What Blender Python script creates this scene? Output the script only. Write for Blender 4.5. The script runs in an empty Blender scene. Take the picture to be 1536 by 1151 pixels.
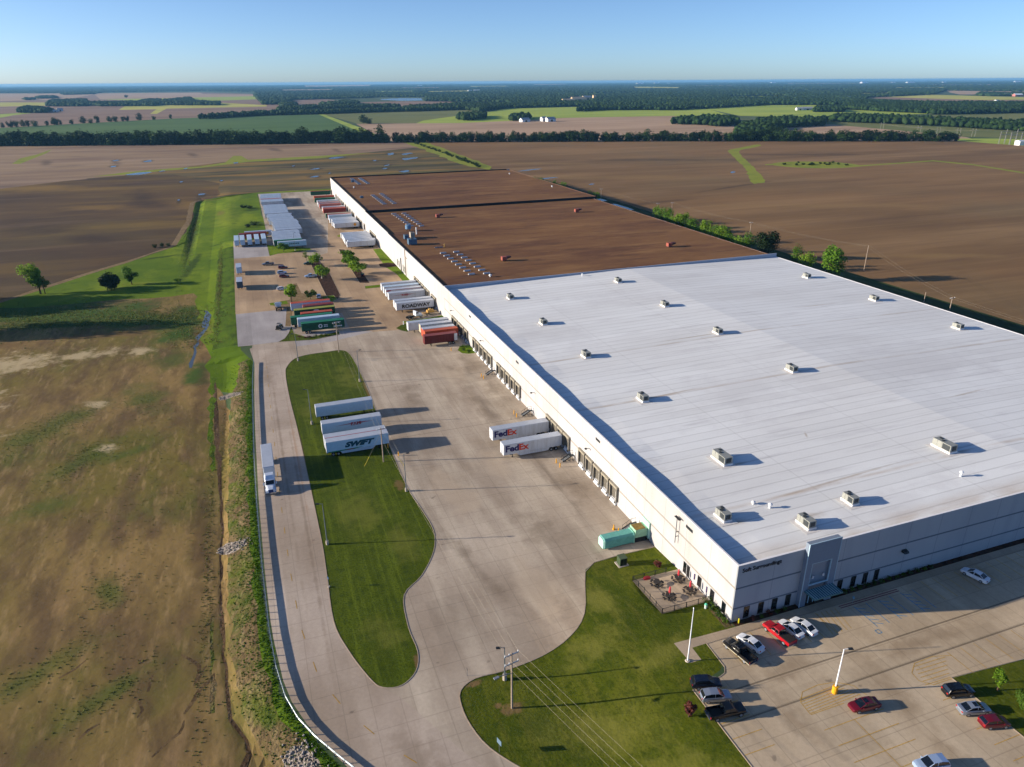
import bpy, bmesh, math, random
import numpy as np
from mathutils import Vector, Matrix, geometry
PI = math.pi
SC = bpy.context.scene
COL = SC.collection
RND = random.Random(7)

# ------------------------------------------------------------------ camera model (metres, x along the front wall, y along the dock wall)
F, PITCH, ROLL, PHI = 1072.801, 0.399786591, -0.00602288479, 0.347607725
CAM = Vector((-68.868, -79.363, 88.0))
cp, sp = math.cos(PITCH), math.sin(PITCH)
fw = Vector((0, cp, -sp)); rt = Vector((1, 0, 0)); up = rt.cross(fw)
rr = rt * math.cos(ROLL) + up * math.sin(ROLL)
uu = -rt * math.sin(ROLL) + up * math.cos(ROLL)
RZ = Matrix.Rotation(-PHI, 3, 'Z')
CR, CU, CF = RZ @ rr, RZ @ uu, RZ @ fw

def smooth(a, b, x):
    t = min(1.0, max(0.0, (x - a) / (b - a)))
    return t * t * (3 - 2 * t)

RAIL = [(-79.6, 700), (-79.6, 367), (-79.0, 190), (-79, 184), (-75.5, 181), (-74.2, 164), (-75, 140), (-75.6, 113), (-76, 73), (-75.8, 44),
        (-75.4, 27), (-74, 12), (-70.8, 2.9), (-67, -4.5), (-61, -12.5), (-53, -22), (-42, -35), (-30, -50), (-18, -65)]
def rail_x(y):
    if y >= RAIL[0][1]: return RAIL[0][0]
    for (x0, y0), (x1, y1) in zip(RAIL, RAIL[1:]):
        if y <= y0 and y >= y1:
            return x0 + (x1 - x0) * ((y0 - y) / (y0 - y1 + 1e-9))
    return RAIL[-1][0]

LOT = 1.27
def elev(x, y):
    z = 0.0
    if x > -40 and y < 26:
        z += LOT * smooth(-34, -15, x) * (1 - smooth(9, 24, y))
    if x < -20 and y < 700:
        d = rail_x(y) - x - 0.5
        if d > 0:
            k = smooth(0, 9, d) if y < 175 else smooth(-.5, 15, d)
            dr = (2.0 - .5 * smooth(150, 200, y)) * k * (1 - smooth(560, 700, y)) * (1 - smooth(130, 330, d))
            # shallow drainage channel
            if y < 175:
                c = rail_x(min(y, 160)) - 7.5 - x
                dr += .3 * math.exp(-((c / .9) ** 2)) * (1 - smooth(120, 158, y)) if abs(c) < 4 else 0
            else:
                c = -104 - x
                dr += 1.0 * math.exp(-((c / 2.3) ** 2)) * (1 - smooth(560, 600, y)) * smooth(300, 420, y) if abs(c) < 9 else 0
            z -= dr
    return z

def ray(px, py):
    return (px - 768) / F * CR - (py - 575.5) / F * CU + CF
def atz(px, py, z=0.0):
    d = ray(px, py)
    return CAM + d * ((z - CAM.z) / d.z)
def P(px, py, dz=0.0):
    p = atz(px, py, dz)
    if p.length < 900:
        for _ in range(6):
            p = atz(px, py, elev(p.x, p.y) + dz)
    return p

# ------------------------------------------------------------------ materials
MATS = {}
def nt(name):
    m = bpy.data.materials.new(name); m.use_nodes = True
    t = m.node_tree; b = t.nodes['Principled BSDF']
    return m, t, b
def N(t, typ, **kw):
    n = t.nodes.new(typ)
    for k, v in kw.items():
        if k.startswith('i_'):
            n.inputs[k[2:].replace('_', ' ')].default_value = v
        else: setattr(n, k, v)
    return n
def L(t, a, b): t.links.new(a, b)
def rgb(c): return (c[0], c[1], c[2], 1)
TK = [1, 1, 1]
TINTS = {'yard_concrete': (1.28, 1.34, 1.4), 'road_concrete': (1.23, 1.28, 1.35), 'old_yard_concrete': (1.1, 1.12, 1.15), 'grey_pad': (1.1, 1.12, 1.14), 'lot_concrete': (1.15, 1.23, 1.28), 'lawn': (1.2, 1.12, .9), 'island_lawn': (1.15, 1.08, .9),
         'mud_field': (1.36, 1.34, 1.26), 'wet_mud': (1.3, 1.3, 1.2), 'weedy_bank': (.78, .88, .84), 'plowed_field': (1.36, 1.32, 1.18), 'dark_plowed_field': (1.25, 1.2, 1.1), 'wet_field': (1.2, 1.15, 1.1), 'pale_field': (1.25, 1.2, 1.1), 'meadow_grass': (1.15, .96, .8),
         'green_crop': (1.2, 1.25, 1.1), 'olive_crop': (1.2, 1.2, 1.0), 'tan_stubble': (1.2, 1.2, 1.1), 'mauve_soil': (1.2, 1.15, 1.1), 'yellow_crop': (1.7, 1.65, 1.05), 'light_green_meadow': (1.6, 1.55, 1.0), 'brown_ballast': (1.36, 1.36, 1.25), 'patch': (1.1, 1.15, 1.05)}
def hexc(h):
    h = h.lstrip('#'); r = []
    for i in (0, 2, 4):
        v = int(h[i:i+2], 16) / 255
        r.append(v / 12.92 if v <= .04045 else ((v + .055) / 1.055) ** 2.4)
    return (min(1, r[0] * .98 * TK[0]), min(1, r[1] * 1.02 * TK[1]), min(1, r[2] * 1.1 * TK[2]))
def plain(name, c, rough=0.6, metal=0.0, var=0.0, spec=0.3, scale=2.0):
    if name in MATS: return MATS[name]
    m, t, b = nt(name)
    if isinstance(c, str): c = hexc(c)
    b.inputs['Roughness'].default_value = rough; b.inputs['Metallic'].default_value = metal
    b.inputs['Specular IOR Level'].default_value = spec
    if var:
        g = N(t, 'ShaderNodeTexCoord'); n = N(t, 'ShaderNodeTexNoise'); n.inputs['Scale'].default_value = scale
        n.inputs['Detail'].default_value = 5
        L(t, g.outputs['Object'], n.inputs['Vector'])
        r = N(t, 'ShaderNodeValToRGB'); r.color_ramp.elements[0].position = .3; r.color_ramp.elements[1].position = .7
        r.color_ramp.elements[0].color = rgb([v * (1 - var) for v in c]); r.color_ramp.elements[1].color = rgb([min(1, v * (1 + var)) for v in c])
        L(t, n.outputs['Fac'], r.inputs['Fac']); L(t, r.outputs['Color'], b.inputs['Base Color'])
    else: b.inputs['Base Color'].default_value = rgb(c)
    MATS[name] = m
    return m
def noise_fac(t, vec, scale, detail=6, lo=.4, hi=.6, rough=.55):
    n = N(t, 'ShaderNodeTexNoise'); n.inputs['Scale'].default_value = scale; n.inputs['Detail'].default_value = detail
    n.inputs['Roughness'].default_value = rough
    L(t, vec, n.inputs['Vector'])
    r = N(t, 'ShaderNodeMapRange'); r.inputs['From Min'].default_value = lo; r.inputs['From Max'].default_value = hi
    L(t, n.outputs['Fac'], r.inputs['Value'])
    return r.outputs['Result']
def mixc(t, fac, a, b, typ='MIX'):
    m = N(t, 'ShaderNodeMix', data_type='RGBA', blend_type=typ)
    if isinstance(fac, (int, float)): m.inputs[0].default_value = fac
    else: L(t, fac, m.inputs[0])
    for i, v in ((6, a), (7, b)):
        if isinstance(v, tuple): m.inputs[i].default_value = rgb(v)
        else: L(t, v, m.inputs[i])
    return m.outputs[2]
def pos_vec(t, rot=0, sc=(1, 1, 1)):
    g = N(t, 'ShaderNodeNewGeometry'); m = N(t, 'ShaderNodeMapping', vector_type='POINT')
    m.inputs['Rotation'].default_value = (0, 0, rot); m.inputs['Scale'].default_value = sc
    L(t, g.outputs['Position'], m.inputs['Vector'])
    return m.outputs['Vector']
def blob_mask(t, blobs, wob=.55, nscale=.09, soft=.35):
    """soft patches: blobs = (x, y, rx, ry, rotation in degrees), edge broken up by noise"""
    out = None; g = N(t, 'ShaderNodeNewGeometry')
    for (x, y, rx, ry, ro) in blobs:
        a = N(t, 'ShaderNodeVectorMath', operation='SUBTRACT'); L(t, g.outputs['Position'], a.inputs[0]); a.inputs[1].default_value = (x, y, 0)
        m = N(t, 'ShaderNodeMapping', vector_type='TEXTURE'); m.inputs['Rotation'].default_value = (0, 0, math.radians(ro)); m.inputs['Scale'].default_value = (rx, ry, 1e4)
        L(t, a.outputs[0], m.inputs['Vector']); l = N(t, 'ShaderNodeVectorMath', operation='LENGTH'); L(t, m.outputs[0], l.inputs[0])
        v = math_(t, 'SUBTRACT', 1, l.outputs['Value']); out = v if out is None else math_(t, 'MAXIMUM', out, v)
    n = N(t, 'ShaderNodeTexNoise'); n.inputs['Scale'].default_value = nscale; n.inputs['Detail'].default_value = 9; n.inputs['Roughness'].default_value = .68; L(t, pos_vec(t), n.inputs['Vector'])
    out = math_(t, 'ADD', out, math_(t, 'MULTIPLY', math_(t, 'SUBTRACT', n.outputs['Fac'], .5), wob * 5))
    r = N(t, 'ShaderNodeMapRange', interpolation_type='SMOOTHSTEP'); r.inputs['From Min'].default_value = -.05; r.inputs['From Max'].default_value = soft * 2; L(t, out, r.inputs['Value'])
    return r.outputs[0]
def math_(t, op, a, b=None, c=None):
    m = N(t, 'ShaderNodeMath', operation=op)
    for i, v in enumerate((a, b, c)):
        if v is None: continue
        if isinstance(v, (int, float)): m.inputs[i].default_value = v
        else: L(t, v, m.inputs[i])
    return m.outputs[0]
def ground_mat(name, layers, base, rough=.95, bump=0, bscale=1.0, bdist=.3, spec=.1):
    """layers: (colour, scale, lo, hi, rot, (sx,sy)[, blend strength])"""
    if name in MATS: return MATS[name]
    TK[:] = TINTS.get(name, (1, 1, 1))
    m, t, b = nt(name); b.inputs['Roughness'].default_value = rough; b.inputs['Specular IOR Level'].default_value = spec
    col = hexc(base) if isinstance(base, str) else base
    for k, l in enumerate(layers):
        c, sc, lo, hi, rot, s2 = l[:6]; st = l[6] if len(l) > 6 else 1
        v = pos_vec(t, rot, (s2[0], s2[1], 1))
        w = N(t, 'ShaderNodeVectorMath', operation='ADD'); w.inputs[1].default_value = (k * 37.1, k * 11.3, 0); L(t, v, w.inputs[0])
        f = noise_fac(t, w.outputs[0], sc, 8, lo, hi, .6)
        if st != 1: f = math_(t, 'MULTIPLY', f, st)
        col = mixc(t, f, col, hexc(c) if isinstance(c, str) else c)
    L(t, col, b.inputs['Base Color']); TK[:] = (1, 1, 1)
    if bump:
        bn = N(t, 'ShaderNodeBump'); bn.inputs['Strength'].default_value = bump; bn.inputs['Distance'].default_value = bdist
        n = N(t, 'ShaderNodeTexNoise'); n.inputs['Scale'].default_value = bscale; n.inputs['Detail'].default_value = 7
        L(t, pos_vec(t), n.inputs['Vector']); L(t, n.outputs['Fac'], bn.inputs['Height']); L(t, bn.outputs['Normal'], b.inputs['Normal'])
    MATS[name] = m
    return m
def line_mask(t, coord, period, width, offset=0):
    """1 on thin lines every <period> metres along a coordinate"""
    a = math_(t, 'ADD', coord, offset + 1000 * period)
    f = math_(t, 'FRACT', math_(t, 'DIVIDE', a, period))
    d = math_(t, 'ABSOLUTE', math_(t, 'SUBTRACT', f, .5))
    return math_(t, 'GREATER_THAN', d, .5 - width / period / 2)
def concrete_mat(name, base, dark, light, px=4.6, py=4.6, jdark=.78, jw=.16, joints=(), streak=0.35, ox=0, oy=0):
    if name in MATS: return MATS[name]
    TK[:] = TINTS.get(name, (1, 1, 1))
    m, t, b = nt(name); b.inputs['Roughness'].default_value = .9; b.inputs['Specular IOR Level'].default_value = .15
    g = N(t, 'ShaderNodeNewGeometry'); s = N(t, 'ShaderNodeSeparateXYZ'); L(t, g.outputs['Position'], s.inputs[0])
    v = pos_vec(t)
    col = mixc(t, noise_fac(t, v, .035, 6, .38, .62), hexc(base), hexc(dark))
    col = mixc(t, math_(t, 'MULTIPLY', noise_fac(t, pos_vec(t, .15, (1, .22, 1)), .16, 8, .45, .75), streak), col, hexc(light))
    col = mixc(t, math_(t, 'MULTIPLY', noise_fac(t, pos_vec(t, -.1, (1, .1, 1)), .45, 8, .52, .72), streak * .8), col, hexc(dark))
    # slab to slab variation
    wn = N(t, 'ShaderNodeTexWhiteNoise', noise_dimensions='2D')
    cx = N(t, 'ShaderNodeCombineXYZ')
    L(t, math_(t, 'FLOOR', math_(t, 'DIVIDE', math_(t, 'ADD', s.outputs[0], px / 2 + ox), px * 2)), cx.inputs[0])
    L(t, math_(t, 'FLOOR', math_(t, 'DIVIDE', math_(t, 'ADD', s.outputs[1], py / 2 + oy), py * 3)), cx.inputs[1])
    L(t, cx.outputs[0], wn.inputs['Vector'])
    k = math_(t, 'MULTIPLY_ADD', wn.outputs['Value'], .16, .92)
    fine = noise_fac(t, v, 1.6, 8, .3, .7)
    k = math_(t, 'MULTIPLY', k, math_(t, 'MULTIPLY_ADD', fine, .12, .94))
    jl = math_(t, 'MAXIMUM', line_mask(t, s.outputs[0], px, jw, ox), line_mask(t, s.outputs[1], py, jw, oy))
    k = math_(t, 'MULTIPLY', k, math_(t, 'SUBTRACT', 1, math_(t, 'MULTIPLY', jl, 1 - jdark)))
    for (axis, val, wd, dk) in joints:
        dd = math_(t, 'LESS_THAN', math_(t, 'ABSOLUTE', math_(t, 'SUBTRACT', s.outputs[axis], val)), wd / 2)
        k = math_(t, 'MULTIPLY', k, math_(t, 'SUBTRACT', 1, math_(t, 'MULTIPLY', dd, dk)))
    kk = N(t, 'ShaderNodeVectorMath', operation='SCALE'); L(t, col, kk.inputs[0]); L(t, k, kk.inputs['Scale'])
    # isolated oil stains
    TK[:] = (1, 1, 1); st = noise_fac(t, v, .33, 3, .70, .76)
    col = mixc(t, math_(t, 'MULTIPLY', st, .45), kk.outputs[0], hexc('#4a4038'))
    L(t, col, b.inputs['Base Color'])
    MATS[name] = m
    return m
def leaf_mat(name, c1, c2, trans=.35, sc=.35):
    if name in MATS: return MATS[name]
    m, t, b = nt(name)
    g = N(t, 'ShaderNodeNewGeometry')
    oi = N(t, 'ShaderNodeObjectInfo')
    n = N(t, 'ShaderNodeTexNoise'); n.inputs['Scale'].default_value = sc; n.inputs['Detail'].default_value = 4
    L(t, g.outputs['Position'], n.inputs['Vector'])
    f = math_(t, 'ADD', math_(t, 'MULTIPLY', oi.outputs['Random'], .35), math_(t, 'MULTIPLY', n.outputs['Fac'], .75))
    r = N(t, 'ShaderNodeMapRange'); r.inputs['From Min'].default_value = .3; r.inputs['From Max'].default_value = .8
    L(t, f, r.inputs['Value'])
    col = mixc(t, r.outputs[0], hexc(c1), hexc(c2))
    L(t, col, b.inputs['Base Color']); b.inputs['Roughness'].default_value = .7; b.inputs['Specular IOR Level'].default_value = .15
    tr = N(t, 'ShaderNodeBsdfTranslucent'); L(t, col, tr.inputs['Color'])
    mx = N(t, 'ShaderNodeMixShader'); mx.inputs[0].default_value = trans
    L(t, b.outputs[0], mx.inputs[1]); L(t, tr.outputs[0], mx.inputs[2])
    L(t, mx.outputs[0], t.nodes['Material Output'].inputs['Surface'])
    MATS[name] = m
    return m

# ------------------------------------------------------------------ mesh helpers
class MB:
    def __init__(s): s.v = []; s.f = []; s.mi = []
    def face(s, pts, mi=0):
        n = len(s.v); s.v += [tuple(p) for p in pts]; s.f.append(tuple(range(n, n + len(pts)))); s.mi.append(mi)
    def hexa(s, p, mi=0):
        """8 points: bottom ring 0-3, top ring 4-7"""
        n = len(s.v); s.v += [tuple(q) for q in p]
        for f in ((3, 2, 1, 0), (4, 5, 6, 7), (0, 1, 5, 4), (1, 2, 6, 5), (2, 3, 7, 6), (3, 0, 4, 7)):
            s.f.append(tuple(n + i for i in f)); s.mi.append(mi)
        return s
    def box(s, x0, x1, y0, y1, z0, z1, mi=0):
        return s.hexa([(x0, y0, z0), (x1, y0, z0), (x1, y1, z0), (x0, y1, z0), (x0, y0, z1), (x1, y0, z1), (x1, y1, z1), (x0, y1, z1)], mi)
    def bar(s, a, b, w, h=None, mi=0):
        a, b = Vector(a), Vector(b); h = h or w; d = (b - a).normalized()
        u = Vector((0, 0, 1)).cross(d)
        if u.length < 1e-3: u = Vector((1, 0, 0))
        u.normalize(); v = d.cross(u)
        u *= w / 2; v *= h / 2
        return s.hexa([a - u - v, a + u - v, a + u + v, a - u + v, b - u - v, b + u - v, b + u + v, b - u + v], mi)
    def tube(s, pts, rad, n=8, mi=0, cap=True):
        pts = [Vector(p) for p in pts]
        if isinstance(rad, (int, float)): rad = [rad] * len(pts)
        base = len(s.v)
        for i, p in enumerate(pts):
            d = (pts[min(i + 1, len(pts) - 1)] - pts[max(i - 1, 0)]).normalized()
            u = d.cross(Vector((0, 0, 1)))
            if u.length < .05: u = d.cross(Vector((0, 1, 0)))
            u.normalize(); v = d.cross(u)
            for k in range(n):
                a = 2 * PI * k / n
                s.v.append(tuple(p + (u * math.cos(a) + v * math.sin(a)) * rad[i]))
        for i in range(len(pts) - 1):
            for k in range(n):
                a, b_ = base + i * n + k, base + i * n + (k + 1) % n
                s.f.append((a, b_, b_ + n, a + n)); s.mi.append(mi)
        if cap:
            s.f.append(tuple(base + k for k in range(n))[::-1]); s.mi.append(mi)
            e = base + (len(pts) - 1) * n
            s.f.append(tuple(e + k for k in range(n))); s.mi.append(mi)
        return s
    def cyl(s, c, axis, r, h, n=12, mi=0):
        c = Vector(c); d = {'x': Vector((1, 0, 0)), 'y': Vector((0, 1, 0)), 'z': Vector((0, 0, 1))}[axis]
        return s.tube([c - d * h / 2, c + d * h / 2], r, n, mi)
    def loft(s, rings, mi=0, cap=True, closed=True):
        base = len(s.v); n = len(rings[0])
        for r in rings: s.v += [tuple(p) for p in r]
        for i in range(len(rings) - 1):
            for k in range(n if closed else n - 1):
                a, b_ = base + i * n + k, base + i * n + (k + 1) % n
                s.f.append((a, b_, b_ + n, a + n)); s.mi.append(mi)
        if cap:
            s.f.append(tuple(base + k for k in range(n))[::-1]); s.mi.append(mi)
            e = base + (len(rings) - 1) * n
            s.f.append(tuple(e + k for k in range(n))); s.mi.append(mi)
        return s
    def leaves(s, c, r, n, size, rnd, clumps=9, mi=0, flat=1.0, sub=.42):
        cx, cy, cz = c; rx, ry, rz = r; cs = []
        for _ in range(clumps):
            while True:
                q = Vector((rnd.uniform(-1, 1), rnd.uniform(-1, 1), rnd.uniform(-1, 1)))
                if q.length < 1: break
            q = q * .68 if q.length < .5 else q.normalized() * rnd.uniform(.45, .72)
            cs.append((q, rnd.uniform(.7, 1.15) * sub))
        for _ in range(n):
            q, cr = rnd.choice(cs)
            d = Vector((rnd.gauss(0, 1), rnd.gauss(0, 1), rnd.gauss(0, 1))).normalized() * cr * rnd.uniform(.55, 1.05)
            p = q + d
            o = Vector((cx + p.x * rx, cy + p.y * ry, cz + p.z * rz))
            nrm = (d.normalized() + Vector((rnd.gauss(0, .5), rnd.gauss(0, .5), rnd.gauss(.25, .5)))).normalized()
            u = nrm.cross(Vector((rnd.gauss(0, 1), rnd.gauss(0, 1), rnd.gauss(0, 1)))).normalized(); v = nrm.cross(u)
            a = size * rnd.uniform(.6, 1.3) / 2; b_ = a * rnd.uniform(.6, 1)
            s.face([o - u * a - v * b_ * .4, o - v * b_ , o + u * a, o + v * b_], mi)
        return s
    def build(s, name, mats, parent=None, smooth_=False):
        me = bpy.data.meshes.new(name); me.from_pydata(s.v, [], s.f)
        if not isinstance(mats, (list, tuple)): mats = [mats]
        for m in mats: me.materials.append(m)
        if len(mats) > 1: me.polygons.foreach_set('material_index', s.mi)
        if smooth_: me.polygons.foreach_set('use_smooth', [True] * len(me.polygons))
        me.update()
        o = bpy.data.objects.new(name, me); COL.objects.link(o)
        if parent: o.parent = parent
        return o
def tag(o, label=None, cat=None, group=None, kind=None):
    if label: o['label'] = label
    if cat: o['category'] = cat
    if group: o['group'] = group
    if kind: o['kind'] = kind
    return o
def thing(name, label, cat, loc=(0, 0, 0), rz=0, group=None):
    o = bpy.data.objects.new(name, None); o.empty_display_size = .5; COL.objects.link(o)
    o.location = loc; o.rotation_euler = (0, 0, rz)
    return tag(o, label, cat, group)
KIDS = {}
def copy_tree(o, parent=None):
    c = o.copy(); COL.objects.link(c)
    if parent: c.parent = parent
    for ch in list(o.children): copy_tree(ch, c)
    return c
def text_mesh(s, size, bold=0.0, depth=.01, shear=0, xs=1.0):
    cu = bpy.data.curves.new('lettering', 'FONT'); cu.body = s; cu.size = size; cu.extrude = depth; cu.offset = bold
    cu.align_x = 'CENTER'; cu.align_y = 'CENTER'; cu.shear = shear; cu.resolution_u = 3; cu.space_character = 1.0
    o = bpy.data.objects.new('lettering_tmp', cu); COL.objects.link(o)
    dg = bpy.context.evaluated_depsgraph_get(); dg.update()
    me = bpy.data.meshes.new_from_object(o.evaluated_get(dg)); bpy.data.objects.remove(o)
    if xs != 1:
        for v in me.vertices: v.co.x *= xs
    return me
def add_text(s, size, mat, parent, wpos, rotz, bold=0, face='south', xs=1.0, shear=0, name='lettering'):
    """text on a side that faces south (-y world); wpos = offset from the parent in WORLD axes"""
    me = text_mesh(s, size, bold, xs=xs, shear=shear); me.materials.clear(); me.materials.append(mat)
    o = bpy.data.objects.new(name, me); COL.objects.link(o); o.parent = parent
    R = Matrix.Rotation(-rotz, 4, 'Z')
    w = {'south': 0, 'east': PI / 2, 'west': -PI / 2}[face]
    o.matrix_local = Matrix.Translation(R.to_3x3() @ Vector(wpos)) @ R @ Matrix.Rotation(w, 4, 'Z') @ Matrix.Rotation(PI / 2, 4, 'X')
    return o
# ------------------------------------------------------------------ ground materials
yard_j = [(0, -26, .3, .3), (0, -52, .25, .3)]
M_YARD = concrete_mat('yard_concrete', '#9d8c78', '#857461', '#b9a890', 4.6, 4.6, .84, .17, [(1, 129, .25, .3), (1, 92, .25, .25), (1, 56, .2, .2)], .7)
M_ROAD = concrete_mat('road_concrete', '#a59380', '#8f7d69', '#b9a791', 4.3, 4.6, .85, .16, [], .45, ox=1.2)
M_OLDYARD = concrete_mat('old_yard_concrete', '#a98d6c', '#8f765b', '#bfa37f', 6, 6, .84, .2, [], .5)
M_GREYPAD = concrete_mat('grey_pad', '#a39a94', '#8d857f', '#b7aea6', 3.6, 9, .93, .2, [], .5)
M_LOT = concrete_mat('lot_concrete', '#b59d80', '#9c866b', '#c9b294', 4.4, 4.4, .82, .16, [(1, -12.7, .3, .55), (1, -17.85, .3, .55), (1, -27.3, .15, .2)], .5)
M_WALK = concrete_mat('walk_concrete', '#ad9a82', '#9a886f', '#bba88e', 1.5, 1.5, .85, .07, [], .3)
M_LAWN = ground_mat('lawn', [('#3b480c', .05, .42, .6, 0, (1, 1)), ('#5b5f20', .09, .5, .68, .4, (1, .5), .7), ('#69662e', .5, .52, .75, .6, (1, .12), .55), ('#2c3c0a', .7, .48, .7, 0, (1, 1), .8), ('#6f7228', 1.4, .55, .75, .6, (1, .2), .5), ('#27340a', 2.6, .52, .68, 0, (1, 1), .7)], '#4b5511', bump=.35, bscale=2.2, bdist=.2)
M_LAWN2 = ground_mat('island_lawn', [('#39470a', .06, .42, .6, 0, (1, 1)), ('#4b5a12', .35, .45, .7, 0, (1, .12), .6), ('#2b3c0a', .5, .48, .68, 0, (1, 1), .85), ('#5d6c1c', 1.1, .5, .66, 0, (1, .03), .55), ('#24320a', 2.6, .5, .66, 0, (1, 1), .75)], '#465410', bump=.3, bscale=2.5, bdist=.15)
M_GRASS = ground_mat('meadow_grass', [('#4a6a10', .02, .4, .6, 0, (1, 1)), ('#7b9424', .05, .5, .66, .3, (1, .4), .6), ('#3d5a12', .15, .52, .72, 0, (1, 1), .7)], '#5d7a12', bump=.3, bscale=.9, bdist=.4)
M_BANK = ground_mat('bank_grass', [('#5d7416', .12, .45, .62, 0, (1, .3), .7), ('#33470c', .25, .46, .64, 0, (1, .6), .9), ('#5c5a22', .5, .55, .7, 0, (1, .5), .6)], '#486010', bump=.6, bscale=1.6, bdist=.4)
M_WEEDS = ground_mat('weedy_bank', [('#5a5c22', .14, .45, .6, .2, (1, 1)), ('#8d7452', .35, .5, .68, .9, (1, .35), .8), ('#3f4d14', .22, .52, .66, 0, (1, 1), .85), ('#a08a66', .8, .56, .74, .9, (1, .2), .6)], '#6d563c', bump=.8, bscale=1.2, bdist=.5)
M_MUD = ground_mat('mud_field', [('#5f5626', .018, .44, .60, .5, (1, .7), .8), ('#7f6840', .03, .5, .66, .3, (1, .5), .8), ('#424a1a', .03, .54, .66, .6, (1, .6), .75),
                                 ('#4a3a28', .22, .5, .64, .8, (1, .3), .5), ('#8c7550', .7, .54, .7, .8, (1, .22), .6), ('#54432f', .11, .5, .66, .9, (1, .4), .8), ('#8a7050', .3, .56, .74, 1.0, (1, .25), .55), ('#3f3320', .5, .58, .74, .7, (1, .35), .5)], '#6f5c38', bump=.45, bscale=.35, bdist=.35)
def patch(matname, layers):
    """lay soft-edged patches over an existing ground material"""
    t = MATS[matname].node_tree; b = t.nodes['Principled BSDF']; src = b.inputs['Base Color'].links[0].from_socket
    TK[:] = TINTS['patch'] if matname == 'mud_field' else (1, 1, 1)
    for c, blobs, wob, nsc, soft, st in layers:
        f = blob_mask(t, blobs, wob, nsc, soft); f = math_(t, 'MULTIPLY', f, st); src = mixc(t, f, src, hexc(c))
    L(t, src, b.inputs['Base Color']); TK[:] = (1, 1, 1)
patch('mud_field', [('#4b5522', [(-128, 140, 24, 9, 55), (-118, 112, 17, 7, 60), (-100, 184, 12, 6, 80), (-107, 150, 8, 16, 20), (-108, 112, 13, 4, 35), (-104, 52, 4, 9, 10), (-112, 33, 12, 4, 40), (-100, 24, 10, 3, 35), (-124, 90, 14, 5, 20)], .5, .12, .5, .75),
    ('#35501a', [(-150, 258, 60, 26, -20), (-118, 238, 30, 12, -12), (-100, 225, 12, 30, 0), (-92, 165, 5, 12, 0)], .45, .07, .3, .9),
    ('#6b5236', [(-128, 221, 26, 5, -8), (-165, 222, 22, 6, -8), (-92, 205, 4, 20, 5)], .4, .15, .4, .8),
    ('#b39c7c', [(-130, 199, 14, 6, 0), (-155, 198, 20, 14, 0), (-160, 160, 14, 20, 0), (-112, 196, 6, 6, 0), (-120, 150, 4, 5, 40), (-113, 118, 3, 4, 30), (-152, 130, 12, 14, 0)], .8, .2, .5, .85),
    ('#4a3728', [(-88, 70, 3.5, 40, 2), (-90, 150, 4, 40, 0), (-93, 195, 4, 26, 8)], .5, .15, .5, .6),
    ('#2b3f14', [(-150, 243, 50, 5, -14), (-112, 236, 22, 3, -12)], .6, .3, .3, .8)])
M_PALE = ground_mat('dry_field', [('#a89272', .05, .47, .6, 0, (.6, 1.3), .85), ('#5a5424', .035, .48, .62, .2, (.6, 1.2), .8), ('#4b5420', .08, .54, .66, 0, (.7, 1), .7), ('#7c6046', .15, .5, .7, 0, (.6, 1.3), .6)], '#86704c', bump=.35, bscale=.5, bdist=.5)
M_GREENMUD = ground_mat('overgrown_field', [('#6b5a3c', .04, .47, .6, .2, (.6, 1.2), .85), ('#30480f', .07, .5, .64, 0, (.6, 1), .85), ('#6d6a38', .2, .52, .7, 0, (.7, 1), .6)], '#50601a', bump=.4, bscale=.7, bdist=.6)
M_DITCH = ground_mat('wet_mud', [('#3a2c20', .2, .45, .6, 0, (1, .3)), ('#7d6850', .5, .55, .7, 0, (1, .3), .6)], '#54412f', bump=.6, bscale=1.5, bdist=.3)
M_RIP = ground_mat('rubble_rock', [('#a89e94', 1.6, .45, .56, 0, (1, 1)), ('#5f5348', 2.5, .5, .62, 0, (1, 1))], '#877b6e', bump=1, bscale=3.5, bdist=.6)
M_WATER = plain('puddle_water', '#4a4f50', .22, 0, spec=.5)
M_FIELD_R = ground_mat('plowed_field', [('#5e4a34', .0035, .42, .58, .5, (.6, 1.6)), ('#7d6549', .012, .48, .66, -.33, (.25, 1.8), .75), ('#655640', .004, .5, .64, .2, (1, 1), .6),
                                        ('#4e3b30', .05, .52, .74, -.33, (.1, 1.7), .5), ('#8a7050', .16, .5, .8, -.33, (.05, 1.6), .35)], '#70573c', bump=.35, bscale=.4, bdist=.3)
M_FIELD_L = ground_mat('dark_plowed_field', [('#43352a', .006, .42, .58, .3, (.6, 1.5)), ('#76602f', .009, .5, .64, .1, (.3, 1.6), .65), ('#554a30', .004, .5, .62, .9, (1, 1), .6),
                                             ('#7c6853', .03, .56, .76, .2, (.12, 1.6), .4)], '#57452f', bump=.35, bscale=.4, bdist=.3)
M_FIELD_M = ground_mat('wet_field', [('#43402c', .01, .42, .56, .3, (.45, 2.2)), ('#866a38', .012, .5, .62, .1, (.35, 2.4), .8), ('#5d5a34', .01, .5, .62, .2, (.4, 2), .6), ('#756350', .02, .56, .7, .1, (.3, 2), .5)], '#5f5338', bump=.3, bscale=.4, bdist=.3)
M_FIELD_P = ground_mat('pale_field', [('#6b584c', .006, .46, .62, .3, (.4, 1.8)), ('#93806e', .02, .5, .7, .1, (.2, 1.8), .6), ('#55473f', .012, .58, .68, 1.3, (.5, 2), .6)], '#84705a')
def far_field(name, base, dark, light):
    return ground_mat(name, [(dark, .004, .44, .6, .3, (.5, 1.4), .7), (light, .012, .5, .7, .2, (.2, 1.5), .5)], base)
M_FG = far_field('green_crop', '#4a6035', '#3c5430', '#566a38')
M_FO = far_field('olive_crop', '#686a42', '#57603c', '#78744a')
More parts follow.
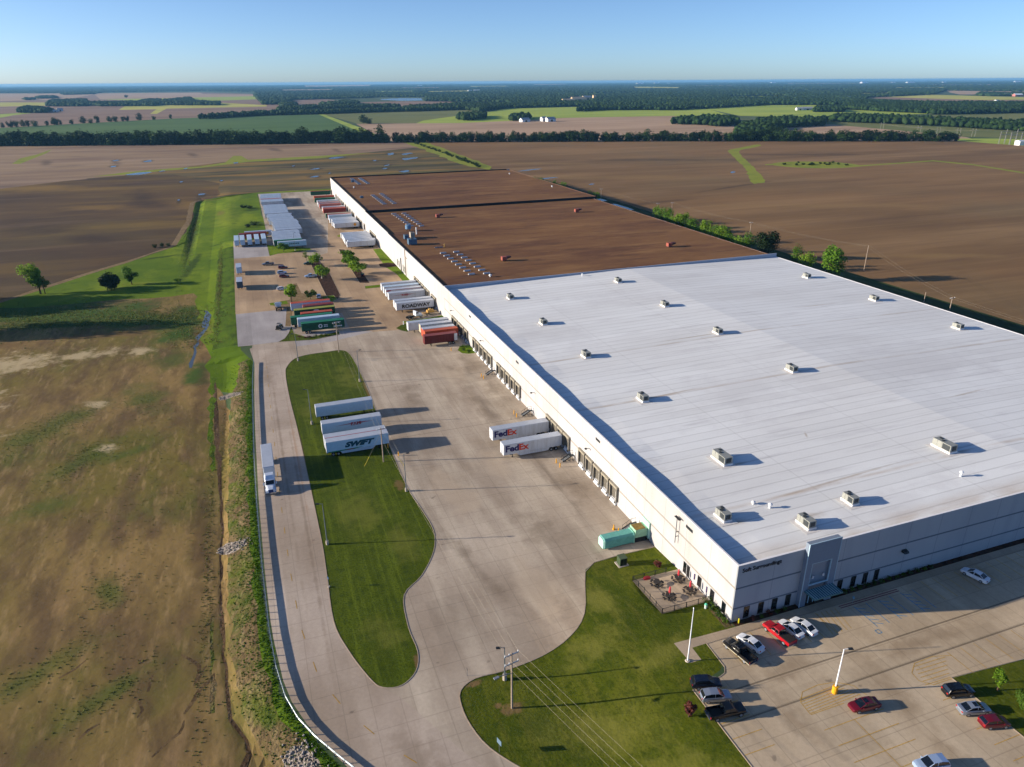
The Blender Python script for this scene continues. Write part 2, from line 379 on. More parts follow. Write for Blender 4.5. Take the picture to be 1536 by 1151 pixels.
M_FT = far_field('tan_stubble', '#a18670', '#8a725e', '#b39a80')
M_FM = far_field('mauve_soil', '#7f6a5a', '#6d5a4c', '#8f7860')
M_FY = far_field('yellow_crop', '#8f8b52', '#767a44', '#a79c60')
M_FL = far_field('light_green_meadow', '#7d8a45', '#66783a', '#93944f')
M_FAR = far_field('distant_land', '#4d5c3c', '#31452c', '#7d7556')
M_SWALE = ground_mat('swale_grass', [('#5b7420', .05, .5, .66, 0, (1, 1), .7), ('#868c30', .03, .45, .6, 0, (1, 1), .8)], '#838733')
M_MULCH = ground_mat('mulch', [('#2e2018', .8, .4, .6, 0, (1, 1))], '#4a3226', bump=.6, bscale=3, bdist=.2)
M_GRAVEL = ground_mat('gravel_dirt', [('#8a7454', .3, .4, .6, 0, (1, 1)), ('#6b5a3c', .8, .5, .65, 0, (1, 1))], '#7a6446')
M_EAST = ground_mat('ditch_grass', [('#28361a', .05, .42, .6, 0, (1, .3)), ('#5a5a34', .1, .5, .68, 0, (1, .3), .7)], '#3e4a22')

def px(s, z=None):
    out = []
    for a in s.split():
        x, y = map(float, a.split(','))
        p = P(x, y) if z is None else atz(x, y, z)
        out.append((p.x, p.y))
    return out
def mm(s): return [tuple(map(float, a.split(','))) for a in s.split()]
def catmull(pts, n=5):
    out = []; k = len(pts)
    for i in range(k):
        p0, p1, p2, p3 = (Vector(pts[(i + j - 1) % k]) for j in range(4))
        for s in range(n):
            t = s / n
            q = .5 * ((2 * p1) + (-p0 + p2) * t + (2 * p0 - 5 * p1 + 4 * p2 - p3) * t * t + (-p0 + 3 * p1 - 3 * p2 + p3) * t ** 3)
            out.append((q.x, q.y))
    return out
def jag(pts, step, amp, seed=1):
    r = random.Random(seed); out = []; k = len(pts)
    for i in range(k):
        a, b = Vector(pts[i]), Vector(pts[(i + 1) % k]); Ln = (b - a).length; n = max(1, min(60, int(Ln / step)))
        nn = Vector((-(b - a).y, (b - a).x)) / (Ln + 1e-9)
        for j in range(n):
            q = a + (b - a) * j / n
            if j: q = q + nn * r.gauss(0, amp)
            out.append((q.x, q.y))
    return out
M_GULLY = ground_mat('gully_soil', [('#4c3c28', .5, .45, .6, 0, (1, 1))], '#6a563a', bump=.4, bscale=2, bdist=.2)
REG = []
FSTRIPS = [(M_FT, '455,128.6 560,127.2 556,130 455,131.3'), (M_FT, '1395,127.4 1500,127.1 1500,128.6 1395,128.9'), (M_FY, '640,137 705,136 704,139 640,140'), (M_FT, '1180,125.2 1300,124.9 1300,126 1180,126.4'), (M_FY, '1290,140 1335,139.3 1335,142.5 1290,143.2'),
           (M_FT, '600,131.8 660,131.2 660,132.9 600,133.5'), (M_FY, '700,129.4 760,129 765,130.6 705,131.2'), (M_FT, '1040,128.5 1100,128 1100,129.4 1042,129.8'), (M_FL, '1090,145 1180,143.5 1180,147 1095,148.5'), (M_FL, '880,140 950,139 950,141.5 885,142.5'), (M_FT, '800,126.6 850,126.2 850,127.6 800,128'), (M_FY, '1340,131.5 1420,131 1420,133.3 1340,133.8'), (M_FL, '560,137 620,136.4 620,139 560,139.6'), (M_FT, '420,134.8 500,134 500,136.5 420,137.3'), (M_FL, '1200,135.5 1270,135 1270,137.2 1200,137.8')]
def reg(name, mat, pts): REG.append((name, mat, pts))
BIG = 42000
reg('ground', M_FAR, [(-BIG, -600), (BIG, -600), (BIG, BIG), (-BIG, BIG)])
reg('far_field', M_FM, px('-900,190 -900,150 -200,143 0,141 140,140 300,139 380,141 500,150 620,163 480,172 0,192'))
reg('far_field', M_FT, px('-900,150 -200,141.5 0,140.5 140,140.2 140,142 100,149 0,152 -900,160'))
reg('far_field', M_FY, px('-500,157 0,154 70,154 72,158.5 0,160 -500,166'))
reg('far_field', M_FL, px('-300,176 0,171.5 45,168.5 48,170 20,173 0,177 -300,184'))
reg('far_field', M_FT, px('140,140.5 300,139 305,141.5 380,142 380,146 200,149 150,149'))
reg('far_field', M_FL, px('150,149 230,148 380,144.5 420,148 300,152 230,152'))
reg('far_field', M_FY, px('178,165 188,159 260,156 335,154.5 400,158 400,160 250,163 235,171 225,171 235,164'))
reg('far_field', M_FM, px('440,156 600,152 765,152 765,160 600,163 440,166'))
reg('far_field', M_FT, px('380,141.5 420,139.5 505,139.5 508,142 470,145 385,147'))
reg('far_field', M_FL, px('420,162 520,158 560,160 440,166'))
reg('far_field', M_FG, px('-800,225 -800,200 0,192 120,185.5 260,178 400,172.8 479,171.3 520,184 545,197 575,218 0,225'))
reg('far_field', M_FL, px('476,171 484,171 555,197 590,219 570,219 540,198'))
reg('far_field', M_FO, px('484,171.4 600,167 705,165 740,167 690,176 622,185 536,185.6'))
reg('far_field', M_FL, px('622,186 635,181 690,173.5 735,168 760,162.5 860,160.5 1000,161 1030,163 1060,163 1090,172 1040,175 1008,174.5 845,177.2 780,181 690,185'))
reg('far_field', M_FT, px('534,186 622,185.2 690,184.8 780,181 845,177 1008,174 1060,178 1100,187 1110,212 600,217 560,200'))
reg('far_field', M_FL, px('1057,163 1110,159 1160,157 1290,158 1300,165 1400,171 1300,173 1200,176 1110,174'))
reg('far_field', M_FY, px('1320,145.5 1400,142.3 1536,146 1800,149 1800,153 1536,149.8 1480,150.3 1400,148'))
reg('far_field', M_FM, px('1270,146 1320,145.5 1400,148 1480,150.3 1536,149.8 1800,153 1800,157 1536,153 1400,152'))
reg('far_field', M_FT, px('1418,135.2 1536,137 1800,139 1800,145 1536,141 1440,142 1425,139'))
reg('far_field', M_FT, px('1270,145 1330,143 1400,141 1400,142 1320,146'))
reg('far_field', M_FO, px('1386,173 1440,171.5 1536,170 1900,168 1900,190 1536,184 1490,183.5 1430,178'))
reg('far_field', M_FL, px('1420,168 1450,167 1536,168.5 1900,167 1900,169 1536,170 1420,172.5'))
reg('far_field', M_FO, px('1230,180 1300,183 1400,190 1536,195 1900,215 1900,228 1536,208 1445,205 1330,196 1240,189'))
reg('far_field', M_FT, px('1150,190 1235,186 1350,196 1450,206 1470,212 1436,212 1180,212'))
reg('far_field', M_FL, px('1436,208 1500,208 1536,209 1900,232 1900,245 1536,220 1500,218 1430,212.5'))
reg('far_field', M_FY, px('948,130.2 1022,131 1018,133.6 955,133'))
for q in FSTRIPS: reg('far_field', q[0], px(q[1]))
reg('far_field', M_FT, px('520,127.5 560,127 552,130.5 455,131.5 455,129.5'))
reg('lake', M_WATER, px('571,148.8 600,147.3 632,147.6 634,151 600,151.3 572,150'))
# near fields
reg('field', M_FIELD_R, px('560,213 1136,211.5 1436,211.5 1536,219 1900,245') + mm('1500,-590 10,-590 10,600'))
reg('field', M_FIELD_P, px('-900,233 0,218.3 300,216 560,213.6 612,213.4 700,236 735,254') + mm('160,600 60,590 -60,595 -100,575 -104,480 -110,400 -134,352 -178,287 -600,180 -1500,500'))
reg('field', M_FIELD_M, jag(px('130,268 190,263 270,252 340,243 372,241.5 480,236 560,228 620,222 650,225 700,238 740,254') + mm('160,600 60,592 -60,597 -100,578 -120,640 -200,640'), 30, 2, 3))
reg('field', M_FIELD_L, jag(px('-900,345 -300,300 0,283.5 95,272 190,263.5 260,262 330,275 330,292') + mm('-100,573 -104,480 -106,400 -134,352 -178,287 -330,240 -900,160'), 30, 2, 4))
reg('grass_strip', M_SWALE, px('18,246 30,238 55,232 78,224 70,230 50,238 30,246'))
reg('grass_strip', M_SWALE, px('110,267 140,265 190,258.5 240,254 300,250 338,244 350,234 362,234 372,240 480,234 560,229 480,237.5 372,243 300,252 240,257 190,262'))
reg('grass_strip', M_SWALE, jag(px('604,213.4 640,213.4 700,236 738,250.5 735,255.5 690,246 650,230'), 15, 1.5, 5))
reg('puddle', M_WATER, catmull(px('188,262.5 200,260 215,258.3 228,258.5 215,261.5 200,262.8')))
PUD = []
for k, (a, b, w, h) in enumerate([(505, 237, 14, 1.5), (586, 231, 7, 2.2), (610, 231, 9, 1.6), (616, 238, 17, 1.6), (581, 248, 5, 1), (607, 257, 8, 1.6), (562, 241, 3, 1), (494, 260, 3, .8), (474, 253.5, 10, 1), (472, 265, 9, 1.4), (440, 249, 3, .7),
                                  (577, 253, 5, 1.0), (174, 241, 6, 1), (222, 242, 8, 1.6), (170, 250, 6, 1.3), (243, 256.7, 5, .9), (278, 253, 5, .8), (353, 244.5, 5, 1), (272, 273, 4, .8), (332, 271, 3, .8), (302, 291.5, 6, 1.4), (268, 300, 3, 1), (820, 268, 16, 1), (790, 255.5, 22, 1), (1099, 258.5, 5, 1.2), (887, 276.5, 6, .8)]):
    r = random.Random(k); q_ = atz(a, b); q2 = atz(a + w, b); PUD.append((q_.x, q_.y, (q2 - q_).length * 1.5, 14 + h * 5, 0))
    reg('puddle', M_WATER, catmull(px(' '.join('%.2f,%.2f' % (a + w * math.cos(t) * r.uniform(.5, 1.1), b - .1 * w * math.cos(t) + h * math.sin(t) * r.uniform(.5, 1.1)) for t in [i * PI / 4 for i in range(8)])), 3))
reg('grass_strip', M_SWALE, jag(catmull(px('1092,226.3 1107,222.5 1135,217 1141,219 1122,223 1108,227.5 1125,246 1148,270.6 1137.6,274.8 1127,273.5 1117,252 1103,238'), 3), 8, .8, 7))
reg('grass_strip', M_SWALE, jag(catmull(px('1158,246 1180,243 1220,242.5 1260,244 1292,249 1262,252 1220,252.5 1170,249.5'), 3), 10, 1, 8))
reg('grass_strip', M_SWALE, px('1148,246.5 1165,246 1165,247.6 1148,248') )
reg('grass_strip', M_SWALE, px('1285,248.6 1400,240.6 1460,246.5 1536,258.5 1700,287 1700,290 1536,260.6 1460,248.2 1400,242.2 1285,250.2'))
# meadow on the left
reg('meadow', M_GRASS, jag(mm('-330,230 -178,286 -134,352 -112,393 -104.5,420 -104,480 -106,560 -101,578 -58,594 -30,591 3,592 165,592 165,598 -60,602 -108,584 -111,560 -110,480') + [], 12, .5, 9)[:0] + jag(mm('-360,222 -178,287 -150,330 -134,352 -112,390 -107,480 -108,565 -101,581 -60,597 165,597 165,585 -5,585 -59,588 -59.5,384 -79,384 -78,180 -74,165 -77,140 -88,150 -100,200 -360,170'), 14, .5, 9))
reg('dry_edge', M_GRAVEL, jag(mm('-360,222 -178,287 -150,330 -134,352 -112,390 -107,480 -109,565 -103,582 -106,583 -112,566 -110.5,480 -115,390 -137,354 -153,332 -180,289.5 -360,224.5'), 10, .35, 10))
reg('mud_field', M_MUD, jag(px('300,470 315,560 330,585 345,640') + mm('-79,150 -79,120 -79.3,40 -77,10 -70,-10 -56,-28 -40,-48 -35,-560 -900,-560 -900,60') + px('-500,520 -200,490 0,462 120,455 220,448 290,440'), 7, 1.2, 11))
def strip(pts, w, closed=False):
    a = []; b = []
    for i, p in enumerate(pts):
        d = (Vector(pts[min(i + 1, len(pts) - 1)]) - Vector(pts[max(i - 1, 0)])).normalized(); k = w * (.3 + .7 * math.sin(PI * (i + .3) / len(pts))) / 2
        a.append((p[0] - d.y * k, p[1] + d.x * k)); b.append((p[0] + d.y * k, p[1] - d.x * k))
    return a + b[::-1]
def gul(s, w=.7): reg('gully', M_GULLY, strip(jag([(0 + p[0] / 3.7, 840 + p[1] / 3.7) for p in mm(s)], 8, .0)[:-1] and [tuple(atz(0 + p[0] / 3.7, 840 + p[1] / 3.7, -2.5)[:2]) for p in mm(s)], w))
gul('1010,540 1040,555 1075,575 1108,600 1106,640 1096,680 1080,712'); gul('1192,640 1188,668 1160,690 1112,735 1080,790 1050,835 1025,870', .8); gul('850,650 838,690 825,745', .6)
gul('745,770 775,795 795,850 765,890', .5); gul('1025,905 1018,940 1000,975 950,1010 900,1060 845,1110', .6); gul('1150,600 1120,640 1100,690', .5); gul('480,570 420,620 330,670', .5); gul('560,920 500,955 440,1010', .6)
reg('embankment', M_WEEDS, jag([(rail_x(y) - (6.6 if y < 150 else 5), y) for y in range(-30, 172, 6)] + [(rail_x(y) - .9, y) for y in range(170, -31, -6)], 3, .5, 14))
reg('embankment', M_BANK, jag([(rail_x(y) - 1.9 + .7 * math.sin(y * .7) * math.sin(y * .31), y) for y in range(-25, 170, 4)] + [(rail_x(y) - .3, y) for y in range(170, -26, -5)], 2.5, .3, 15))
reg('embankment', M_BANK, jag([(-88, y) for y in range(186, 370, 8)] + [(-79, y) for y in range(370, 180, -8)], 4, .5, 16))
reg('ditch', M_DITCH, jag([(-86.4, 160), (-84.9, 120), (-84.1, 90), (-83.3, 66), (-83.8, 58), (-83.6, 40), (-82.5, 20), (-81.9, 12), (-79.7, 7), (-79.2, 4), (-80.5, 0), (-82.5, -4), (-82.5, -8), (-78, -10), (-76, -11),
                           (-76, -12.5), (-79, -12), (-83.5, -9.5), (-83.4, -3), (-81.6, 1), (-80, 4.5), (-80.2, 7), (-82.4, 11.5), (-83.0, 20), (-84.1, 40), (-84.3, 58), (-83.8, 66), (-84.9, 90), (-86.3, 120), (-87.2, 160)], 3, .15, 17))
reg('ditch', M_WATER, jag(px('306,466 311,466 316,478 310,495 302,505 293,535 288,552 284,552 290,520 300,500 306,480'), 4, .6, 18))
reg('ditch', M_BANK, jag(mm('-86.2,160 -86.8,120 -85.6,95 -86.3,94 -87.8,120 -88.4,160'), 3, .4, 19))
reg('ditch', M_WEEDS, jag(mm('-84.8,38 -84.4,14 -85.1,14 -85.5,38'), 3, .2, 19))
reg('rubble', M_RIP, jag(px('327,823 340,815 352,813 368,810 370,818 350,830 330,832'), 1.2, .2, 20))
reg('rubble', M_RIP, jag(px('328,596 345,590 362,588 361,592 345,597 330,601'), 1.2, .2, 21))
reg('rubble', M_RIP, jag(px('436,1120 455,1117 465,1130 478,1140 484,1165 430,1165 425,1140'), 1.2, .3, 22))
# paved yard
yard = [(rail_x(y) + .35, y) for y in list(range(-60, 180, 5))] + mm('-74,183.5 -79,184 -79.6,384 -59.6,385 -58.5,587 0,587 0,25.2 -8,25.3 -14,24.9 -16.5,23.6') + \
       catmull(mm('-16.5,23.6 -18.6,19.5 -22.5,11.5 -27,7.6 -33,5.4 -40,4.5 -45,4.6 -47.9,3 -48.6,0 -48.3,-4 -46.9,-8.5 -43.4,-13.7 -38,-20'), 3)[2:-4] + mm('-38,-20 -26,-36 -12,-60')
reg('yard', M_YARD, yard)
reg('road', M_ROAD, [(rail_x(y) + .35, y) for y in list(range(-60, 183, 5))] + mm('-73,182 -62,182 -60,166.5 -64.8,152 -63.9,55 -64.8,25 -60.5,9.3 -57,5 -50,-9 -42,-22 -30,-38 -15,-60'))
reg('yard', M_OLDYARD, mm('-79.5,226 -62,226 -58,222 -58,215 -38,212 -38,186 -36,184 -15.5,181 -8,200 0,260 0,480 -12,480 -30,330 -41,320 -42,340 -61,338 -61,333 -79.5,333'))
reg('yard', M_GREYPAD, mm('-79,184 -58.5,184 -58.8,226 -79.4,226'))
reg('yard', M_GREYPAD, mm('-79.5,334 -61.2,334 -60.5,366 -79.5,366'))
reg('yard', M_GREYPAD, px('440,506 470,498 520,497 560,497 500,512 445,520'))
# planted islands
ISL = catmull(mm('-64.6,151 -63.4,158 -60.6,164 -56,166.4 -50,166.8 -44.6,166.9 -42.3,163 -41.5,150 -41.4,130 -42.2,100 -42.6,68 -41.6,56 -41.1,47 -42.8,40 -47,33 -51.4,28.5 -52.5,20 -52.3,13.6 -53.6,9.4 -56.4,7.3 -59.2,7.9 -60.8,10.4 -63.2,18 -64.6,26 -64.2,40 -63.9,55 -64.2,100 -64.8,130'), 4)
reg('lawn', M_LAWN2, ISL)
ISLS = [(px('418,513 427,508 433,500 437,490 441,500 462,506 508,498 509,502 470,510 440,512'), M_LAWN2),
        (px('404,455 434,450 442,430 430,428 445,425 452,440 500,444 506,450 500,452 440,457 436,490 428,490 430,462 406,458'), M_GRAVEL),
        (px('404,455 430,451 432,456 406,458.5'), M_GRASS),
        (mm('-61,334 -61,365 -45,352 -38,347 -38,341 -47,338 -56,338'), M_GRASS),
        (mm('-41,236 -37,233 -35,240 -34.5,290 -37,318 -39.5,322 -41.5,318 -41.5,290'), M_MULCH),
        (mm('-23.5,258 -19,256 -19,290 -20,335 -23,337'), M_MULCH),
        (px('484,445 500,443 506,449 498,453 484,450'), M_GRASS),
        (px('547,429.5 570,427.3 570,431.3 548,433.2'), M_GRASS),
        (px('594,492.5 601,488 612,484 612,498 602,496'), M_LAWN2),
        (px('603,482.5 640,477.5 669,472 669,477 640,480.5 606,484.5'), M_GRASS),
        (mm('-3,147 0,147 0,155.5 -3.5,156 -5.5,152 -5,148.5'), M_GRASS),
        (mm('-4.6,330 0,330 0,252 -3.6,252 -3.6,268 -6,285'), M_GRASS), (px('505,354 512,351 514,354 508,356'), M_SWALE)]
for pts, m_ in ISLS: reg('planting_bed', m_, pts)
reg('planting_bed', M_MULCH, px('568,396 582,394 596,396 596,400 580,401 570,400'))
# lawn by the corner and the car park
LAWN = catmull(mm('-16.5,23.6 -18.6,19.5 -22.5,11.5 -27,7.6 -33,5.4 -40,4.5 -45,4.6 -47.9,3 -48.6,0 -48.3,-4 -46.9,-8.5 -43.4,-13.7 -38,-20'), 3)[2:-4]
reg('lawn', M_LAWN, mm('0,25.2 -8,25.3 -14,24.9') + LAWN + mm('-38,-20 -26,-36 -12,-60 -14.6,-30 -14.6,-10.4 -8.2,-8.6 -6.8,-7.4 -6.6,-2.8 0,-1.6 0,0'))
reg('car_park', M_LOT, mm('-12,-70 -14.6,-30 -14.6,-10.6 -9,-9.6') + [(-7.2 + 1.2 * math.cos(a) - 1.2, -8.4 + 1.2 * math.sin(a)) for a in (-1.2, -.8, -.4, 0)] + mm('-6.9,-2.9 0,-2.75 161,-2.75 230,-2.75 230,-70'))
reg('lawn', M_LAWN, mm('25,-22.6 39,-23.7 72,-24.5 230,-24.5 230,-70 25,-70'))
reg('pavement', M_WALK, mm('-11.9,-.85 0,-1.15 161,-1.15 230,-1.15 230,-2.7 0,-2.7 -6.7,-2.75 -9.6,-2.8 -9.7,-5.6 -11.7,-5.6'))
reg('patio', M_WALK, mm('-10,6.1 0,6.1 0,16.7 -10,16.7'))
reg('planting_bed', M_MULCH, mm('0.2,-1.1 160,-1.1 160,0 0.2,0'))
reg('planting_bed', M_WEEDS, mm('-1.7,-.9 0,-.9 0,5.8 -1.6,5.8'))
reg('field', M_EAST, mm('160,-2.7 230,-2.7 215,40 207,100 206,600 161,600'))
reg('ditch', M_WATER, jag(mm('196,440 201,440 201,520 196,520 '), 8, 1.5, 41))
reg('ditch', M_WATER, jag(mm('195,395 200,395 200,425 195,425 '), 8, 1.5, 42))

def inside(p, poly, bb):
    x, y = p
    if x < bb[0] or x > bb[1] or y < bb[2] or y > bb[3]: return False
    c = False; j = len(poly) - 1
    for i in range(len(poly)):
        xi, yi = poly[i]; xj, yj = poly[j]
        if (yi > y) != (yj > y) and x < (xj - xi) * (y - yi) / (yj - yi) + xi: c = not c
        j = i
    return c
def build_ground():
    V = []; E = []
    for name, mat, pts in REG:
        b0 = len(V); n = len(pts)
        V += [Vector(p) for p in pts]; E += [(b0 + i, b0 + (i + 1) % n) for i in range(n)]
    # relief samples: ramp to the car park, embankment, ditches
    for i in range(0, 19):
        for j in range(0, 38): V.append(Vector((-39 + i * 2.0, -45 + j * 1.9)))
    for y in [(-45 + 2.2 * k) for k in range(102)] + [180 + 5 * k for k in range(104)]:
        for d in ((.5, 1.8, 3.1, 4.4, 5.7, 6.5, 7.0, 7.5, 8.0, 8.6, 9.6, 12) if y < 178 else (.8, 2.5, 4.5, 7.5, 12)):
            V.append(Vector((rail_x(y) - d, y + (d * .13 % 1) * .3)))
        if y >= 178:
            for x in (-98, -100.5, -102, -104, -106, -107.5, -110): V.append(Vector((x, y)))
    r = random.Random(3)
    for x in range(-460, -112, 24):
        for y in range(-60, 700, 26): V.append(Vector((x + r.uniform(-4, 4), y + r.uniform(-4, 4))))
    co, ed, fa, ov, oe, of = geometry.delaunay_2d_cdt(V, E, [], 0, 1e-4)
    bbs = [(min(p[0] for p in q[2]), max(p[0] for p in q[2]), min(p[1] for p in q[2]), max(p[1] for p in q[2])) for q in REG]
    groups = {}
    for f in fa:
        cx = sum(co[i].x for i in f) / 3; cy = sum(co[i].y for i in f) / 3
        hit = None
        for k in range(len(REG) - 1, -1, -1):
            if inside((cx, cy), REG[k][2], bbs[k]): hit = k; break
        if hit is None: continue
        groups.setdefault((REG[hit][0], REG[hit][1].name), []).append(f)
    zc = {}
    for (name, mn), fs in groups.items():
        mb = MB(); idx = {}
        for f in fs:
            a = []
            for i in f:
                if i not in idx:
                    idx[i] = len(mb.v)
                    if i not in zc: zc[i] = elev(co[i].x, co[i].y)
                    mb.v.append((co[i].x, co[i].y, zc[i]))
                a.append(idx[i])
            p, q, s = (Vector(mb.v[k]) for k in a)
            if (q - p).cross(s - p).z < 0: a = a[::-1]
            mb.f.append(tuple(a)); mb.mi.append(0)
        tag(mb.build(name, MATS[mn]), kind='structure')
build_ground()
patch('meadow_grass', [('#2f440f', [(-104, 440, 3.2, 120, 0), (-101, 330, 3, 40, -6), (-86.5, 280, 1.6, 95, 0), (-90, 380, 5, 2, 20), (-66, 500, 8, 7, 0), (-64, 440, 7, 10, 0), (-118, 360, 12, 3, 20)], .35, .25, .3, .8),
    ('#7d8426', [(-84, 480, 14, 70, 0), (-120, 300, 16, 5, -15), (-150, 285, 26, 3, 35)], .5, .12, .5, .5), ('#6f5c33', [(-92, 215, 6, 20, 0), (-88, 500, 4, 16, 0), (-95, 575, 20, 3, 0)], .5, .3, .4, .6)])
patch('dark_plowed_field', [('#8a6c38', [(-170, 560, 60, 22, -30), (-110, 560, 26, 40, 0), (-240, 700, 70, 30, -25), (-60, 640, 40, 22, 0), (-330, 560, 60, 25, -30)], .5, .015, .5, .6), ('#3a2c27', [(-200, 480, 70, 26, -35), (-160, 430, 44, 20, -50), (-290, 400, 90, 26, -30), (-150, 610, 18, 60, 8)], .5, .02, .5, .7)])
patch('wet_field', [('#8d6d3a', [(-60, 735, 60, 12, 0), (0, 690, 50, 10, 10), (60, 820, 60, 9, -10), (-150, 700, 40, 10, 0)], .5, .03, .5, .7), ('#38332a', [(-120, 690, 9, 60, 8), (-90, 780, 30, 12, 0), (0, 790, 70, 8, -15), (90, 780, 60, 12, -10), (-230, 760, 60, 9, -10), (-200, 820, 12, 40, 15)], .5, .04, .5, .6)])
for mn in ('wet_field', 'dark_plowed_field', 'pale_field'): patch(mn, [('#3d3529', [q for q in PUD if q[1] < 1090 and q[0] < 150], .35, .05, .4, .75)])
patch('pale_field', [('#4f4138', [(-127, 1000, 9, 60, 10), (-20, 1040, 10, 60, 8), (-290, 960, 9, 60, 10), (60, 1000, 8, 50, 0), (-210, 930, 8, 40, 12)], .4, .03, .5, .6)])
patch('plowed_field', [('#8c7148', [(300, 560, 140, 26, -25), (360, 350, 120, 14, -22), (620, 560, 200, 20, -20), (260, 720, 120, 20, -25), (280, 200, 60, 8, -20)], .5, .012, .5, .55), ('#4a3a2c', [(412, 700, 160, 24, -22), (240, 420, 60, 9, 10), (600, 690, 160, 22, -22), (340, 470, 90, 5, 20)], .5, .015, .5, .6)])
patch('yard_concrete', [('#6f604e', [(-5, 95, 3, 5, 0), (-6, 52, 4, 12, 0), (-7, 75, 5, 9, 0), (-5, 115, 4, 14, 0), (-5, 140, 4, 12, 0), (-12, 100, 3, 40, 0), (-9, 60, 1.2, 34, 0), (-30, 118, 5, 16, 0), (-20, 40, 6, 9, 0), (-36, 30, 2, 24, 12)], .7, .18, .6, .5),
    ('#b9a68d', [(-20, 68, 4, 9, 0), (-33, 60, 5, 14, 0), (-14, 130, 6, 10, 0), (-27, 22, 5, 12, 0)], .6, .15, .3, .5)])
patch('road_concrete', [('#7b6a57', [(-69, 100, .5, 70, 0), (-66.4, 60, .5, 70, 0), (-57, -6, 8, 4, -50), (-70, 150, 3, 14, 0)], .5, .3, .5, .5), ('#a37c5c', [(-65.6, 95, .5, 45, 0)], .5, .3, .5, .45)])
patch('lot_concrete', [('#7d6950', [(3, -12, 9, 2.2, 0), (14, -21, 3, 8, 0), (28, -15, 14, 2, 0), (-4, -20, 3, 7, 0), (13, -31, 3, 5, 0)], .7, .25, .6, .5)])
patch('lawn', [('#7e7a34', [(-24, 4, 9, 4, 20), (-19, 14, 4, 7, 0), (-30, -12, 12, 5, -25), (-14, -2, 7, 3, 10), (-22, -22, 10, 4, -30)], .6, .25, .5, .55), ('#7c6242', [(-45.5, 3.6, 1.6, .8, 10), (-43.4, -1.8, .8, .7, 0), (-36, 5.4, 5, .3, 5), (-41.5, -3, 2.2, 1.4, 0)], .4, .9, .3, .8), ('#33420e', [(-40, -6, 6, 4, 0), (-11, -12, 5, 3, 0)], .6, .3, .5, .5)])
patch('island_lawn', [('#74742f', [(-48, 45, 5, 9, 0), (-55, 60, 7, 14, 10), (-58, 120, 6, 12, 0), (-46, 140, 5, 14, 0), (-57, 20, 4, 7, 0)], .6, .2, .5, .45), ('#735a3b', [(-52.9, 11.5, .7, 2.6, 0), (-44, 68, 1.5, 3, 0), (-41.9, 128, .5, 12, 0), (-64.2, 95, .5, 14, 0)], .4, .8, .3, .75)])

# kerbs and painted lines
M_KERB = plain('kerb_concrete', '#9b8b77', .85, var=.1)
def kerb(pts, closed=True, w=.13, h=.055, name='kerb'):
    mb = MB(); n = len(pts)
    rings = []
    for i in range(n):
        a = Vector(pts[(i - 1) % n] if closed or i else pts[i]); b = Vector(pts[(i + 1) % n] if closed or i < n - 1 else pts[i]); p = Vector(pts[i])
        d = (b - a).normalized(); nn = Vector((-d.y, d.x)) * w / 2
        z = elev(p.x, p.y)
        rings.append([(p.x - nn.x, p.y - nn.y, z - .1), (p.x - nn.x, p.y - nn.y, z + h), (p.x + nn.x, p.y + nn.y, z + h), (p.x + nn.x, p.y + nn.y, z - .1)])
    if closed: rings.append(rings[0])
    mb.loft(rings, cap=not closed)
    return tag(mb.build(name, M_KERB), kind='structure')
kerb(ISL)
kerb(mm('0,25.3 -8,25.4 -14,25') + LAWN + mm('-38,-20 -26,-36'), False)
for pts, m_ in ISLS[:1] + ISLS[3:8]: kerb(pts)
kerb(mm('-14.5,-40 -14.5,-10.5 -9,-9.7 -7.8,-9.3 -7.1,-8.2 -6.85,-2.85 0,-2.85 160,-2.85'), False)
kerb(mm('24.9,-70 24.9,-22.5 39,-23.6 72,-24.4 200,-24.4'), False)
M_YEL = plain('yellow_line_paint', '#b5914a', .8, var=.25, scale=3)
M_YEL2 = plain('road_line_paint', '#a9863c', .8, var=.3, scale=3)
M_BLU = plain('blue_line_paint', '#3f7fa0', .8, var=.3)
M_REDP = plain('red_line_paint', '#84504a', .8, var=.3)
def line(name, a, b, w, mat, dz=.012, n=1):
    mb = MB(); a = Vector(a); b = Vector(b); d = (b - a).normalized(); q = Vector((-d.y, d.x)) * w / 2
    for k in range(n):
        p0 = a + (b - a) * k / n; p1 = a + (b - a) * (k + 1) / n
        mb.face([(p0.x - q.x, p0.y - q.y, elev(*p0) + dz), (p1.x - q.x, p1.y - q.y, elev(*p1) + dz), (p1.x + q.x, p1.y + q.y, elev(*p1) + dz), (p0.x + q.x, p0.y + q.y, elev(*p0) + dz)])
    return mb
def lines(name, segs, w, mat, dz=.012):
    mb = MB()
    for a, b in segs:
        m = line(name, a, b, w, mat, dz); o = len(mb.v); mb.v += m.v; mb.f += [tuple(i + o for i in f) for f in m.f]; mb.mi += m.mi
    return tag(mb.build(name, mat), kind='structure')
segs = []
cl = [(-70.1, 160), (-70.6, 113), (-71, 73), (-70.8, 44), (-70.3, 27), (-68.5, 13.5), (-65.2, 5), (-60.5, -3), (-54.5, -11), (-47, -19.5), (-36, -31)]
cum = [0]
for (x0, y0), (x1, y1) in zip(cl, cl[1:]): cum.append(cum[-1] + math.hypot(x1 - x0, y1 - y0))
def along(d):
    for k in range(len(cl) - 1):
        if d <= cum[k + 1]:
            f = (d - cum[k]) / (cum[k + 1] - cum[k]); return (cl[k][0] + (cl[k + 1][0] - cl[k][0]) * f, cl[k][1] + (cl[k + 1][1] - cl[k][1]) * f)
    return cl[-1]
d = 0
while d < cum[-1] - 3:
    segs.append((along(d), along(d + 2.4))); d += 8.4
lines('road_marking', segs, .14, M_YEL2)
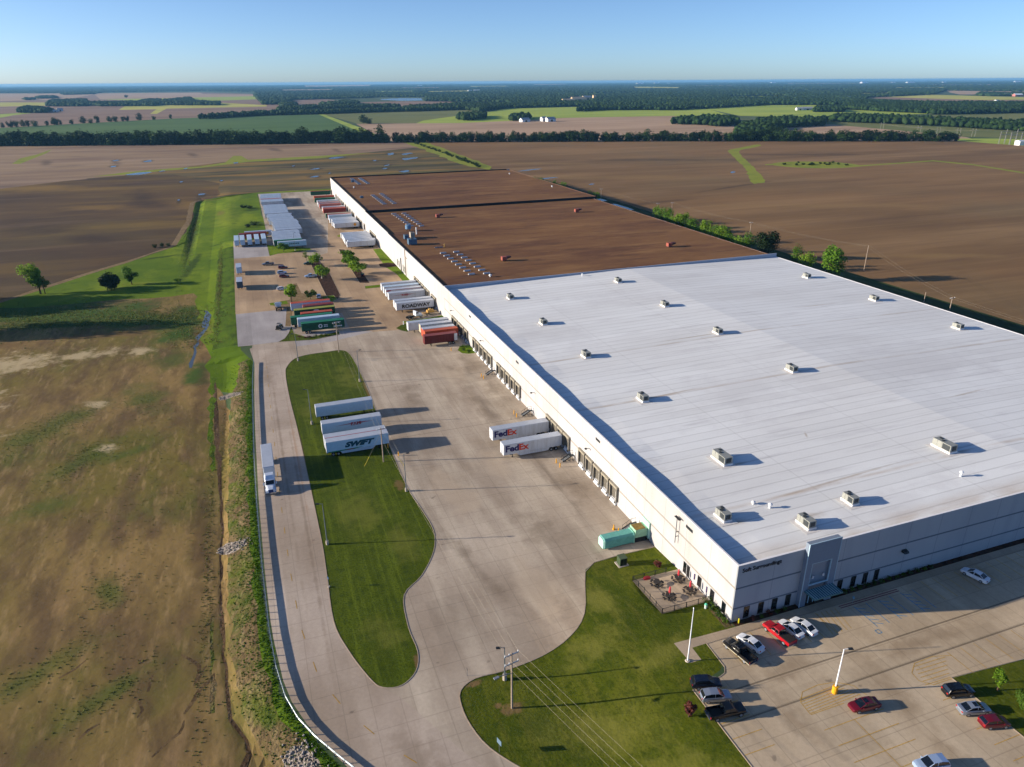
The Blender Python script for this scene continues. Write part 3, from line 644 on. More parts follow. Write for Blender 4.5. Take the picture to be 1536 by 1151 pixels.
pk = [((-.9, -23.5), (10.2, -23.5)), ((-.9, -26.3), (10.2, -26.3)), ((-.9, -29.2), (10.2, -29.2)), ((-.9, -32), (10.2, -32)), ((4.6, -23.5), (4.6, -33)), ((-.8, -20.6), (5.4, -20.6))]
for k in range(7): pk.append(((-.7 + k * .05, -20.4 + k * .45), (9 - k * .35, -20.6 + k * .45 + .5)))
arc = [(-.8, -20.5), (-.6, -18.2), (1, -16.7), (4.2, -16.4), (7.2, -16.9), (9.3, -18.4), (9.8, -20.6)]
arc2 = [(25, -22.7), (21, -22.6), (19.6, -21.2), (19.9, -19.6), (22, -18.2), (26, -18.1), (29, -19)]
for A in (arc, arc2): pk += list(zip(A, A[1:]))
for k in range(6): pk.append(((19.8 + k * .3, -22.2 + k * .7), (24.8 + k * .6, -22.4 + k * .7)))
for k in range(8): pk.append(((-3.9 + k * 2.75, -3.1), (-3.9 + k * 2.75, -8.6)))
for k in range(5): pk.append(((15.5 + k * 1.0, -3.4), (14.5 + k * 1.0, -8.4)))
for k in range(5): pk.append(((-14.3, -11.8 - k * 2.8), (-9.2, -11.8 - k * 2.8)))
for k in range(10): pk.append(((40 + k * 2.75, -3.1), (40 + k * 2.75, -8.6)))
for k in range(9): pk.append(((24.8, -25.4 - k * 2.8), (19.8, -25.4 - k * 2.8)))
for k in range(14): pk.append(((29 + k * 2.9, -18.2), (29 + k * 2.9, -23)))
lines('parking_marking', pk, .12, M_YEL)
bl = []
for k in range(6): bl.append(((23 + k * 2.7, -4.2), (23 + k * 2.7, -9.6)))
for j in range(3):
    for k in range(5): bl.append(((23 + j * 5.4, -4.6 - k), (24.5 + j * 5.4, -5.4 - k)))
bl += [((21.8, -10.2), (22.6, -10.2)), ((22.6, -10.2), (22.6, -11)), ((22.6, -11), (21.8, -11)), ((21.8, -11), (21.8, -10.2))]
lines('parking_marking', bl, .13, M_BLU)
lines('fire_lane_marking', [((20.5, -3.25), (34, -3.25)), ((20.5, -3.7), (34, -3.7))], .22, M_REDP)
# ------------------------------------------------------------------ camera, light, air
cam_d = bpy.data.cameras.new('camera'); cam = bpy.data.objects.new('camera', cam_d); COL.objects.link(cam)
cam_d.sensor_width = 36; cam_d.lens = F / 1536 * 36; cam_d.clip_start = .5; cam_d.clip_end = 120000
Mx = Matrix((CR, CU, -CF)).transposed().to_4x4(); Mx.translation = CAM; cam.matrix_world = Mx
SC.camera = cam
SUN_AZ, SUN_EL = math.radians(-16.2), math.radians(14.2)      # direction the shadows point, sun height
sd = Vector((-math.cos(SUN_AZ) * math.cos(SUN_EL), -math.sin(SUN_AZ) * math.cos(SUN_EL), math.sin(SUN_EL)))
ld = bpy.data.lights.new('sun', 'SUN'); ld.energy = 5.0; ld.angle = math.radians(.53); ld.color = (1, .85, .66)
lo = bpy.data.objects.new('sun', ld); COL.objects.link(lo); lo.rotation_euler = sd.to_track_quat('Z', 'Y').to_euler(); lo.location = (-300, 100, 200)
W = bpy.data.worlds.new('World'); SC.world = W; W.use_nodes = True
wt = W.node_tree; bg = wt.nodes['Background']; sky = wt.nodes.new('ShaderNodeTexSky'); sky.sky_type = 'NISHITA'; sky.sun_disc = False
sky.sun_elevation = SUN_EL; sky.sun_rotation = math.atan2(sd.x, sd.y); sky.altitude = 800; sky.air_density = .58; sky.dust_density = .95; sky.ozone_density = 3.3
wt.links.new(sky.outputs[0], bg.inputs[0]); bg.inputs[1].default_value = SKY_STRENGTH = .095
SC.view_settings.view_transform = 'Standard'; SC.view_settings.look = 'None'; SC.view_settings.gamma = 1; SC.view_settings.exposure = .92
SC.view_settings.use_curve_mapping = False
SC.cycles.max_bounces = 6; SC.cycles.diffuse_bounces = 2; SC.cycles.glossy_bounces = 2; SC.cycles.transmission_bounces = 2; SC.cycles.volume_bounces = 0; SC.cycles.transparent_max_bounces = 4
SC.cycles.use_adaptive_sampling = True; SC.cycles.adaptive_threshold = .02
def haze():
    mb = MB(); mb.box(-BIG - 500, BIG + 500, -1800, BIG + 500, -8, 93)
    m = bpy.data.materials.new('haze'); m.use_nodes = True; t = m.node_tree; t.nodes.clear()
    o = t.nodes.new('ShaderNodeOutputMaterial'); v = t.nodes.new('ShaderNodeVolumePrincipled')
    v.inputs['Color'].default_value = (.20, .50, .88, 1); v.inputs['Density'].default_value = 4.2e-5; v.inputs['Anisotropy'].default_value = .1
    t.links.new(v.outputs[0], o.inputs['Volume'])
    ob = mb.build('haze', m); tag(ob, 'pale blue air haze over the distant fields', 'haze', kind='stuff')
haze()
# ------------------------------------------------------------------ the warehouse
M_WALL = plain('painted_wall', '#e4dbd0', .8)
def wall_mat(name, base, along, per=7.6, stain='#cfc3b4'):
    m, t, b = nt(name); b.inputs['Roughness'].default_value = .85; b.inputs['Specular IOR Level'].default_value = .2
    g = N(t, 'ShaderNodeNewGeometry'); s = N(t, 'ShaderNodeSeparateXYZ'); L(t, g.outputs['Position'], s.inputs[0])
    col = mixc(t, math_(t, 'MULTIPLY', noise_fac(t, pos_vec(t, 0, (1, 1, .12)), .35, 7, .48, .75), .6), hexc(base), hexc(stain))
    col = mixc(t, math_(t, 'MULTIPLY', noise_fac(t, pos_vec(t), .06, 4, .45, .65), .4), col, hexc(stain))
    k = math_(t, 'SUBTRACT', 1, math_(t, 'MULTIPLY', line_mask(t, s.outputs[along], per, .12), .3))
    kk = N(t, 'ShaderNodeVectorMath', operation='SCALE'); L(t, col, kk.inputs[0]); L(t, k, kk.inputs['Scale']); L(t, kk.outputs[0], b.inputs['Base Color'])
    MATS[name] = m; return m
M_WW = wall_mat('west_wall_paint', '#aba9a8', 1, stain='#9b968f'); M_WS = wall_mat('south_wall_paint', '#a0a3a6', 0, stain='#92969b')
M_WB = wall_mat('old_wall_paint', '#b0aeac', 1, 9.1, stain='#a09a93')
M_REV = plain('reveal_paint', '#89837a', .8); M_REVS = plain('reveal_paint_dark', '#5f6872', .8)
M_BLACK = plain('black_rubber', '#0d0d0e', .7); M_DARK = plain('dark_interior', '#16181b', .5)
M_GLASS = plain('dark_glass', '#0b1016', .08, spec=.8)
M_PAD = plain('dock_pad_vinyl', '#6f6a60', .7, var=.1); M_HEAD = plain('dock_header_vinyl', '#8d8573', .7, var=.1)
M_DOORP = plain('dock_door_panel', '#5b564c', .6, var=.15); M_WHITE = plain('white_paint', '#d2d4d4', .55, var=.05)
M_STEEL = plain('galvanised_steel', '#8b9297', .45, .6); M_DKSTEEL = plain('dark_steel', '#2b3033', .5, .4)
M_YSAFE = plain('yellow_safety_paint', '#d79a1c', .55); M_COPE = plain('white_coping', '#e2ded9', .6)
def roof_white():
    m, t, b = nt('white_membrane'); b.inputs['Roughness'].default_value = .75; b.inputs['Specular IOR Level'].default_value = .25
    g = N(t, 'ShaderNodeNewGeometry'); s = N(t, 'ShaderNodeSeparateXYZ'); L(t, g.outputs['Position'], s.inputs[0])
    col = mixc(t, math_(t, 'MULTIPLY', noise_fac(t, pos_vec(t, 0, (.3, 1, 1)), .05, 8, .42, .7), .7), hexc('#dcdcd7'), hexc('#cbc9c3'))
    col = mixc(t, math_(t, 'MULTIPLY', noise_fac(t, pos_vec(t, 0, (.12, 1, 1)), .5, 8, .55, .8), .5), col, hexc('#a3a0a0'))
    wn = N(t, 'ShaderNodeTexWhiteNoise', noise_dimensions='1D'); L(t, math_(t, 'FLOOR', math_(t, 'DIVIDE', s.outputs[1], 3.05)), wn.inputs['W'])
    k = math_(t, 'MULTIPLY_ADD', wn.outputs['Value'], .07, .965)
    k = math_(t, 'MULTIPLY', k, math_(t, 'SUBTRACT', 1, math_(t, 'MULTIPLY', line_mask(t, s.outputs[1], 3.05, .3), .2)))
    k = math_(t, 'MULTIPLY', k, math_(t, 'SUBTRACT', 1, math_(t, 'MULTIPLY', line_mask(t, s.outputs[1], 33.5, .28, -1), .09)))
    k = math_(t, 'MULTIPLY', k, math_(t, 'SUBTRACT', 1, math_(t, 'MULTIPLY', line_mask(t, s.outputs[0], 30.5, .25, 0), .14)))
    kk = N(t, 'ShaderNodeVectorMath', operation='SCALE'); L(t, col, kk.inputs[0]); L(t, k, kk.inputs['Scale'])
    # tan dirt where water stands along the front parapet, around y = 15 and y = 70
    def band(c, w): return math_(t, 'SUBTRACT', 1, math_(t, 'MINIMUM', 1, math_(t, 'DIVIDE', math_(t, 'ABSOLUTE', math_(t, 'SUBTRACT', s.outputs[1], c)), w)))
    f = math_(t, 'MAXIMUM', band(0, 5.5), math_(t, 'MULTIPLY', math_(t, 'MAXIMUM', band(16.6, .8), math_(t, 'MAXIMUM', band(67.5, .7), band(101, .6))), .8))
    f = math_(t, 'MULTIPLY', f, noise_fac(t, pos_vec(t, 0, (.25, 1, 1)), .35, 6, .35, .65))
    col = mixc(t, math_(t, 'MULTIPLY', f, .85), kk.outputs[0], hexc('#a58d72'))
    L(t, col, b.inputs['Base Color']); MATS['white_membrane'] = m; patch('white_membrane', [('#9a8468', [(38, 17.5, 22, .5, 3), (22, 9, 5, 1.4, 0), (9, 12.5, 3.5, 1.2, 0), (22, 30.5, 5, .7, 0), (45, 36, 2, .4, 60), (60, 103.5, 16, .5, 0), (70, 17, 6, .6, 0), (30, 68, 12, .4, 2), (100, 40, 10, .5, 5), (120, 118, 12, .5, 0)], .25, .5, .5, .6), ('#bdbab7', [(50, 60, 30, 18, 20), (20, 120, 14, 20, 0), (110, 60, 30, 20, 0), (60, 150, 30, 12, 0), (40, 8, 30, 4, 0)], .8, .12, .5, .3)]); return m
M_RW = roof_white()
M_RB = ground_mat('brown_ballast', [('#54392a', .02, .42, .6, 0, (.5, 1.6)), ('#7a5a3b', .05, .5, .68, .1, (.4, 1.8), .8), ('#3f2c24', .09, .55, .7, 0, (.4, 1.6), .6), ('#836240', .6, .52, .75, 0, (.3, 1.5), .4)], '#684a31', bump=.3, bscale=1.5, bdist=.1)
M_BAND = plain('shade_blue_flashing', '#a9adb4', .6)  # bluish shade of the south facing parapet mixed into the base colour
TOP = 13.19
L1, LB, W1 = 189.7, 556.6, 160.3
WH = thing('warehouse', 'long white walled warehouse with a pale membrane roof and dock doors down its west side', 'warehouse', (0, 0, 0))
def part(mb, name, mat, par=None, **k): return mb.build(name, mat, par or WH, **k)
m = MB(); m.box(0, .3, .3, L1, -.4, TOP - .06); part(m, 'west_wall', M_WW)
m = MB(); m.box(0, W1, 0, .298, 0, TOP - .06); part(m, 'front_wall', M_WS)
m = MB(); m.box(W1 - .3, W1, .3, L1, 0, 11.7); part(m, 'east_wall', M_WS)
m = MB(); m.box(-.03, .34, -.03, L1, TOP - .06, TOP); m.box(.34, W1, -.03, .34, TOP - .06, TOP - .002); part(m, 'coping', M_COPE)
m = MB(); m.box(.3, W1, L1 - .3, L1, 10.5, TOP + .25); part(m, 'firewall', M_BAND)
m = MB(); m.box(-.025, W1, -.03, L1 * 0 + 0, 0, 0) if 0 else None
# horizontal reveals
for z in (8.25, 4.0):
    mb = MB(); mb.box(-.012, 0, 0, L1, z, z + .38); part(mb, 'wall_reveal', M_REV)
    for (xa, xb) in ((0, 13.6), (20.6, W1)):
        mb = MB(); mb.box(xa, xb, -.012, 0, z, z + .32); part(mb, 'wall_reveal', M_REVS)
# membrane roof with crickets along the west parapet
def roof_z(x, y):
    ridge = 82.0
    z = 11.85 + (TOP - .12 - 11.85) * (x / ridge) if x < ridge else TOP - .12 - 1.3 * (x - ridge) / (W1 - ridge)
    if x < 9:
        tri = abs(((y + 8) / 25.6) % 1 - .5) * 2
        z += (tri * .62 - .25) * (1 - x / 9)
    if y < 6: z += min(0, 0)
    return z
xs = [.3, 2, 4, 6, 9, 20, 50, 82, 110, 140, W1 - .3]; ys = [.298 + (L1 - .6) * k / 74 for k in range(75)]
mb = MB(); grid = {}
for i, x in enumerate(xs):
    for j, y in enumerate(ys): grid[i, j] = len(mb.v); mb.v.append((x, y, roof_z(x, y)))
for i in range(len(xs) - 1):
    for j in range(len(ys) - 1): mb.f.append((grid[i, j], grid[i + 1, j], grid[i + 1, j + 1], grid[i, j + 1])); mb.mi.append(0)
part(mb, 'roof', M_RW)
mb = MB(); mb.box(W1 - .32, W1 + .12, .3, L1, 11.62, 11.84); part(mb, 'east_gutter', M_COPE)
# entrance portal
M_TEAL = plain('teal_frame_paint', '#a3c0ca', .5); M_PORT = plain('portal_paint', '#727d8a', .7, var=.05)
m = MB(); m.box(13.7, 14.9, -1.0, 0, LOT, 14.6); m.box(19.3, 20.5, -1.0, 0, LOT, 14.6); m.box(14.9, 19.3, -1.0, 0, 10.4, 14.6); pt = part(m, 'entrance_portal', M_PORT)
m = MB(); m.box(13.6, 13.7, -1.05, -.9, LOT, 14.7); m.box(20.5, 20.6, -1.05, -.9, LOT, 14.7); m.box(13.7, 20.5, -1.05, -.9, 14.6, 14.7); m.build('portal_trim', plain('pale_trim', '#9fb6c0', .5), pt)
m = MB()
for a in ((14.9, 15.04, 5.6, 10.4), (19.16, 19.3, 5.6, 10.4), (15.04, 19.16, 10.26, 10.4), (15.04, 19.16, 5.6, 5.75)): m.box(a[0], a[1], -.95, -.75, a[2], a[3])
m.build('window_frame', M_TEAL, pt)
m = MB(); m.box(14.9, 19.3, -.35, -.3, LOT, 10.4); m.build('portal_glazing', plain('portal_glass', '#77838f', .3, spec=.5), pt)
m = MB(); m.box(14.2, 20.4, -3.6, -1.0, 4.55, 4.85); cn = part(m, 'canopy', plain('teal_canopy_metal', '#3f6a70', .5, var=.1))
m = MB()
for k in range(12): m.box(14.35 + k * .5, 14.4 + k * .5, -3.55, -1.05, 4.85, 4.9)
m.build('canopy_seam', M_TEAL, cn)
for k, x in enumerate((15.0, 16.1, 17.2, 18.3)):
    m = MB(); m.box(x, x + .85, -.5, -.4, LOT, 3.9); d = part(m, 'entrance_door', M_DARK)
    m = MB(); m.box(x + .85, x + 1.03, -.55, -.4, LOT, 4.0); m.build('door_frame', M_TEAL, d)
for x in (15.9, 18.2):
    m = MB(); m.cyl((x, -.7, 7.1), 'z', .14, .5); part(m, 'wall_lamp', M_WHITE)
# front windows
for x in (2.5, 5.5, 8.4, 11.3, 22.9, 26.0, 28.8, 31.5):
    m = MB(); m.box(x - .02, x + .98, -.03, 0, LOT + .35, 3.95); w_ = part(m, 'window', M_GLASS)
    m = MB(); m.box(x - .1, x - .02, -.05, 0, LOT + .27, 4.03 - .1); m.box(x + .98, x + 1.06, -.05, 0, LOT + .27, 3.93); m.box(x - .1, x + 1.06, -.07, 0, LOT + .2, LOT + .27); m.build('window_frame', M_DKSTEEL, w_)
m = MB(); m.hexa([(37, -.02, 6.6), (38.1, -.02, 6.6), (38.1, -.02, 7.1), (37, -.02, 7.1)] + [(37, -.9, 6.6), (38.1, -.9, 6.6), (38.1, -.7, 6.9), (37, -.7, 6.9)]); part(m, 'wall_floodlight', M_DKSTEEL)
# dark louvres and floodlights on the west wall
M_LET = plain('dark_letters', '#20262e', .5)
me = text_mesh('Soft Surroundings', 1.12, .012, .05); me.materials.clear(); me.materials.append(M_LET)
o = bpy.data.objects.new('sign_lettering', me); COL.objects.link(o); o.parent = WH
o.matrix_local = Matrix.Translation((4.9, -.06, 11.95)) @ Matrix.Rotation(PI / 2, 4, 'X')
for y in (154, 106, 52.5, 14.5):
    m = MB(); m.box(-.05, 0, y - 1.1, y + 1.1, 11.0, 11.6); part(m, 'wall_vent', M_DKSTEEL)
for y in (176, 139, 92, 56.5):
    m = MB(); m.bar((-.02, y, 7.2), (-.9, y, 7.3), .1, .1); m.box(-1.3, -.8, y - .25, y + .25, 7.15, 7.4); part(m, 'wall_floodlight', M_DKSTEEL)
# side windows and doors by the patio
for (y0, y1, z0, z1, nm) in ((14.2, 15.0, LOT, 3.6, 'side_door'), (13.1, 13.8, LOT, 3.6, 'side_door'), (9.3, 10.3, LOT + .3, 3.75, 'window'), (5.3, 6.3, LOT + .3, 3.75, 'window'), (1.9, 2.8, LOT + .3, 3.75, 'window')):
    m = MB(); m.box(-.04, 0, y0, y1, z0, z1); w_ = part(m, nm, M_GLASS)
    m = MB(); m.box(-.08, 0, y0 - .08, y0, z0, z1); m.box(-.08, 0, y1, y1 + .08, z0, z1); m.box(-.1, 0, y0 - .08, y1 + .08, z1, z1 + .08); m.build('door_frame' if nm == 'side_door' else 'window_frame', M_DKSTEEL, w_)
for y in (11.3, 7.4):
    m = MB(); m.box(-.2, -.02, y - .08, y + .08, LOT + .9, 3.4); part(m, 'wall_light_bar', plain('purple_banner', '#55476e', .7))
# dock doors
def dock(par, y, x=0.0, w=2.7, full=True, z0=1.15, opened=False):
    h = 3.1
    m = MB()
    m.box(x - .55, x, y - w / 2 - .42, y - w / 2, z0 - .1, z0 + h); m.box(x - .55, x, y + w / 2, y + w / 2 + .42, z0 - .1, z0 + h); m.box(x - .55, x, y - w / 2 - .42, y + w / 2 + .42, z0 + h, z0 + h + .1)
    d = m.build('dock_door', M_PAD, par)
    m = MB(); m.box(x - .6, x, y - w / 2 - .45, y + w / 2 + .45, z0 + h + .102, z0 + h + .6); m.build('header_pad', M_HEAD, d)
    if full:
        m = MB(); m.box(x - .03, x, y - w / 2, y + w / 2, z0, z0 + h)
        for k in range(1, 5): m.box(x - .05, x - .03, y - w / 2, y + w / 2, z0 + k * .62, z0 + k * .62 + .05)
        m.build('door_panel', M_DOORP if not opened else M_DARK, d)
        m = MB(); m.box(x - .5, x, y - w / 2, y + w / 2, z0 - 1.1, z0 - .12); m.build('dock_sill', M_WHITE, d)
        for s_ in (-1, 1): m = MB(); m.box(x - .62, x - .5, y + s_ * (w / 2 - .2) - .15, y + s_ * (w / 2 - .2) + .15, z0 - .6, z0 - .1); m.build('bumper', M_BLACK, d)
        m = MB(); m.box(x - .3, x - .05, y - w / 2 + .05, y - w / 2 + .5, z0, z0 + 2.3); m.build('door_track_guard', M_WHITE, d)
    return d
DY = [41.1 + 2.15 + 4.2 * k for k in range(5)] + [67.3 + 1.9 + 3.9 * k for k in range(4)] + [102.4 + 2.2 + 4.45 * k for k in range(5)] + [129 + 2.15 + 4.35 * k for k in range(5)]
for y in DY: dock(WH, y)
for y in (158.6, 163.4, 167.2, 172, 176): dock(WH, y)

# ------------------------------------------------------------------ the older brown-roofed half
OW = thing('warehouse', 'older warehouse with a brown gravel roof behind the white roofed one', 'warehouse', (0, 0, 0))
ZB = 12.6
m = MB(); m.box(-.02, .3, L1 + .02, 261.7, -.4, TOP); m.box(0, .3, 262.2, 305, -.4, TOP); m.box(0, .3, 305, 378, -.4, TOP + .35); m.box(0, .3, 378.3, LB, -.4, TOP + .9); part(m, 'west_wall', M_WB, OW)
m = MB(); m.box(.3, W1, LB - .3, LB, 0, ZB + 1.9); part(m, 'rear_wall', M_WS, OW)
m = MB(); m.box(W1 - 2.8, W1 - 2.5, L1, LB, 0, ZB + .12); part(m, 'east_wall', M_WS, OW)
m = MB(); m.face([(.3, L1, ZB), (W1 - 2.8, L1, ZB), (W1 - 2.8, 378, ZB), (.3, 378, ZB)]); m.face([(.3, 378.3, ZB + 1.35), (W1 - .6, 378.3, ZB + 1.35), (W1 - 3, LB, ZB + 1.35), (.3, LB - .3, ZB + 1.35)]); part(m, 'roof', M_RB, OW)
m = MB(); m.box(.3, W1 - .3, 378, 378.3, 8, ZB + 1.5); part(m, 'firewall', plain('black_flashing_and_shade', '#15171c', .7), OW)  # black puts the shade of the south facing roof step into its colour
m = MB(); m.box(.3, W1 - 3, LB - .6, LB - .3, ZB + 1.3, ZB + 2.2); part(m, 'rear_parapet', MATS['black_flashing_and_shade'], OW)
m = MB(); m.box(.3, .75, L1, 378, ZB, ZB + .5); m.box(.3, .75, 378.3, LB - .4, ZB + 1.3, ZB + 1.85); part(m, 'inner_flashing', MATS['black_flashing_and_shade'], OW)
m = MB(); m.box(W1 - 3.1, W1 - 2.4, L1, 378, ZB + .12, ZB + .2); m.box(W1 - .9, W1 - .4, 378.3, LB, ZB + 1.3, ZB + 1.5); part(m, 'east_gutter', plain('brown_metal', '#6b4a35', .6), OW)
m = MB(); m.box(-.3, 0, 261.7, 262.2, 0, TOP + .1); m.box(-.3, -.1, 258, 261.7, 9.5, 9.8); part(m, 'downpipe', plain('tan_metal', '#8d7b68', .6), OW)
for y in (282.5, 278.6, 268.8, 265): 
    m = MB(); m.box(-.04, 0, y - .8, y + .8, 1.0, 4.2); w_ = part(m, 'window', M_GLASS, OW)
m = MB(); m.box(-.06, 0, 272.6, 275, 0, 6.6); part(m, 'entrance_door', M_DARK, OW)
for y in (216, 221, 226, 231, 236, 204.5, 208.5, 241, 396, 400, 416, 430, 437.5, 346, 350, 354, 358, 362, 459, 481, 490, 501, 512, 524, 557 - 4, 448, 470, 385, 408):
    dock(OW, y, full=y < 240 or y in (385, 408, 448, 470))
# skylights
M_SKY = plain('skylight_dome', '#8f97a4', .25, spec=.6); M_CURB = plain('skylight_curb', '#b9b4ad', .7)
def sky_mb(a, b_, z):
    m = MB()
    m.box(-a, a, -b_, b_, 0, .3)
    return m
dm = MB()
nx = 6
rings = []
for k in range(nx + 1):
    t_ = PI * k / nx; rings.append([(-1.35, -.55 * math.cos(t_), .3 + .34 * math.sin(t_)), (1.35, -.55 * math.cos(t_), .3 + .34 * math.sin(t_))])
for k in range(nx): dm.face([rings[k][0], rings[k][1], rings[k + 1][1], rings[k + 1][0]])
dm.face([r[0] for r in rings][::-1]); dm.face([r[1] for r in rings])
first = None
for (a, b_, n, z) in (((15.9, 249.8), (16.6, 206), 8, ZB), ((22.4, 249.8), (23, 205), 8, ZB), ((16, 367.5), (16.9, 324), 8, ZB), ((22.2, 366.8), (22.6, 322), 8, ZB),
                      ((16, 442), (16.2, 400), 8, ZB + 1.35), ((22.9, 447), (22.8, 400), 8, ZB + 1.35), ((16, 565 - 22), (16.6, 521 - 14), 7, ZB + 1.35), ((22.9, 543), (23.6, 508), 7, ZB + 1.35)):
    for k in range(n):
        x = a[0] + (b_[0] - a[0]) * k / (n - 1); y = a[1] + (b_[1] - a[1]) * k / (n - 1)
        if first is None:
            first = dm.build('skylight', M_SKY, OW); c_ = sky_mb(1.42, .62, 0); c_.build('skylight_curb', M_CURB, first); s = first
        else: s = copy_tree(first, OW)
        s.location = (x, y, z)
for y in (335, 220):
    pass
# ------------------------------------------------------------------ rooftop plant
M_HV = plain('hvac_metal', '#8d8e86', .5, .1, var=.08); M_HVD = plain('hvac_grille', '#33383a', .6); M_HVB = plain('curb_flashing', '#dcdad6', .7)
def hvac(x, y, l, w, h, label, mats=(M_HV, M_HVD, M_HVB), group=None, z=None, name='rooftop_unit', rz=0):
    z = roof_z(x, y) - .05 if z is None else z
    t = thing(name, label, 'air handler', (x, y, z), rz, group)
    m = MB(); m.box(-w / 2 - .12, w / 2 + .12, -l / 2 - .12, l / 2 + .12, 0, .45); m.build('mounting_curb', mats[2], t)
    m = MB(); m.hexa([(-w / 2, -l / 2, .45), (w / 2, -l / 2, .45), (w / 2, l / 2, .45), (-w / 2, l / 2, .45), (-w / 2 + .04, -l / 2 + .04, .45 + h), (w / 2 - .04, -l / 2 + .04, .45 + h), (w / 2 - .04, l / 2 - .04, .45 + h), (-w / 2 + .04, l / 2 - .04, .45 + h)])
    for k in range(1, 4): m.box(-w / 2 - .02, w / 2 + .02, -l / 2 + l * k / 4 - .03, -l / 2 + l * k / 4 + .03, .5, .43 + h)
    m.build('housing', mats[0], t)
    m = MB()
    for k in range(2): m.cyl((0 if w < 1.6 else -.3 + .6 * k, l * .18 + (k - .5) * l * .22, .45 + h + .05), 'z', .38, .12, 12)
    m.build('fan_guard', mats[1], t)
    m = MB(); m.box(-w / 2 - .03, -w / 2, -l / 2 + .2, -l / 2 + l * .45, .6, .3 + h); m.box(-w * .3, w * .3, -l / 2 - .03, -l / 2, .7, .25 + h); m.build('grille', mats[1], t)
    m = MB(); m.hexa([(w / 2, -l * .35, .8), (w / 2 + .55, -l * .35, .8), (w / 2 + .55, -l * .05, .8), (w / 2, -l * .05, .8), (w / 2, -l * .35, .35 + h), (w / 2 + .12, -l * .35, .35 + h), (w / 2 + .12, -l * .05, .35 + h), (w / 2, -l * .05, .35 + h)]); m.build('rain_hood', mats[0], t)
    m = MB(); m.box(-w / 2 - 1.1, w / 2 + .9, -l / 2 - .9, l / 2 + .6, .06, .075); m.build('walkway_pad', plain('roof_patch', '#cfcac2', .8, var=.06), t)
    return t
ordw = ['front', 'second', 'third', 'fourth', 'fifth']
rows = [(20, [7, 33, 67.2, 101, 134.5, 167.4], 'in the dock side row, {} from the front'), (68, [19.3, 68.6, 103.5, 135.9, 171.7], 'in the middle row, {} from the front'), (146, [81.4, 116.8, 152.7], 'in the far east row, {} from the front')]
nm = ['nearest', 'second', 'third', 'fourth', 'fifth', 'sixth']
for x, yy, tx in rows:
    for k, y in enumerate(yy):
        big = (x, y) in ((20, 33), (68, 19.3))
        l, w, h = (4.6, 2.1, 1.5) if big else ((3.2, 1.7, 1.35))
        hvac(x, y, l, w, h, ('long ' if big else 'compact ') + 'grey air handler ' + tx.format(nm[k]), group='air handlers on the white roof')
hvac(7.2, 14.5, 3.0, 1.6, 1.3, 'compact grey air handler close to the front west corner of the white roof', group='air handlers on the white roof')
hvac(33.2, 10.1, 2.8, 1.6, 1.3, 'compact grey air handler near the front parapet right of the entrance portal', group='air handlers on the white roof')
for (x, y, h, lb) in ((61.1, 9.3, .9, 'white roof vent with a cap standing alone near the front parapet at right'), (17.6, 14.1, .7, 'white roof vent with a cap left of the front air handlers'), (15.5, 16.4, .35, 'tiny white pipe stub on the roof behind the capped vent'), (59.1, 186.5, .7, 'white vent pipe by the brown roof edge')):
    t = thing('roof_vent', lb, 'vent', (x, y, roof_z(x, y)))
    m = MB(); m.cyl((0, 0, h / 2), 'z', .22, h, 10); m.build('pipe', M_WHITE, t)
    m = MB(); m.tube([(0, 0, h), (0, 0, h + .2), (0, 0, h + .4)], [.42, .42, .1], 10); m.build('cap', M_WHITE, t)
M_RED = plain('red_oxide_paint', '#8d4a3c', .6, var=.1); M_REDD = plain('red_oxide_dark', '#43221f', .6)
for k, (x, y, z) in enumerate(((38.3, 224.8, ZB), (38.7, 345.7, ZB), (124, 331.8, ZB), (123.8, 223.1, ZB))):
    lb = ['near the skylights, nearest the white roof', 'near the skylights, behind the roof machinery', 'on the far east side toward the back', 'on the east side nearest the white roof'][k]
    t = thing('exhaust_unit', 'rust red rooftop exhaust unit ' + lb, 'roof unit', (x, y, z), 0, 'red exhaust units on the brown roof')
    m = MB(); m.box(-1.6, .6, -1.1, 1.1, .3, 2.0); m.build('housing', M_RED, t)
    m = MB(); m.hexa([(.6, -1.0, 1.0), (2.6, -1, 1.5), (2.6, 1, 1.5), (.6, 1, 1.0), (.6, -1, 2.0), (2.6, -1, 2.1), (2.6, 1, 2.1), (.6, 1, 2.0)]); m.build('discharge_hood', M_REDD, t)
    m = MB(); m.box(-1.4, .4, -1, 1, 0, .3); m.build('mounting_curb', M_DKSTEEL, t)
M_BLUT = plain('blue_grey_tank', '#5f7f9c', .5); M_BG = plain('blue_grey_box', '#4b6478', .5, var=.1)
t = thing('roof_tank', 'round pale blue tank on legs on the brown roof by the skylights', 'tank', (12.5, 311, ZB))
m = MB(); m.tube([(0, 0, 1.0), (0, 0, 1.2), (0, 0, 3.0), (0, 0, 3.3)], [1.2, 1.6, 1.6, 1.1], 14); m.build('vessel', M_BLUT, t, smooth_=False)
for a in range(4): m = MB(); m.bar((1.1 * math.cos(a * PI / 2 + .7), 1.1 * math.sin(a * PI / 2 + .7), 0), (1.1 * math.cos(a * PI / 2 + .7), 1.1 * math.sin(a * PI / 2 + .7), 1.2), .15); m.build('leg', M_DKSTEEL, t)
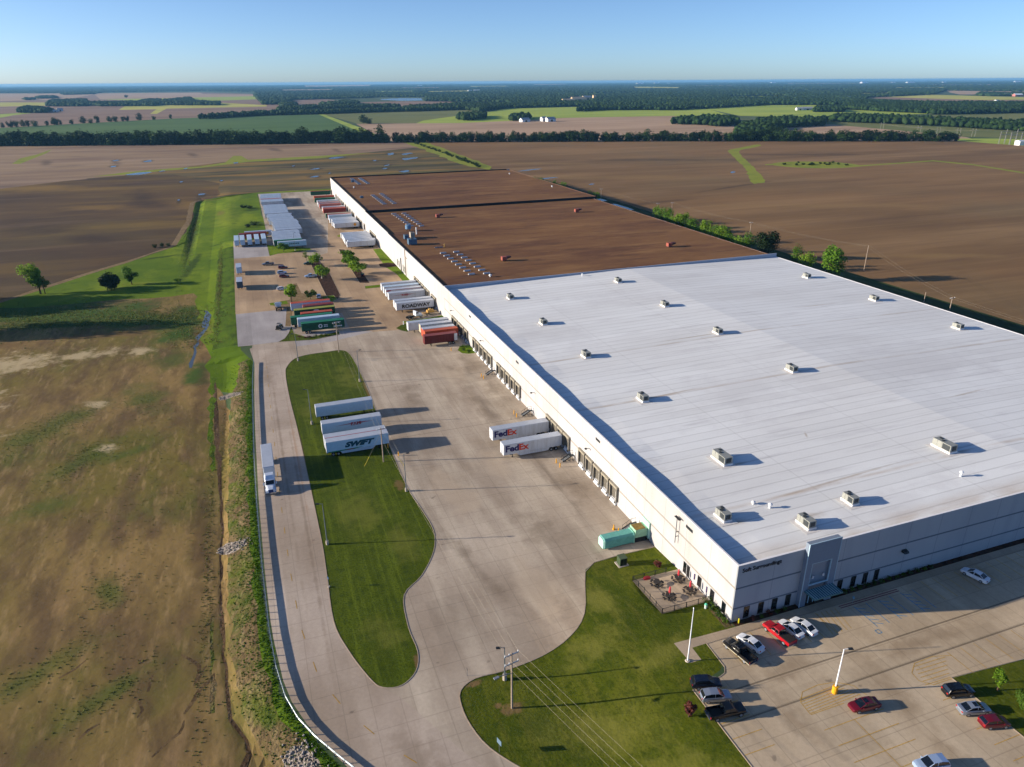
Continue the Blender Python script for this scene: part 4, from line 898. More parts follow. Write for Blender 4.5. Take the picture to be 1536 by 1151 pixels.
for (x, y, l, w, h, lb, mt) in ((6.5, 288.6, 3.2, 2.2, 2.4, 'blue grey cooling unit at the back of the brown roof machinery', M_BG), (10.3, 291.5, 3.4, 2.2, 3.0, 'tall tan and dark cooling unit beside the round tank', plain('tan_box', '#9d9484', .6)), (6.6, 275, 3.6, 4.2, 3.0, 'large square blue cooling unit nearest the dock wall edge', M_BG)):
    t = thing('cooling_unit', lb, 'cooling unit', (x, y, ZB))
    m = MB(); m.box(-w / 2, w / 2, -l / 2, l / 2, .35, h); m.build('housing', mt, t)
    m = MB(); m.cyl((0, -.1, h + .1), 'z', .8, .22, 14); m.build('fan_guard', M_HVD, t)
    m = MB()
    for sx in (-1, 1):
        for sy in (-1, 1): m.box(sx * w * .4 - .1, sx * w * .4 + .1, sy * l * .4 - .1, sy * l * .4 + .1, 0, .35)
    m.build('skid', M_DKSTEEL, t)
m = MB(); m.tube([(14.6, 300, ZB), (14.6, 300, ZB + 3.4)], .35, 10); m.tube([(14.6, 300, ZB + 3.4), (14.6, 300, ZB + 3.7)], [.55, .2], 10); tag(m.build('vent_stack', M_WHITE), 'tall white vent stack right of the round blue tank', 'vent')
m = MB(); m.box(5.6, 7.8, 432, 433.4, ZB + 1.5, ZB + 2.8); m.box(5.8, 7.6, 432.2, 433.2, ZB + 1.35, ZB + 1.5); tag(m.build('cooling_unit', M_BG), 'small blue box beside the third skylight rows', 'cooling unit')
m = MB(); m.box(12.6, 14.8, 522, 523.4, ZB + 1.5, ZB + 2.8); m.box(12.8, 14.6, 522.2, 523.2, ZB + 1.35, ZB + 1.5); tag(m.build('cooling_unit', M_BG), 'small blue box beside the farthest skylight rows', 'cooling unit')
for (x, y, lb) in ((148.2, 523, 'small white cap far at the back corner of the brown roof'), (150.4, 434, 'small white cap by the east edge of the brown roof'), (22.8, 199.5, 'small white dome at the near end of the skylight rows'), (9.5, 487, 'small white cap near the far dock wall edge of the brown roof')):
    z = ZB + (1.35 if y > 378 else 0); t = thing('roof_vent', lb, 'vent', (x, y, z))
    m = MB(); m.cyl((0, 0, .3), 'z', .35, .6, 10); m.build('pipe', M_WHITE, t); m = MB(); m.tube([(0, 0, .6), (0, 0, 1.0), (0, 0, 1.2)], [.7, .6, .15], 10); m.build('cap', M_WHITE, t)
m = MB(); m.tube([(15, 262.5, ZB + .3), (19, 262.5, ZB + .3)], .22, 8); m.box(15.2, 15.5, 262.2, 262.8, ZB, ZB + .2); m.box(18.4, 18.7, 262.2, 262.8, ZB, ZB + .2); tag(m.build('roof_pipe', M_STEEL), 'short grey pipe lying on the brown roof behind the nearest skylights', 'pipe')
m = MB(); m.tube([(20, 262.5, ZB), (20, 262.5, ZB + 1.5)], .25, 8); m.tube([(20, 262.5, ZB + 1.5), (20, 262.5, ZB + 1.9)], [.45, .2], 8); tag(m.build('vent_stack', plain('ochre_paint', '#9a7a3a', .6)), 'ochre vent stack at the end of the grey roof pipe', 'vent')
# ------------------------------------------------------------------ trailers
M_TIRE = plain('tyre_rubber', '#141415', .8); M_RIM = plain('wheel_rim', '#9a9da0', .35, .5)
def side_mat(name, c, dirt='#8b8478'):
    m, t, b = nt(name); b.inputs['Roughness'].default_value = .45; tc = N(t, 'ShaderNodeTexCoord'); s = N(t, 'ShaderNodeSeparateXYZ'); L(t, tc.outputs['Object'], s.inputs[0])
    k = math_(t, 'SUBTRACT', 1, math_(t, 'MULTIPLY', line_mask(t, s.outputs[0], 1.22, .06), .25))
    mp = N(t, 'ShaderNodeMapping'); mp.inputs['Scale'].default_value = (1, 1, .25); L(t, tc.outputs['Object'], mp.inputs['Vector'])
    col = mixc(t, math_(t, 'MULTIPLY', noise_fac(t, mp.outputs[0], .9, 7, .5, .8), .5), hexc(c), hexc(dirt)); kk = N(t, 'ShaderNodeVectorMath', operation='SCALE'); L(t, col, kk.inputs[0]); L(t, k, kk.inputs['Scale']); L(t, kk.outputs[0], b.inputs['Base Color'])
    MATS[name] = m; return m
M_TW = side_mat('trailer_white', '#c0c3c6'); M_TROOF = plain('trailer_roof', '#a5abb3', .24, var=.08, scale=.6); M_TG = plain('trailer_grey', '#a4a9ae', .5, var=.06)
M_TGREEN = plain('container_green', '#0f4a34', .55, var=.08); M_TGREEN2 = plain('container_green_light', '#1c6b4b', .55, var=.08); M_TRED = plain('container_red', '#7c2a22', .55, var=.1); M_TMAR = plain('container_maroon', '#5a1c1e', .55, var=.08)
M_TOR = plain('container_orange', '#a84a2c', .55, var=.1); M_TPINK = plain('faded_red', '#a8665c', .6, var=.1); M_TCREAM = plain('container_cream', '#b5a68c', .6, var=.1); M_TBLUE = plain('trailer_pale_blue', '#a9bccb', .5, var=.05)
M_TYEL = plain('yellow_green_stripe', '#8a8f34', .6); M_LOGO = plain('logo_navy', '#241f55', .5); M_LOGR = plain('logo_red_orange', '#c8402a', .5); M_BLK = plain('logo_black', '#15171c', .5)
M_LTEAL = plain('logo_teal_blue', '#17495c', .5); M_LRED = plain('logo_red', '#9c2f33', .5); M_LYEL = plain('logo_yellow', '#c98a22', .5); M_LGREEN = plain('logo_green', '#1d7a5c', .5)
M_MUDF = plain('chassis_black', '#1c1c1d', .7)
def trailer(x, y, rz, label, side=None, roof=None, nose=None, Ln=16.0, W_=2.6, kind='van', detail=2, group=None, z=None, trim=None, floor=1.15, H_=4.1, skirt=None):
    """origin under the middle of the trailer; nose towards local +x, rear doors at -x"""
    side = side or M_TW; roof = roof or M_TROOF; nose = nose or side
    t = thing('container_trailer' if kind == 'box' else 'semi_trailer', label, 'trailer', (x, y, elev(x, y) if z is None else z), rz, group)
    h2 = Ln / 2; w = W_ / 2; r = .06
    m = MB()
    m.loft([[(sx, -w + c, floor), (sx, -w, floor + c), (sx, -w, H_ - .02), (sx, w, H_ - .02), (sx, w, floor + c), (sx, w - c, floor)] for sx, c in ((-h2 + .05, r), (h2 - .12, r))])
    if kind == 'box':
        n = int(Ln / .6)
        for k in range(n):
            xx = -h2 + .3 + k * (Ln - .6) / n
            for s in (-1, 1): m.hexa([(xx, s * w, floor + .15), (xx + .3, s * w, floor + .15), (xx + .24, s * (w + .035), floor + .15), (xx + .06, s * (w + .035), floor + .15), (xx, s * w, H_ - .12), (xx + .3, s * w, H_ - .12), (xx + .24, s * (w + .035), H_ - .12), (xx + .06, s * (w + .035), H_ - .12)])
    body = m.build('box_body', side, t)
    m = MB(); m.hexa([(-h2 + .03, -w - .01, H_ - .02), (h2 - .06, -w - .01, H_ - .02), (h2 - .06, w + .01, H_ - .02), (-h2 + .03, w + .01, H_ - .02), (-h2 + .08, -w + .06, H_ + .03), (h2 - .14, -w + .06, H_ + .03), (h2 - .14, w - .06, H_ + .03), (-h2 + .08, w - .06, H_ + .03)])
    m.build('roof_panel', roof, t)
    m = MB(); m.hexa([(h2 - .12, -w + .02, floor), (h2, -w + .2, floor), (h2, w - .2, floor), (h2 - .12, w - .02, floor), (h2 - .12, -w + .02, H_ - .03), (h2, -w + .2, H_ - .08), (h2, w - .2, H_ - .08), (h2 - .12, w - .02, H_ - .03)])
    m.build('nose_panel', nose, t)
    m = MB(); m.box(-h2, -h2 + .05, -w, -.02, floor, H_ - .02); m.box(-h2, -h2 + .05, .02, w, floor, H_ - .02); m.box(-h2 - .02, -h2, -.02, .02, floor + .1, H_ - .1)
    m.build('rear_doors', M_TW if kind != 'box' else side, t)
    if trim is not None:
        for s in (-1, 1):
            m = MB(); m.box(-h2 + .05, h2 - .12, s * (w + .004) - .012, s * (w + .004) + .012, H_ - .32, H_ - .14); m.build('trim_stripe', trim, t)
    m = MB()
    for s in (-1, 1): m.box(-h2 + .1, h2 - .4, s * .5 - .08, s * .5 + .08, floor - .32, floor)
    m.box(-h2 + .1, -h2 + .25, -1.1, 1.1, floor - .32, floor - .15)
    for k in range(2): m.tube([(-h2 + 1.6 + k * 1.3, -1.0, .52), (-h2 + 1.6 + k * 1.3, 1.0, .52)], .08, 6)
    for k in range(2): m.box(-h2 + 1.5 + k * 1.3, -h2 + 1.7 + k * 1.3, -.55, .55, .5, floor - .3)
    m.build('chassis', M_MUDF, t)
    lgx = h2 - 2.6
    m = MB()
    for s in (-.65, .65): m.box(lgx - .08, lgx + .08, s - .08, s + .08, .08, floor); m.box(lgx - .18, lgx + .18, s - .18, s + .18, 0, .08)
    m.bar((lgx, -.65, .6), (lgx, .65, .6), .08)
    m.build('landing_gear', M_MUDF, t)
    if detail:
        for k in range(2):
            for s in (-1, 1):
                m = MB(); m.cyl((-h2 + 1.6 + k * 1.3, s * (w - .29), .52), 'y', .52, .55, 14 if detail > 1 else 8); wh = m.build('wheel', M_TIRE, t)
                if detail > 1:
                    m = MB(); m.cyl((-h2 + 1.6 + k * 1.3, s * (w - .02), .52), 'y', .27, .04, 10); m.build('rim', M_RIM, wh)
    if skirt:
        for s in (-1, 1):
            m = MB(); m.hexa([(-h2 + 3.9, s * w - .02, .45), (h2 - 4.4, s * w - .02, .45), (h2 - 4.4, s * w + .02, .45), (-h2 + 3.9, s * w + .02, .45), (-h2 + 3.4, s * w - .02, floor), (h2 - 3.6, s * w - .02, floor), (h2 - 3.6, s * w + .02, floor), (-h2 + 3.4, s * w + .02, floor)]); m.build('side_skirt', skirt, t)
    return t
EAST, WEST, SOUTH = 0.0, PI, -PI / 2
YS = -1.31
# the four trailers dropped on the island lawn (noses to the east)
trailer(-50.7, 111.8, EAST, 'pale blue sided trailer standing alone on the lawn, farthest of four there', M_TBLUE, M_TROOF, M_TW)
t = trailer(-50.3, 100.2, EAST, 'white trailer with a red winged side logo on the island lawn', M_TBLUE, M_TROOF, M_TW)
def wing(t, rz, x0, zc, Lw, mat, flip=1):
    m = MB(); R = Matrix.Rotation(-rz, 4, 'Z')
    def q(pts): m.face([R @ Vector((x0 + a, YS - .02, zc + b)) for a, b in pts])
    q([(-Lw, -.03), (-1.4, .0), (-.9, .28), (-1.5, .22)]); q([(-1.3, -.35), (-1.0, -.35), (-.75, .42), (-1.1, .42)]); q([(1.1, -.42), (1.4, -.42), (1.6, .35), (1.35, .35)])
    q([(-1.1, .34), (1.5, .34), (1.5, .44), (-1.1, .44)]); q([(-1.3, -.44), (1.1, -.44), (1.1, -.34), (-1.3, -.34)]); q([(1.5, .05), (Lw, .16), (1.5, -.1)]); q([(1.5, .3), (Lw * .75, .18), (1.5, .12)])
    m.build('winged_emblem', mat, t)
wing(t, EAST, .9, 3.0, 5.6, M_LRED); add_text('PAM', 1.0, M_LRED, t, (.95, YS - .03, 3.0), EAST, .03, xs=1.3)
trailer(-50.6, 91.6, EAST, 'white trailer with a thin red top stripe, second nearest there', M_TBLUE, M_TROOF, M_TW, trim=M_LRED)
m = MB(); m.box(-7.8, 7.4, -1.3, -1.12, 4.1, 4.15); o = m.build('roof_stripe', M_LRED, [x for x in bpy.data.objects if x.get('label', '').startswith('white trailer with a thin red top')][0])
t = trailer(-50.5, 89.1 - .1, EAST, 'white trailer with teal block lettering, nearest on the island lawn', plain('trailer_ice_blue', '#a9c6d6', .45, var=.04), M_TROOF, M_TW, skirt=M_TBLUE)
add_text('SWIFT', 1.8, M_LTEAL, t, (.1, YS - .02, 2.62), EAST, .13, xs=1.35, shear=.35)
m = MB(); m.face([(-7.7, YS - .012, 1.2), (-1, YS - .012, 1.2), (1.5, YS - .012, 1.55), (-2, YS - .012, 1.5), (-7.7, YS - .012, 1.42)]); m.build('side_stripe', M_LGREEN, t)
m = MB(); m.face([(-3.5, YS - .014, 1.2), (-1.5, YS - .014, 1.2), (-1.0, YS - .014, 1.45), (-3, YS - .014, 1.35)]); m.build('side_stripe', M_LRED, t)
m = MB(); m.face([(.2, YS - .03, 2.2), (.5, YS - .03, 2.2), (1.3, YS - .03, 3.55), (1.15, YS - .03, 3.55)]); m.face([(-.5, YS - .03, 1.75), (-.25, YS - .03, 1.75), (.45, YS - .03, 2.2), (.2, YS - .03, 2.2)]); m.build('lettering_streak', plain('pale_yellow_mark', '#b9bf9a', .5), t)
# two express trailers in the near docks
for y, lb in ((80.4 + .3, 'white express trailer with purple and orange lettering, farther of the two at the near docks'), (71.6 + .4, 'white express trailer with purple and orange lettering, nearer of the two at the near docks')):
    t = trailer(-8.9, y, WEST, lb, M_TW, M_TROOF, M_TW, skirt=M_TW, group='express trailers docked side by side', H_=4.05)
    add_text('Fed', 2.35, M_LOGO, t, (-5.65, YS - .02, 2.75), WEST, .09, xs=1.08); add_text('Ex', 2.35, M_LOGR, t, (-2.6, YS - .02, 2.75), WEST, .09, xs=1.08)
# group by the red container
t = trailer(-9.7, 160.1, WEST, 'maroon container on a chassis with a white door end, nearest the dock corner', M_TMAR, plain('maroon_roof', '#7a3a38', .6, var=.08), M_TMAR, Ln=12.3, kind='box')
m = MB(); m.box(4.9, 6.1, YS - .05, YS - .0, 1.3, 4.0)
o = m.build('white_end_panel', M_TW, t); o.matrix_local = Matrix.Rotation(-WEST, 4, 'Z')
trailer(-8.1, 165.2, WEST, 'orange red container on a chassis behind the maroon one', M_TOR, M_TOR, M_TOR, Ln=12.6, kind='box')
trailer(-8.3, 168.2, WEST, 'white rusty-nosed container between the orange one and another white one', M_TW, M_TROOF, M_TOR, Ln=12.4, kind='box')
trailer(-8.0, 173.2, WEST, 'shorter white container with a dark stripe, beside the long plain white trailer', M_TG, M_TROOF, M_TCREAM, Ln=12.4, kind='box', trim=M_BLK)
trailer(-10.0, 177.4, WEST, 'long plain white trailer at the end of the red container group', M_TW, M_TROOF, M_TW)
# docks north of the planted corner
t = trailer(-8.9, 204.6, WEST, 'white trailer with big black lettering beside the yard tractor', M_TW, M_TROOF, M_TW)
add_text('ROADWAY', 2.0, M_BLK, t, (.2, YS - .02, 2.55), WEST, .09, xs=1.14)
trailer(-8.9, 208.6, WEST, 'plain white trailer right behind the black lettered one', M_TW, M_TROOF, M_TW)
t = trailer(-8.9, 220.9, WEST, 'white docked trailer with a red winged side logo', M_TW, M_TROOF, M_TW); wing(t, WEST, -1.0, 2.9, 5.6, M_LRED); add_text('PAM', .9, M_LRED, t, (-1, YS - .03, 2.9), WEST, .03, xs=1.3)
t = trailer(-8.9, 226.6, WEST, 'white docked trailer with a sweeping red stripe on its roof edge', M_TW, M_TROOF, M_TW, trim=M_LRED)
m = MB(); m.face([(-8, YS - .012, 3.4), (-6.2, YS - .012, 3.4), (-5.4, YS - .012, 4.0), (-8, YS - .012, 4.0)]); o = m.build('red_corner', M_LRED, t); o.matrix_local = Matrix.Rotation(-WEST, 4, 'Z')
trailer(-8.9, 231.9, WEST, 'plain docked trailer with a bluish roof, second from the office lawn', M_TW, M_TBLUE, M_TW, detail=1)
trailer(-8.9, 237.4, WEST, 'plain docked trailer with a grey roof nearest the office lawn', M_TW, M_TROOF, M_TW, detail=1)
# the far docks
far = [(336.4, M_TW, M_TROOF, 'nearest of the far docked row, beyond the office lawn', 1), (340.3, M_TW, M_TROOF, 'second of the far docked row', 1), (344.1, M_TG, M_TROOF, 'third of the far docked row', 1), (347.9, M_TW, M_TROOF, 'fourth of the far docked row', 1), (351.7, M_TW, M_TROOF, 'fifth of the far docked row', 0), (355.5, M_TG, M_TROOF, 'sixth of the far docked row', 0), (359.3, M_TW, M_TROOF, 'seventh of the far docked row', 0), (363.3, M_TW, M_TROOF, 'eighth of the far docked row, before a gap', 0),
       (398.3, M_TW, M_TROOF, 'far docked, with a round yellow side logo', 1), (402.2, M_TW, M_TROOF, 'far docked, just behind the yellow logo one', 0), (406.2, M_TW, M_TROOF, 'far docked, second behind the yellow logo one', 0), (410.2, M_TG, M_TROOF, 'far docked, third behind the yellow logo one', 0), (414, M_TW, M_TROOF, 'far docked, fourth behind the yellow logo one', 0), (417.8, M_TW, M_TROOF, 'far docked, fifth behind the yellow logo one', 0), (430.4, M_TBLUE, M_TROOF, 'far docked with blue grey sides', 0), (434.2, M_TRED, M_TPINK, 'far docked with dark red sides', 0), (438.4, M_TGREEN, M_TCREAM, 'far docked dark green with a cream roof', 0),
       (459.6, M_TRED, M_TOR, 'far docked bright red container', 0), (463.4, M_TOR, M_TPINK, 'far docked faded orange container', 0), (468.5, M_TG, M_TROOF, 'far docked plain with grey sides behind the red containers', 0), (482.4, M_TPINK, M_TPINK, 'far docked faded pink red', 0), (490.6, M_TG, M_TPINK, 'far docked grey with a pinkish roof', 0),
       (502, M_TW, M_TROOF, 'far docked, broad white roof behind the pinkish ones', 0), (513.4, M_TGREEN, M_TGREEN2, 'far docked dark green with a green roof', 0), (526, M_TOR, M_TOR, 'far docked orange beside the green roof', 0), (558.5 - 3, M_TGREEN, M_TOR, 'farthest of the docked row, green sides with an orange roof', 0)]
for y, s_, r_, lb, dt in far:
    t = trailer(-9.2 - (y * 7 % 3) * .4, y, WEST, 'trailer ' + lb, s_, r_, M_TW if s_ in (M_TW, M_TG) else s_, detail=dt, kind='van', group='trailers docked along the brown roofed warehouse')
    if abs(y - 398.3) < .1:
        m = MB(); R = Matrix.Rotation(-WEST, 4, 'Z'); m.face([R @ Vector((5.2 + .95 * math.cos(a), YS - .02, 2.7 + .95 * math.sin(a))) for a in [k * PI / 8 for k in range(16)]]); m.build('round_logo', M_LYEL, t)
# the long parked row on the west edge
lab = 0
def west_row(y0, y1, xn, step=3.75, cols=None):
    global lab
    k = 0; y = y0
    while y < y1:
        c = (cols or {}).get(k, (M_TW, M_TROOF))
        jit = RND.uniform(-.5, .5)
        trailer(xn - 8 + jit, y, EAST, {M_TW: 'white trailer parked nose east in the packed row along the west grass', M_TRED: 'red roofed trailer in the packed row along the west grass', M_TGREEN: 'green trailer standing between the white ones at the near end of the west row', M_TG: 'grey trailer parked nose east in the packed row along the west grass'}[c[0]],
                c[0], c[1], M_TW if c[0] != M_TGREEN else c[0], detail=0, group='trailers packed along the west grass')
        y += step * RND.uniform(.95, 1.06); k += 1
west_row(511, 552, -42, cols={4: (M_TRED, M_TPINK)})
west_row(455, 494, -41.7)
west_row(426, 449, -40.6, cols={3: (M_TG, M_TROOF)})
west_row(389.5, 425, -38.8, cols={2: (M_TG, M_TROOF)})
west_row(357.5, 384.5, -41)
trailer(-49.3, 355.2, EAST, 'green container trailer just behind the blue lettered trailer', M_TGREEN, M_TGREEN2, M_TGREEN, detail=1)
t = trailer(-47.4, 350.6, EAST, 'white trailer with teal side lettering at the near end of the packed west row', plain('trailer_ice_blue', '#a9c6d6', .45), M_TROOF, M_TW, detail=1)
add_text('NORFOLK', 1.4, M_LTEAL, t, (1.5, YS - .02, 2.7), EAST, .04, xs=1.0) if 0 else None
m = MB()
for k in range(6): m.box(-1.6 + k * .95, -1.0 + k * .95, YS - .02, YS - .005, 2.35, 3.1)
m.build('side_lettering', M_LTEAL, t)
for k, (xa, xb) in enumerate(((-78.7, -76.1), (-75.5, -72.9), (-71.5, -68.9), (-67.5, -64.7), (-63.5, -60.9))):
    trailer((xa + xb) / 2, 371.5, SOUTH, ['leftmost', 'second from the left', 'middle', 'fourth from the left', 'rightmost'][k] + ' of five white trailers parked nose south at the west edge', M_TW, M_TBLUE, M_TBLUE, detail=1, group='white trailers parked nose south')
t = trailer(-64.6, 389.5, EAST, 'white trailer with a round yellow logo parked crosswise behind the five nose south ones', M_TW, M_TROOF, M_TW, detail=0)
m = MB(); m.face([(5.2 + .9 * math.cos(a), YS - .02, 2.7 + .9 * math.sin(a)) for a in [k * PI / 8 for k in range(16)]]); m.build('round_logo', M_LYEL, t)
trailer(-68, 384.6, EAST, 'dark red trailer parked crosswise behind the five nose south ones', M_TRED, M_TRED, M_TRED, detail=0)
# containers at the planted island in the middle of the yard
trailer(-49.6, 220, EAST, 'orange roofed pale blue container trailer, farthest of the middle group', M_TBLUE, M_TOR, M_TG, kind='box', detail=1)
trailer(-47.0, 214.6, EAST, 'faded red container, second of the middle group', M_TPINK, M_TRED, M_TRED, Ln=12.3, kind='box', detail=1)
t = trailer(-49.0, 209.7, EAST, 'green container with a yellow green roof edge in the middle group', M_TGREEN, M_TYEL, M_TGREEN, kind='box', detail=1)
m = MB(); m.face([(.6 + 1.1 * math.cos(a), YS - .06, 3.4 + .35 * math.sin(a)) for a in [k * PI / 8 for k in range(16)]]); m.build('oval_logo', M_WHITE, t)
trailer(-48.7, 204, EAST, 'rust red container between two green ones in the middle group', M_TRED, M_TOR, M_TRED, Ln=12.3, kind='box', detail=1)
trailer(-51.0, 200.4, EAST, 'plain green container set back beside the pale blue trailer', M_TGREEN, M_TGREEN2, M_TGREEN, kind='box', detail=1)
t = trailer(-48.7, 197.2, EAST, 'pale blue trailer next to the nearest green container', M_TBLUE, M_TBLUE, M_TBLUE, detail=1)
t = trailer(-47.8, 190.9, EAST, 'dark green container trailer with white round emblem, nearest of the middle group', M_TGREEN, M_TGREEN2, M_TGREEN, kind='box')
m = MB()
ring = [(-1.1 + .78 * math.cos(a), YS - .06, 2.55 + .78 * math.sin(a)) for a in [k * PI / 8 for k in range(16)]]; inner = [(-1.1 + .42 * math.cos(a), YS - .06, 2.55 + .42 * math.sin(a)) for a in [k * PI / 8 for k in range(16)]]
for k in range(16): m.face([ring[k], ring[(k + 1) % 16], inner[(k + 1) % 16], inner[k]])
m.build('round_emblem', M_WHITE, t)
m = MB()
for r_ in range(2):
    for k in range(3): m.box(.2 + k * .5, .55 + k * .5, YS - .07, YS - .05, 2.65 - r_ * .6, 3.0 - r_ * .6)
m.build('side_lettering', M_WHITE, t)
m = MB()
for k in range(4): m.box(3.9 + k * .7, 4.4 + k * .7, YS - .07, YS - .05, 3.3, 3.55); m.box(3.9 + k * .8, 4.5 + k * .8, YS - .07, YS - .05, 1.7, 2.1)
m.build('number_lettering', M_WHITE, t)
for y, lb, m_ in ((298.5, 'small pale box trailer standing at the west wall, farther of the two', M_TBLUE), (268.8, 'dark sided box trailer standing at the west wall, nearer of the two', plain('trailer_slate', '#3b4a57', .5))):
    trailer(-77.0, y, SOUTH, lb, m_, M_TROOF, m_, Ln=9.5, detail=1)

# ------------------------------------------------------------------ trucks, cars
M_CHROME = plain('chrome', '#b9bdc0', .2, .9); M_LAMP = plain('lamp_lens', '#d9dde0', .15, spec=.8); M_TAIL = plain('tail_lens', '#a01a18', .25, spec=.7)
def wheel(par, x, y, r=.34, w=.22, n=16, name='wheel'):
    m = MB(); m.tube([(x, y - w / 2, r), (x, y - w / 2 + .03, r), (x, y + w / 2 - .03, r), (x, y + w / 2, r)], [r - .03, r, r, r - .03], n); o = m.build(name, M_TIRE, par, smooth_=False)
    s = 1 if y > 0 else -1
    m = MB(); m.cyl((x, y + s * (w / 2 + .005), r), 'y', r * .62, .03, n); m.build('rim', M_RIM, o)
def ring(x, w, z0, z1, t=.9):
    """car body cross section at x: half width w, sill z0, beltline z1"""
    return [(x, -w * .9, z0), (x, -w, z0 + .14), (x, -w, z0 + (z1 - z0) * .62), (x, -w * .95, z1 - .03), (x, -w * .8, z1), (x, w * .8, z1), (x, w * .95, z1 - .03), (x, w, z0 + (z1 - z0) * .62), (x, w, z0 + .14), (x, w * .9, z0)]
SHAPES = {
 'sedan': dict(L=4.75, W=.91, body=[(-2.37, .70, .38, .78), (-2.3, .82, .28, .95), (-1.9, .89, .24, 1.0), (-1.2, .91, .22, .97), (0, .91, .22, .93), (1.0, .91, .22, .92), (1.75, .88, .24, .84), (2.2, .80, .28, .74), (2.37, .66, .36, .60)],
               cab=[(-1.75, .74, .98, 1.0), (-1.0, .68, 1.0, 1.38), (-.35, .66, .95, 1.45), (.35, .66, .93, 1.43), (1.25, .74, .92, .93)], roof=(-1.0, .38, 1.46, .62)),
 'suv': dict(L=4.7, W=.93, body=[(-2.33, .78, .42, .95), (-2.25, .88, .34, 1.06), (-1.6, .93, .3, 1.08), (0, .93, .28, 1.04), (1.05, .93, .28, 1.02), (1.8, .9, .3, .95), (2.2, .83, .34, .84), (2.35, .7, .42, .7)],
             cab=[(-2.2, .78, 1.06, 1.1), (-1.95, .72, 1.06, 1.55), (-1.0, .7, 1.06, 1.68), (.25, .69, 1.04, 1.66), (1.15, .77, 1.02, 1.05)], roof=(-1.95, .3, 1.69, .66)),
 'hatch': dict(L=4.2, W=.88, body=[(-2.08, .74, .38, .85), (-2.0, .84, .3, .98), (-1.5, .88, .26, 1.0), (0, .88, .24, .95), (.95, .88, .24, .93), (1.6, .85, .26, .84), (1.98, .76, .32, .72), (2.1, .62, .4, .6)],
             cab=[(-2.0, .72, .98, 1.02), (-1.6, .67, 1.0, 1.4), (-.7, .66, .96, 1.5), (.25, .65, .94, 1.47), (1.15, .74, .93, .95)], roof=(-1.6, .3, 1.51, .62))}
def car(style, px_, py_, rz, paint, label, sunroof=False, group=None, roofm=None, z=None):
    S = SHAPES[style]; t = thing('parked_car', label, 'car', (px_, py_, (elev(px_, py_) if z is None else z) + .015), rz, group)
    b = MB(); b.loft([ring(*s) for s in S['body']]); body = b.build('body', paint, t)
    m = MB(); m.loft([[(x, -w - .06 if zt - zb > .1 else -w, zb), (x, -w, zt), (x, w, zt), (x, w + .06 if zt - zb > .1 else w, zb)] for x, w, zb, zt in S['cab']]); m.build('windows', M_GLASS, t)
    xa, xb, zr, wr = S['roof']; m = MB(); c = S['cab']
    m.loft([[(x, -w, z_ - .02), (x, -w + .04, z_ + .02), (x, w - .04, z_ + .02), (x, w, z_ - .02)] for x, w, z_ in ([(c[1][0], c[1][1] + .01, c[1][3] + .0), (c[2][0], c[2][1] + .01, c[2][3]), (c[3][0], c[3][1] + .01, c[3][3])])]); rf = m.build('roof', roofm or paint, t)
    m = MB()
    for s in (-1, 1):
        for k, (A, Bq) in enumerate(((c[0], c[1]), (c[3], c[4]))):
            m.bar((A[0], s * (A[1] + .0), A[3] if k == 0 else A[3]), (Bq[0], s * Bq[1], Bq[3]), .07, .05)
        xm = (c[2][0] + c[3][0]) / 2; m.bar((xm, s * (c[2][1] + .06), c[2][2]), (xm, s * (c[2][1] + .01), c[2][3]), .08, .05)
    m.build('pillars', paint, t)
    if sunroof: m = MB(); m.box(-.35, .25, -.4, .4, zr + .005, zr + .03); m.build('sunroof', M_GLASS, rf)
    h = S['L'] / 2
    for s in (-1, 1):
        y = s * (S['W'] - .11); wheel(t, h - .92, y); wheel(t, -h + .95, y)
        m = MB(); m.hexa([(h - .32, s * .5 - .15, .58), (h - .12, s * .45 - .12, .56), (h - .12, s * .45 + .12, .56), (h - .34, s * .6 + .14, .58), (h - .36, s * .5 - .15, .74), (h - .22, s * .45 - .12, .7), (h - .22, s * .45 + .12, .7), (h - .38, s * .6 + .14, .74)]); m.build('headlight', M_LAMP, t)
        m = MB(); zt = S['body'][1][3]; m.box(-h - .01, -h + .16, s * .62 - .14, s * .62 + .14, zt - .26, zt - .06); m.build('tail_light', M_TAIL, t)
        m = MB(); m.box(.72, .9, s * (S['W'] + .03) - .09, s * (S['W'] + .03) + .09, S['cab'][4][3] - .02, S['cab'][4][3] + .12); m.build('wing_mirror', paint, t)
    m = MB(); m.box(-h - .02, -h + .2, -.68, .68, .32, .5); m.build('rear_bumper', M_MUDF if style == 'suv' else paint, t)
    m = MB(); m.box(h - .22, h - .05, -.42, .42, .38, .56); m.build('grille', M_MUDF, t)
    return t
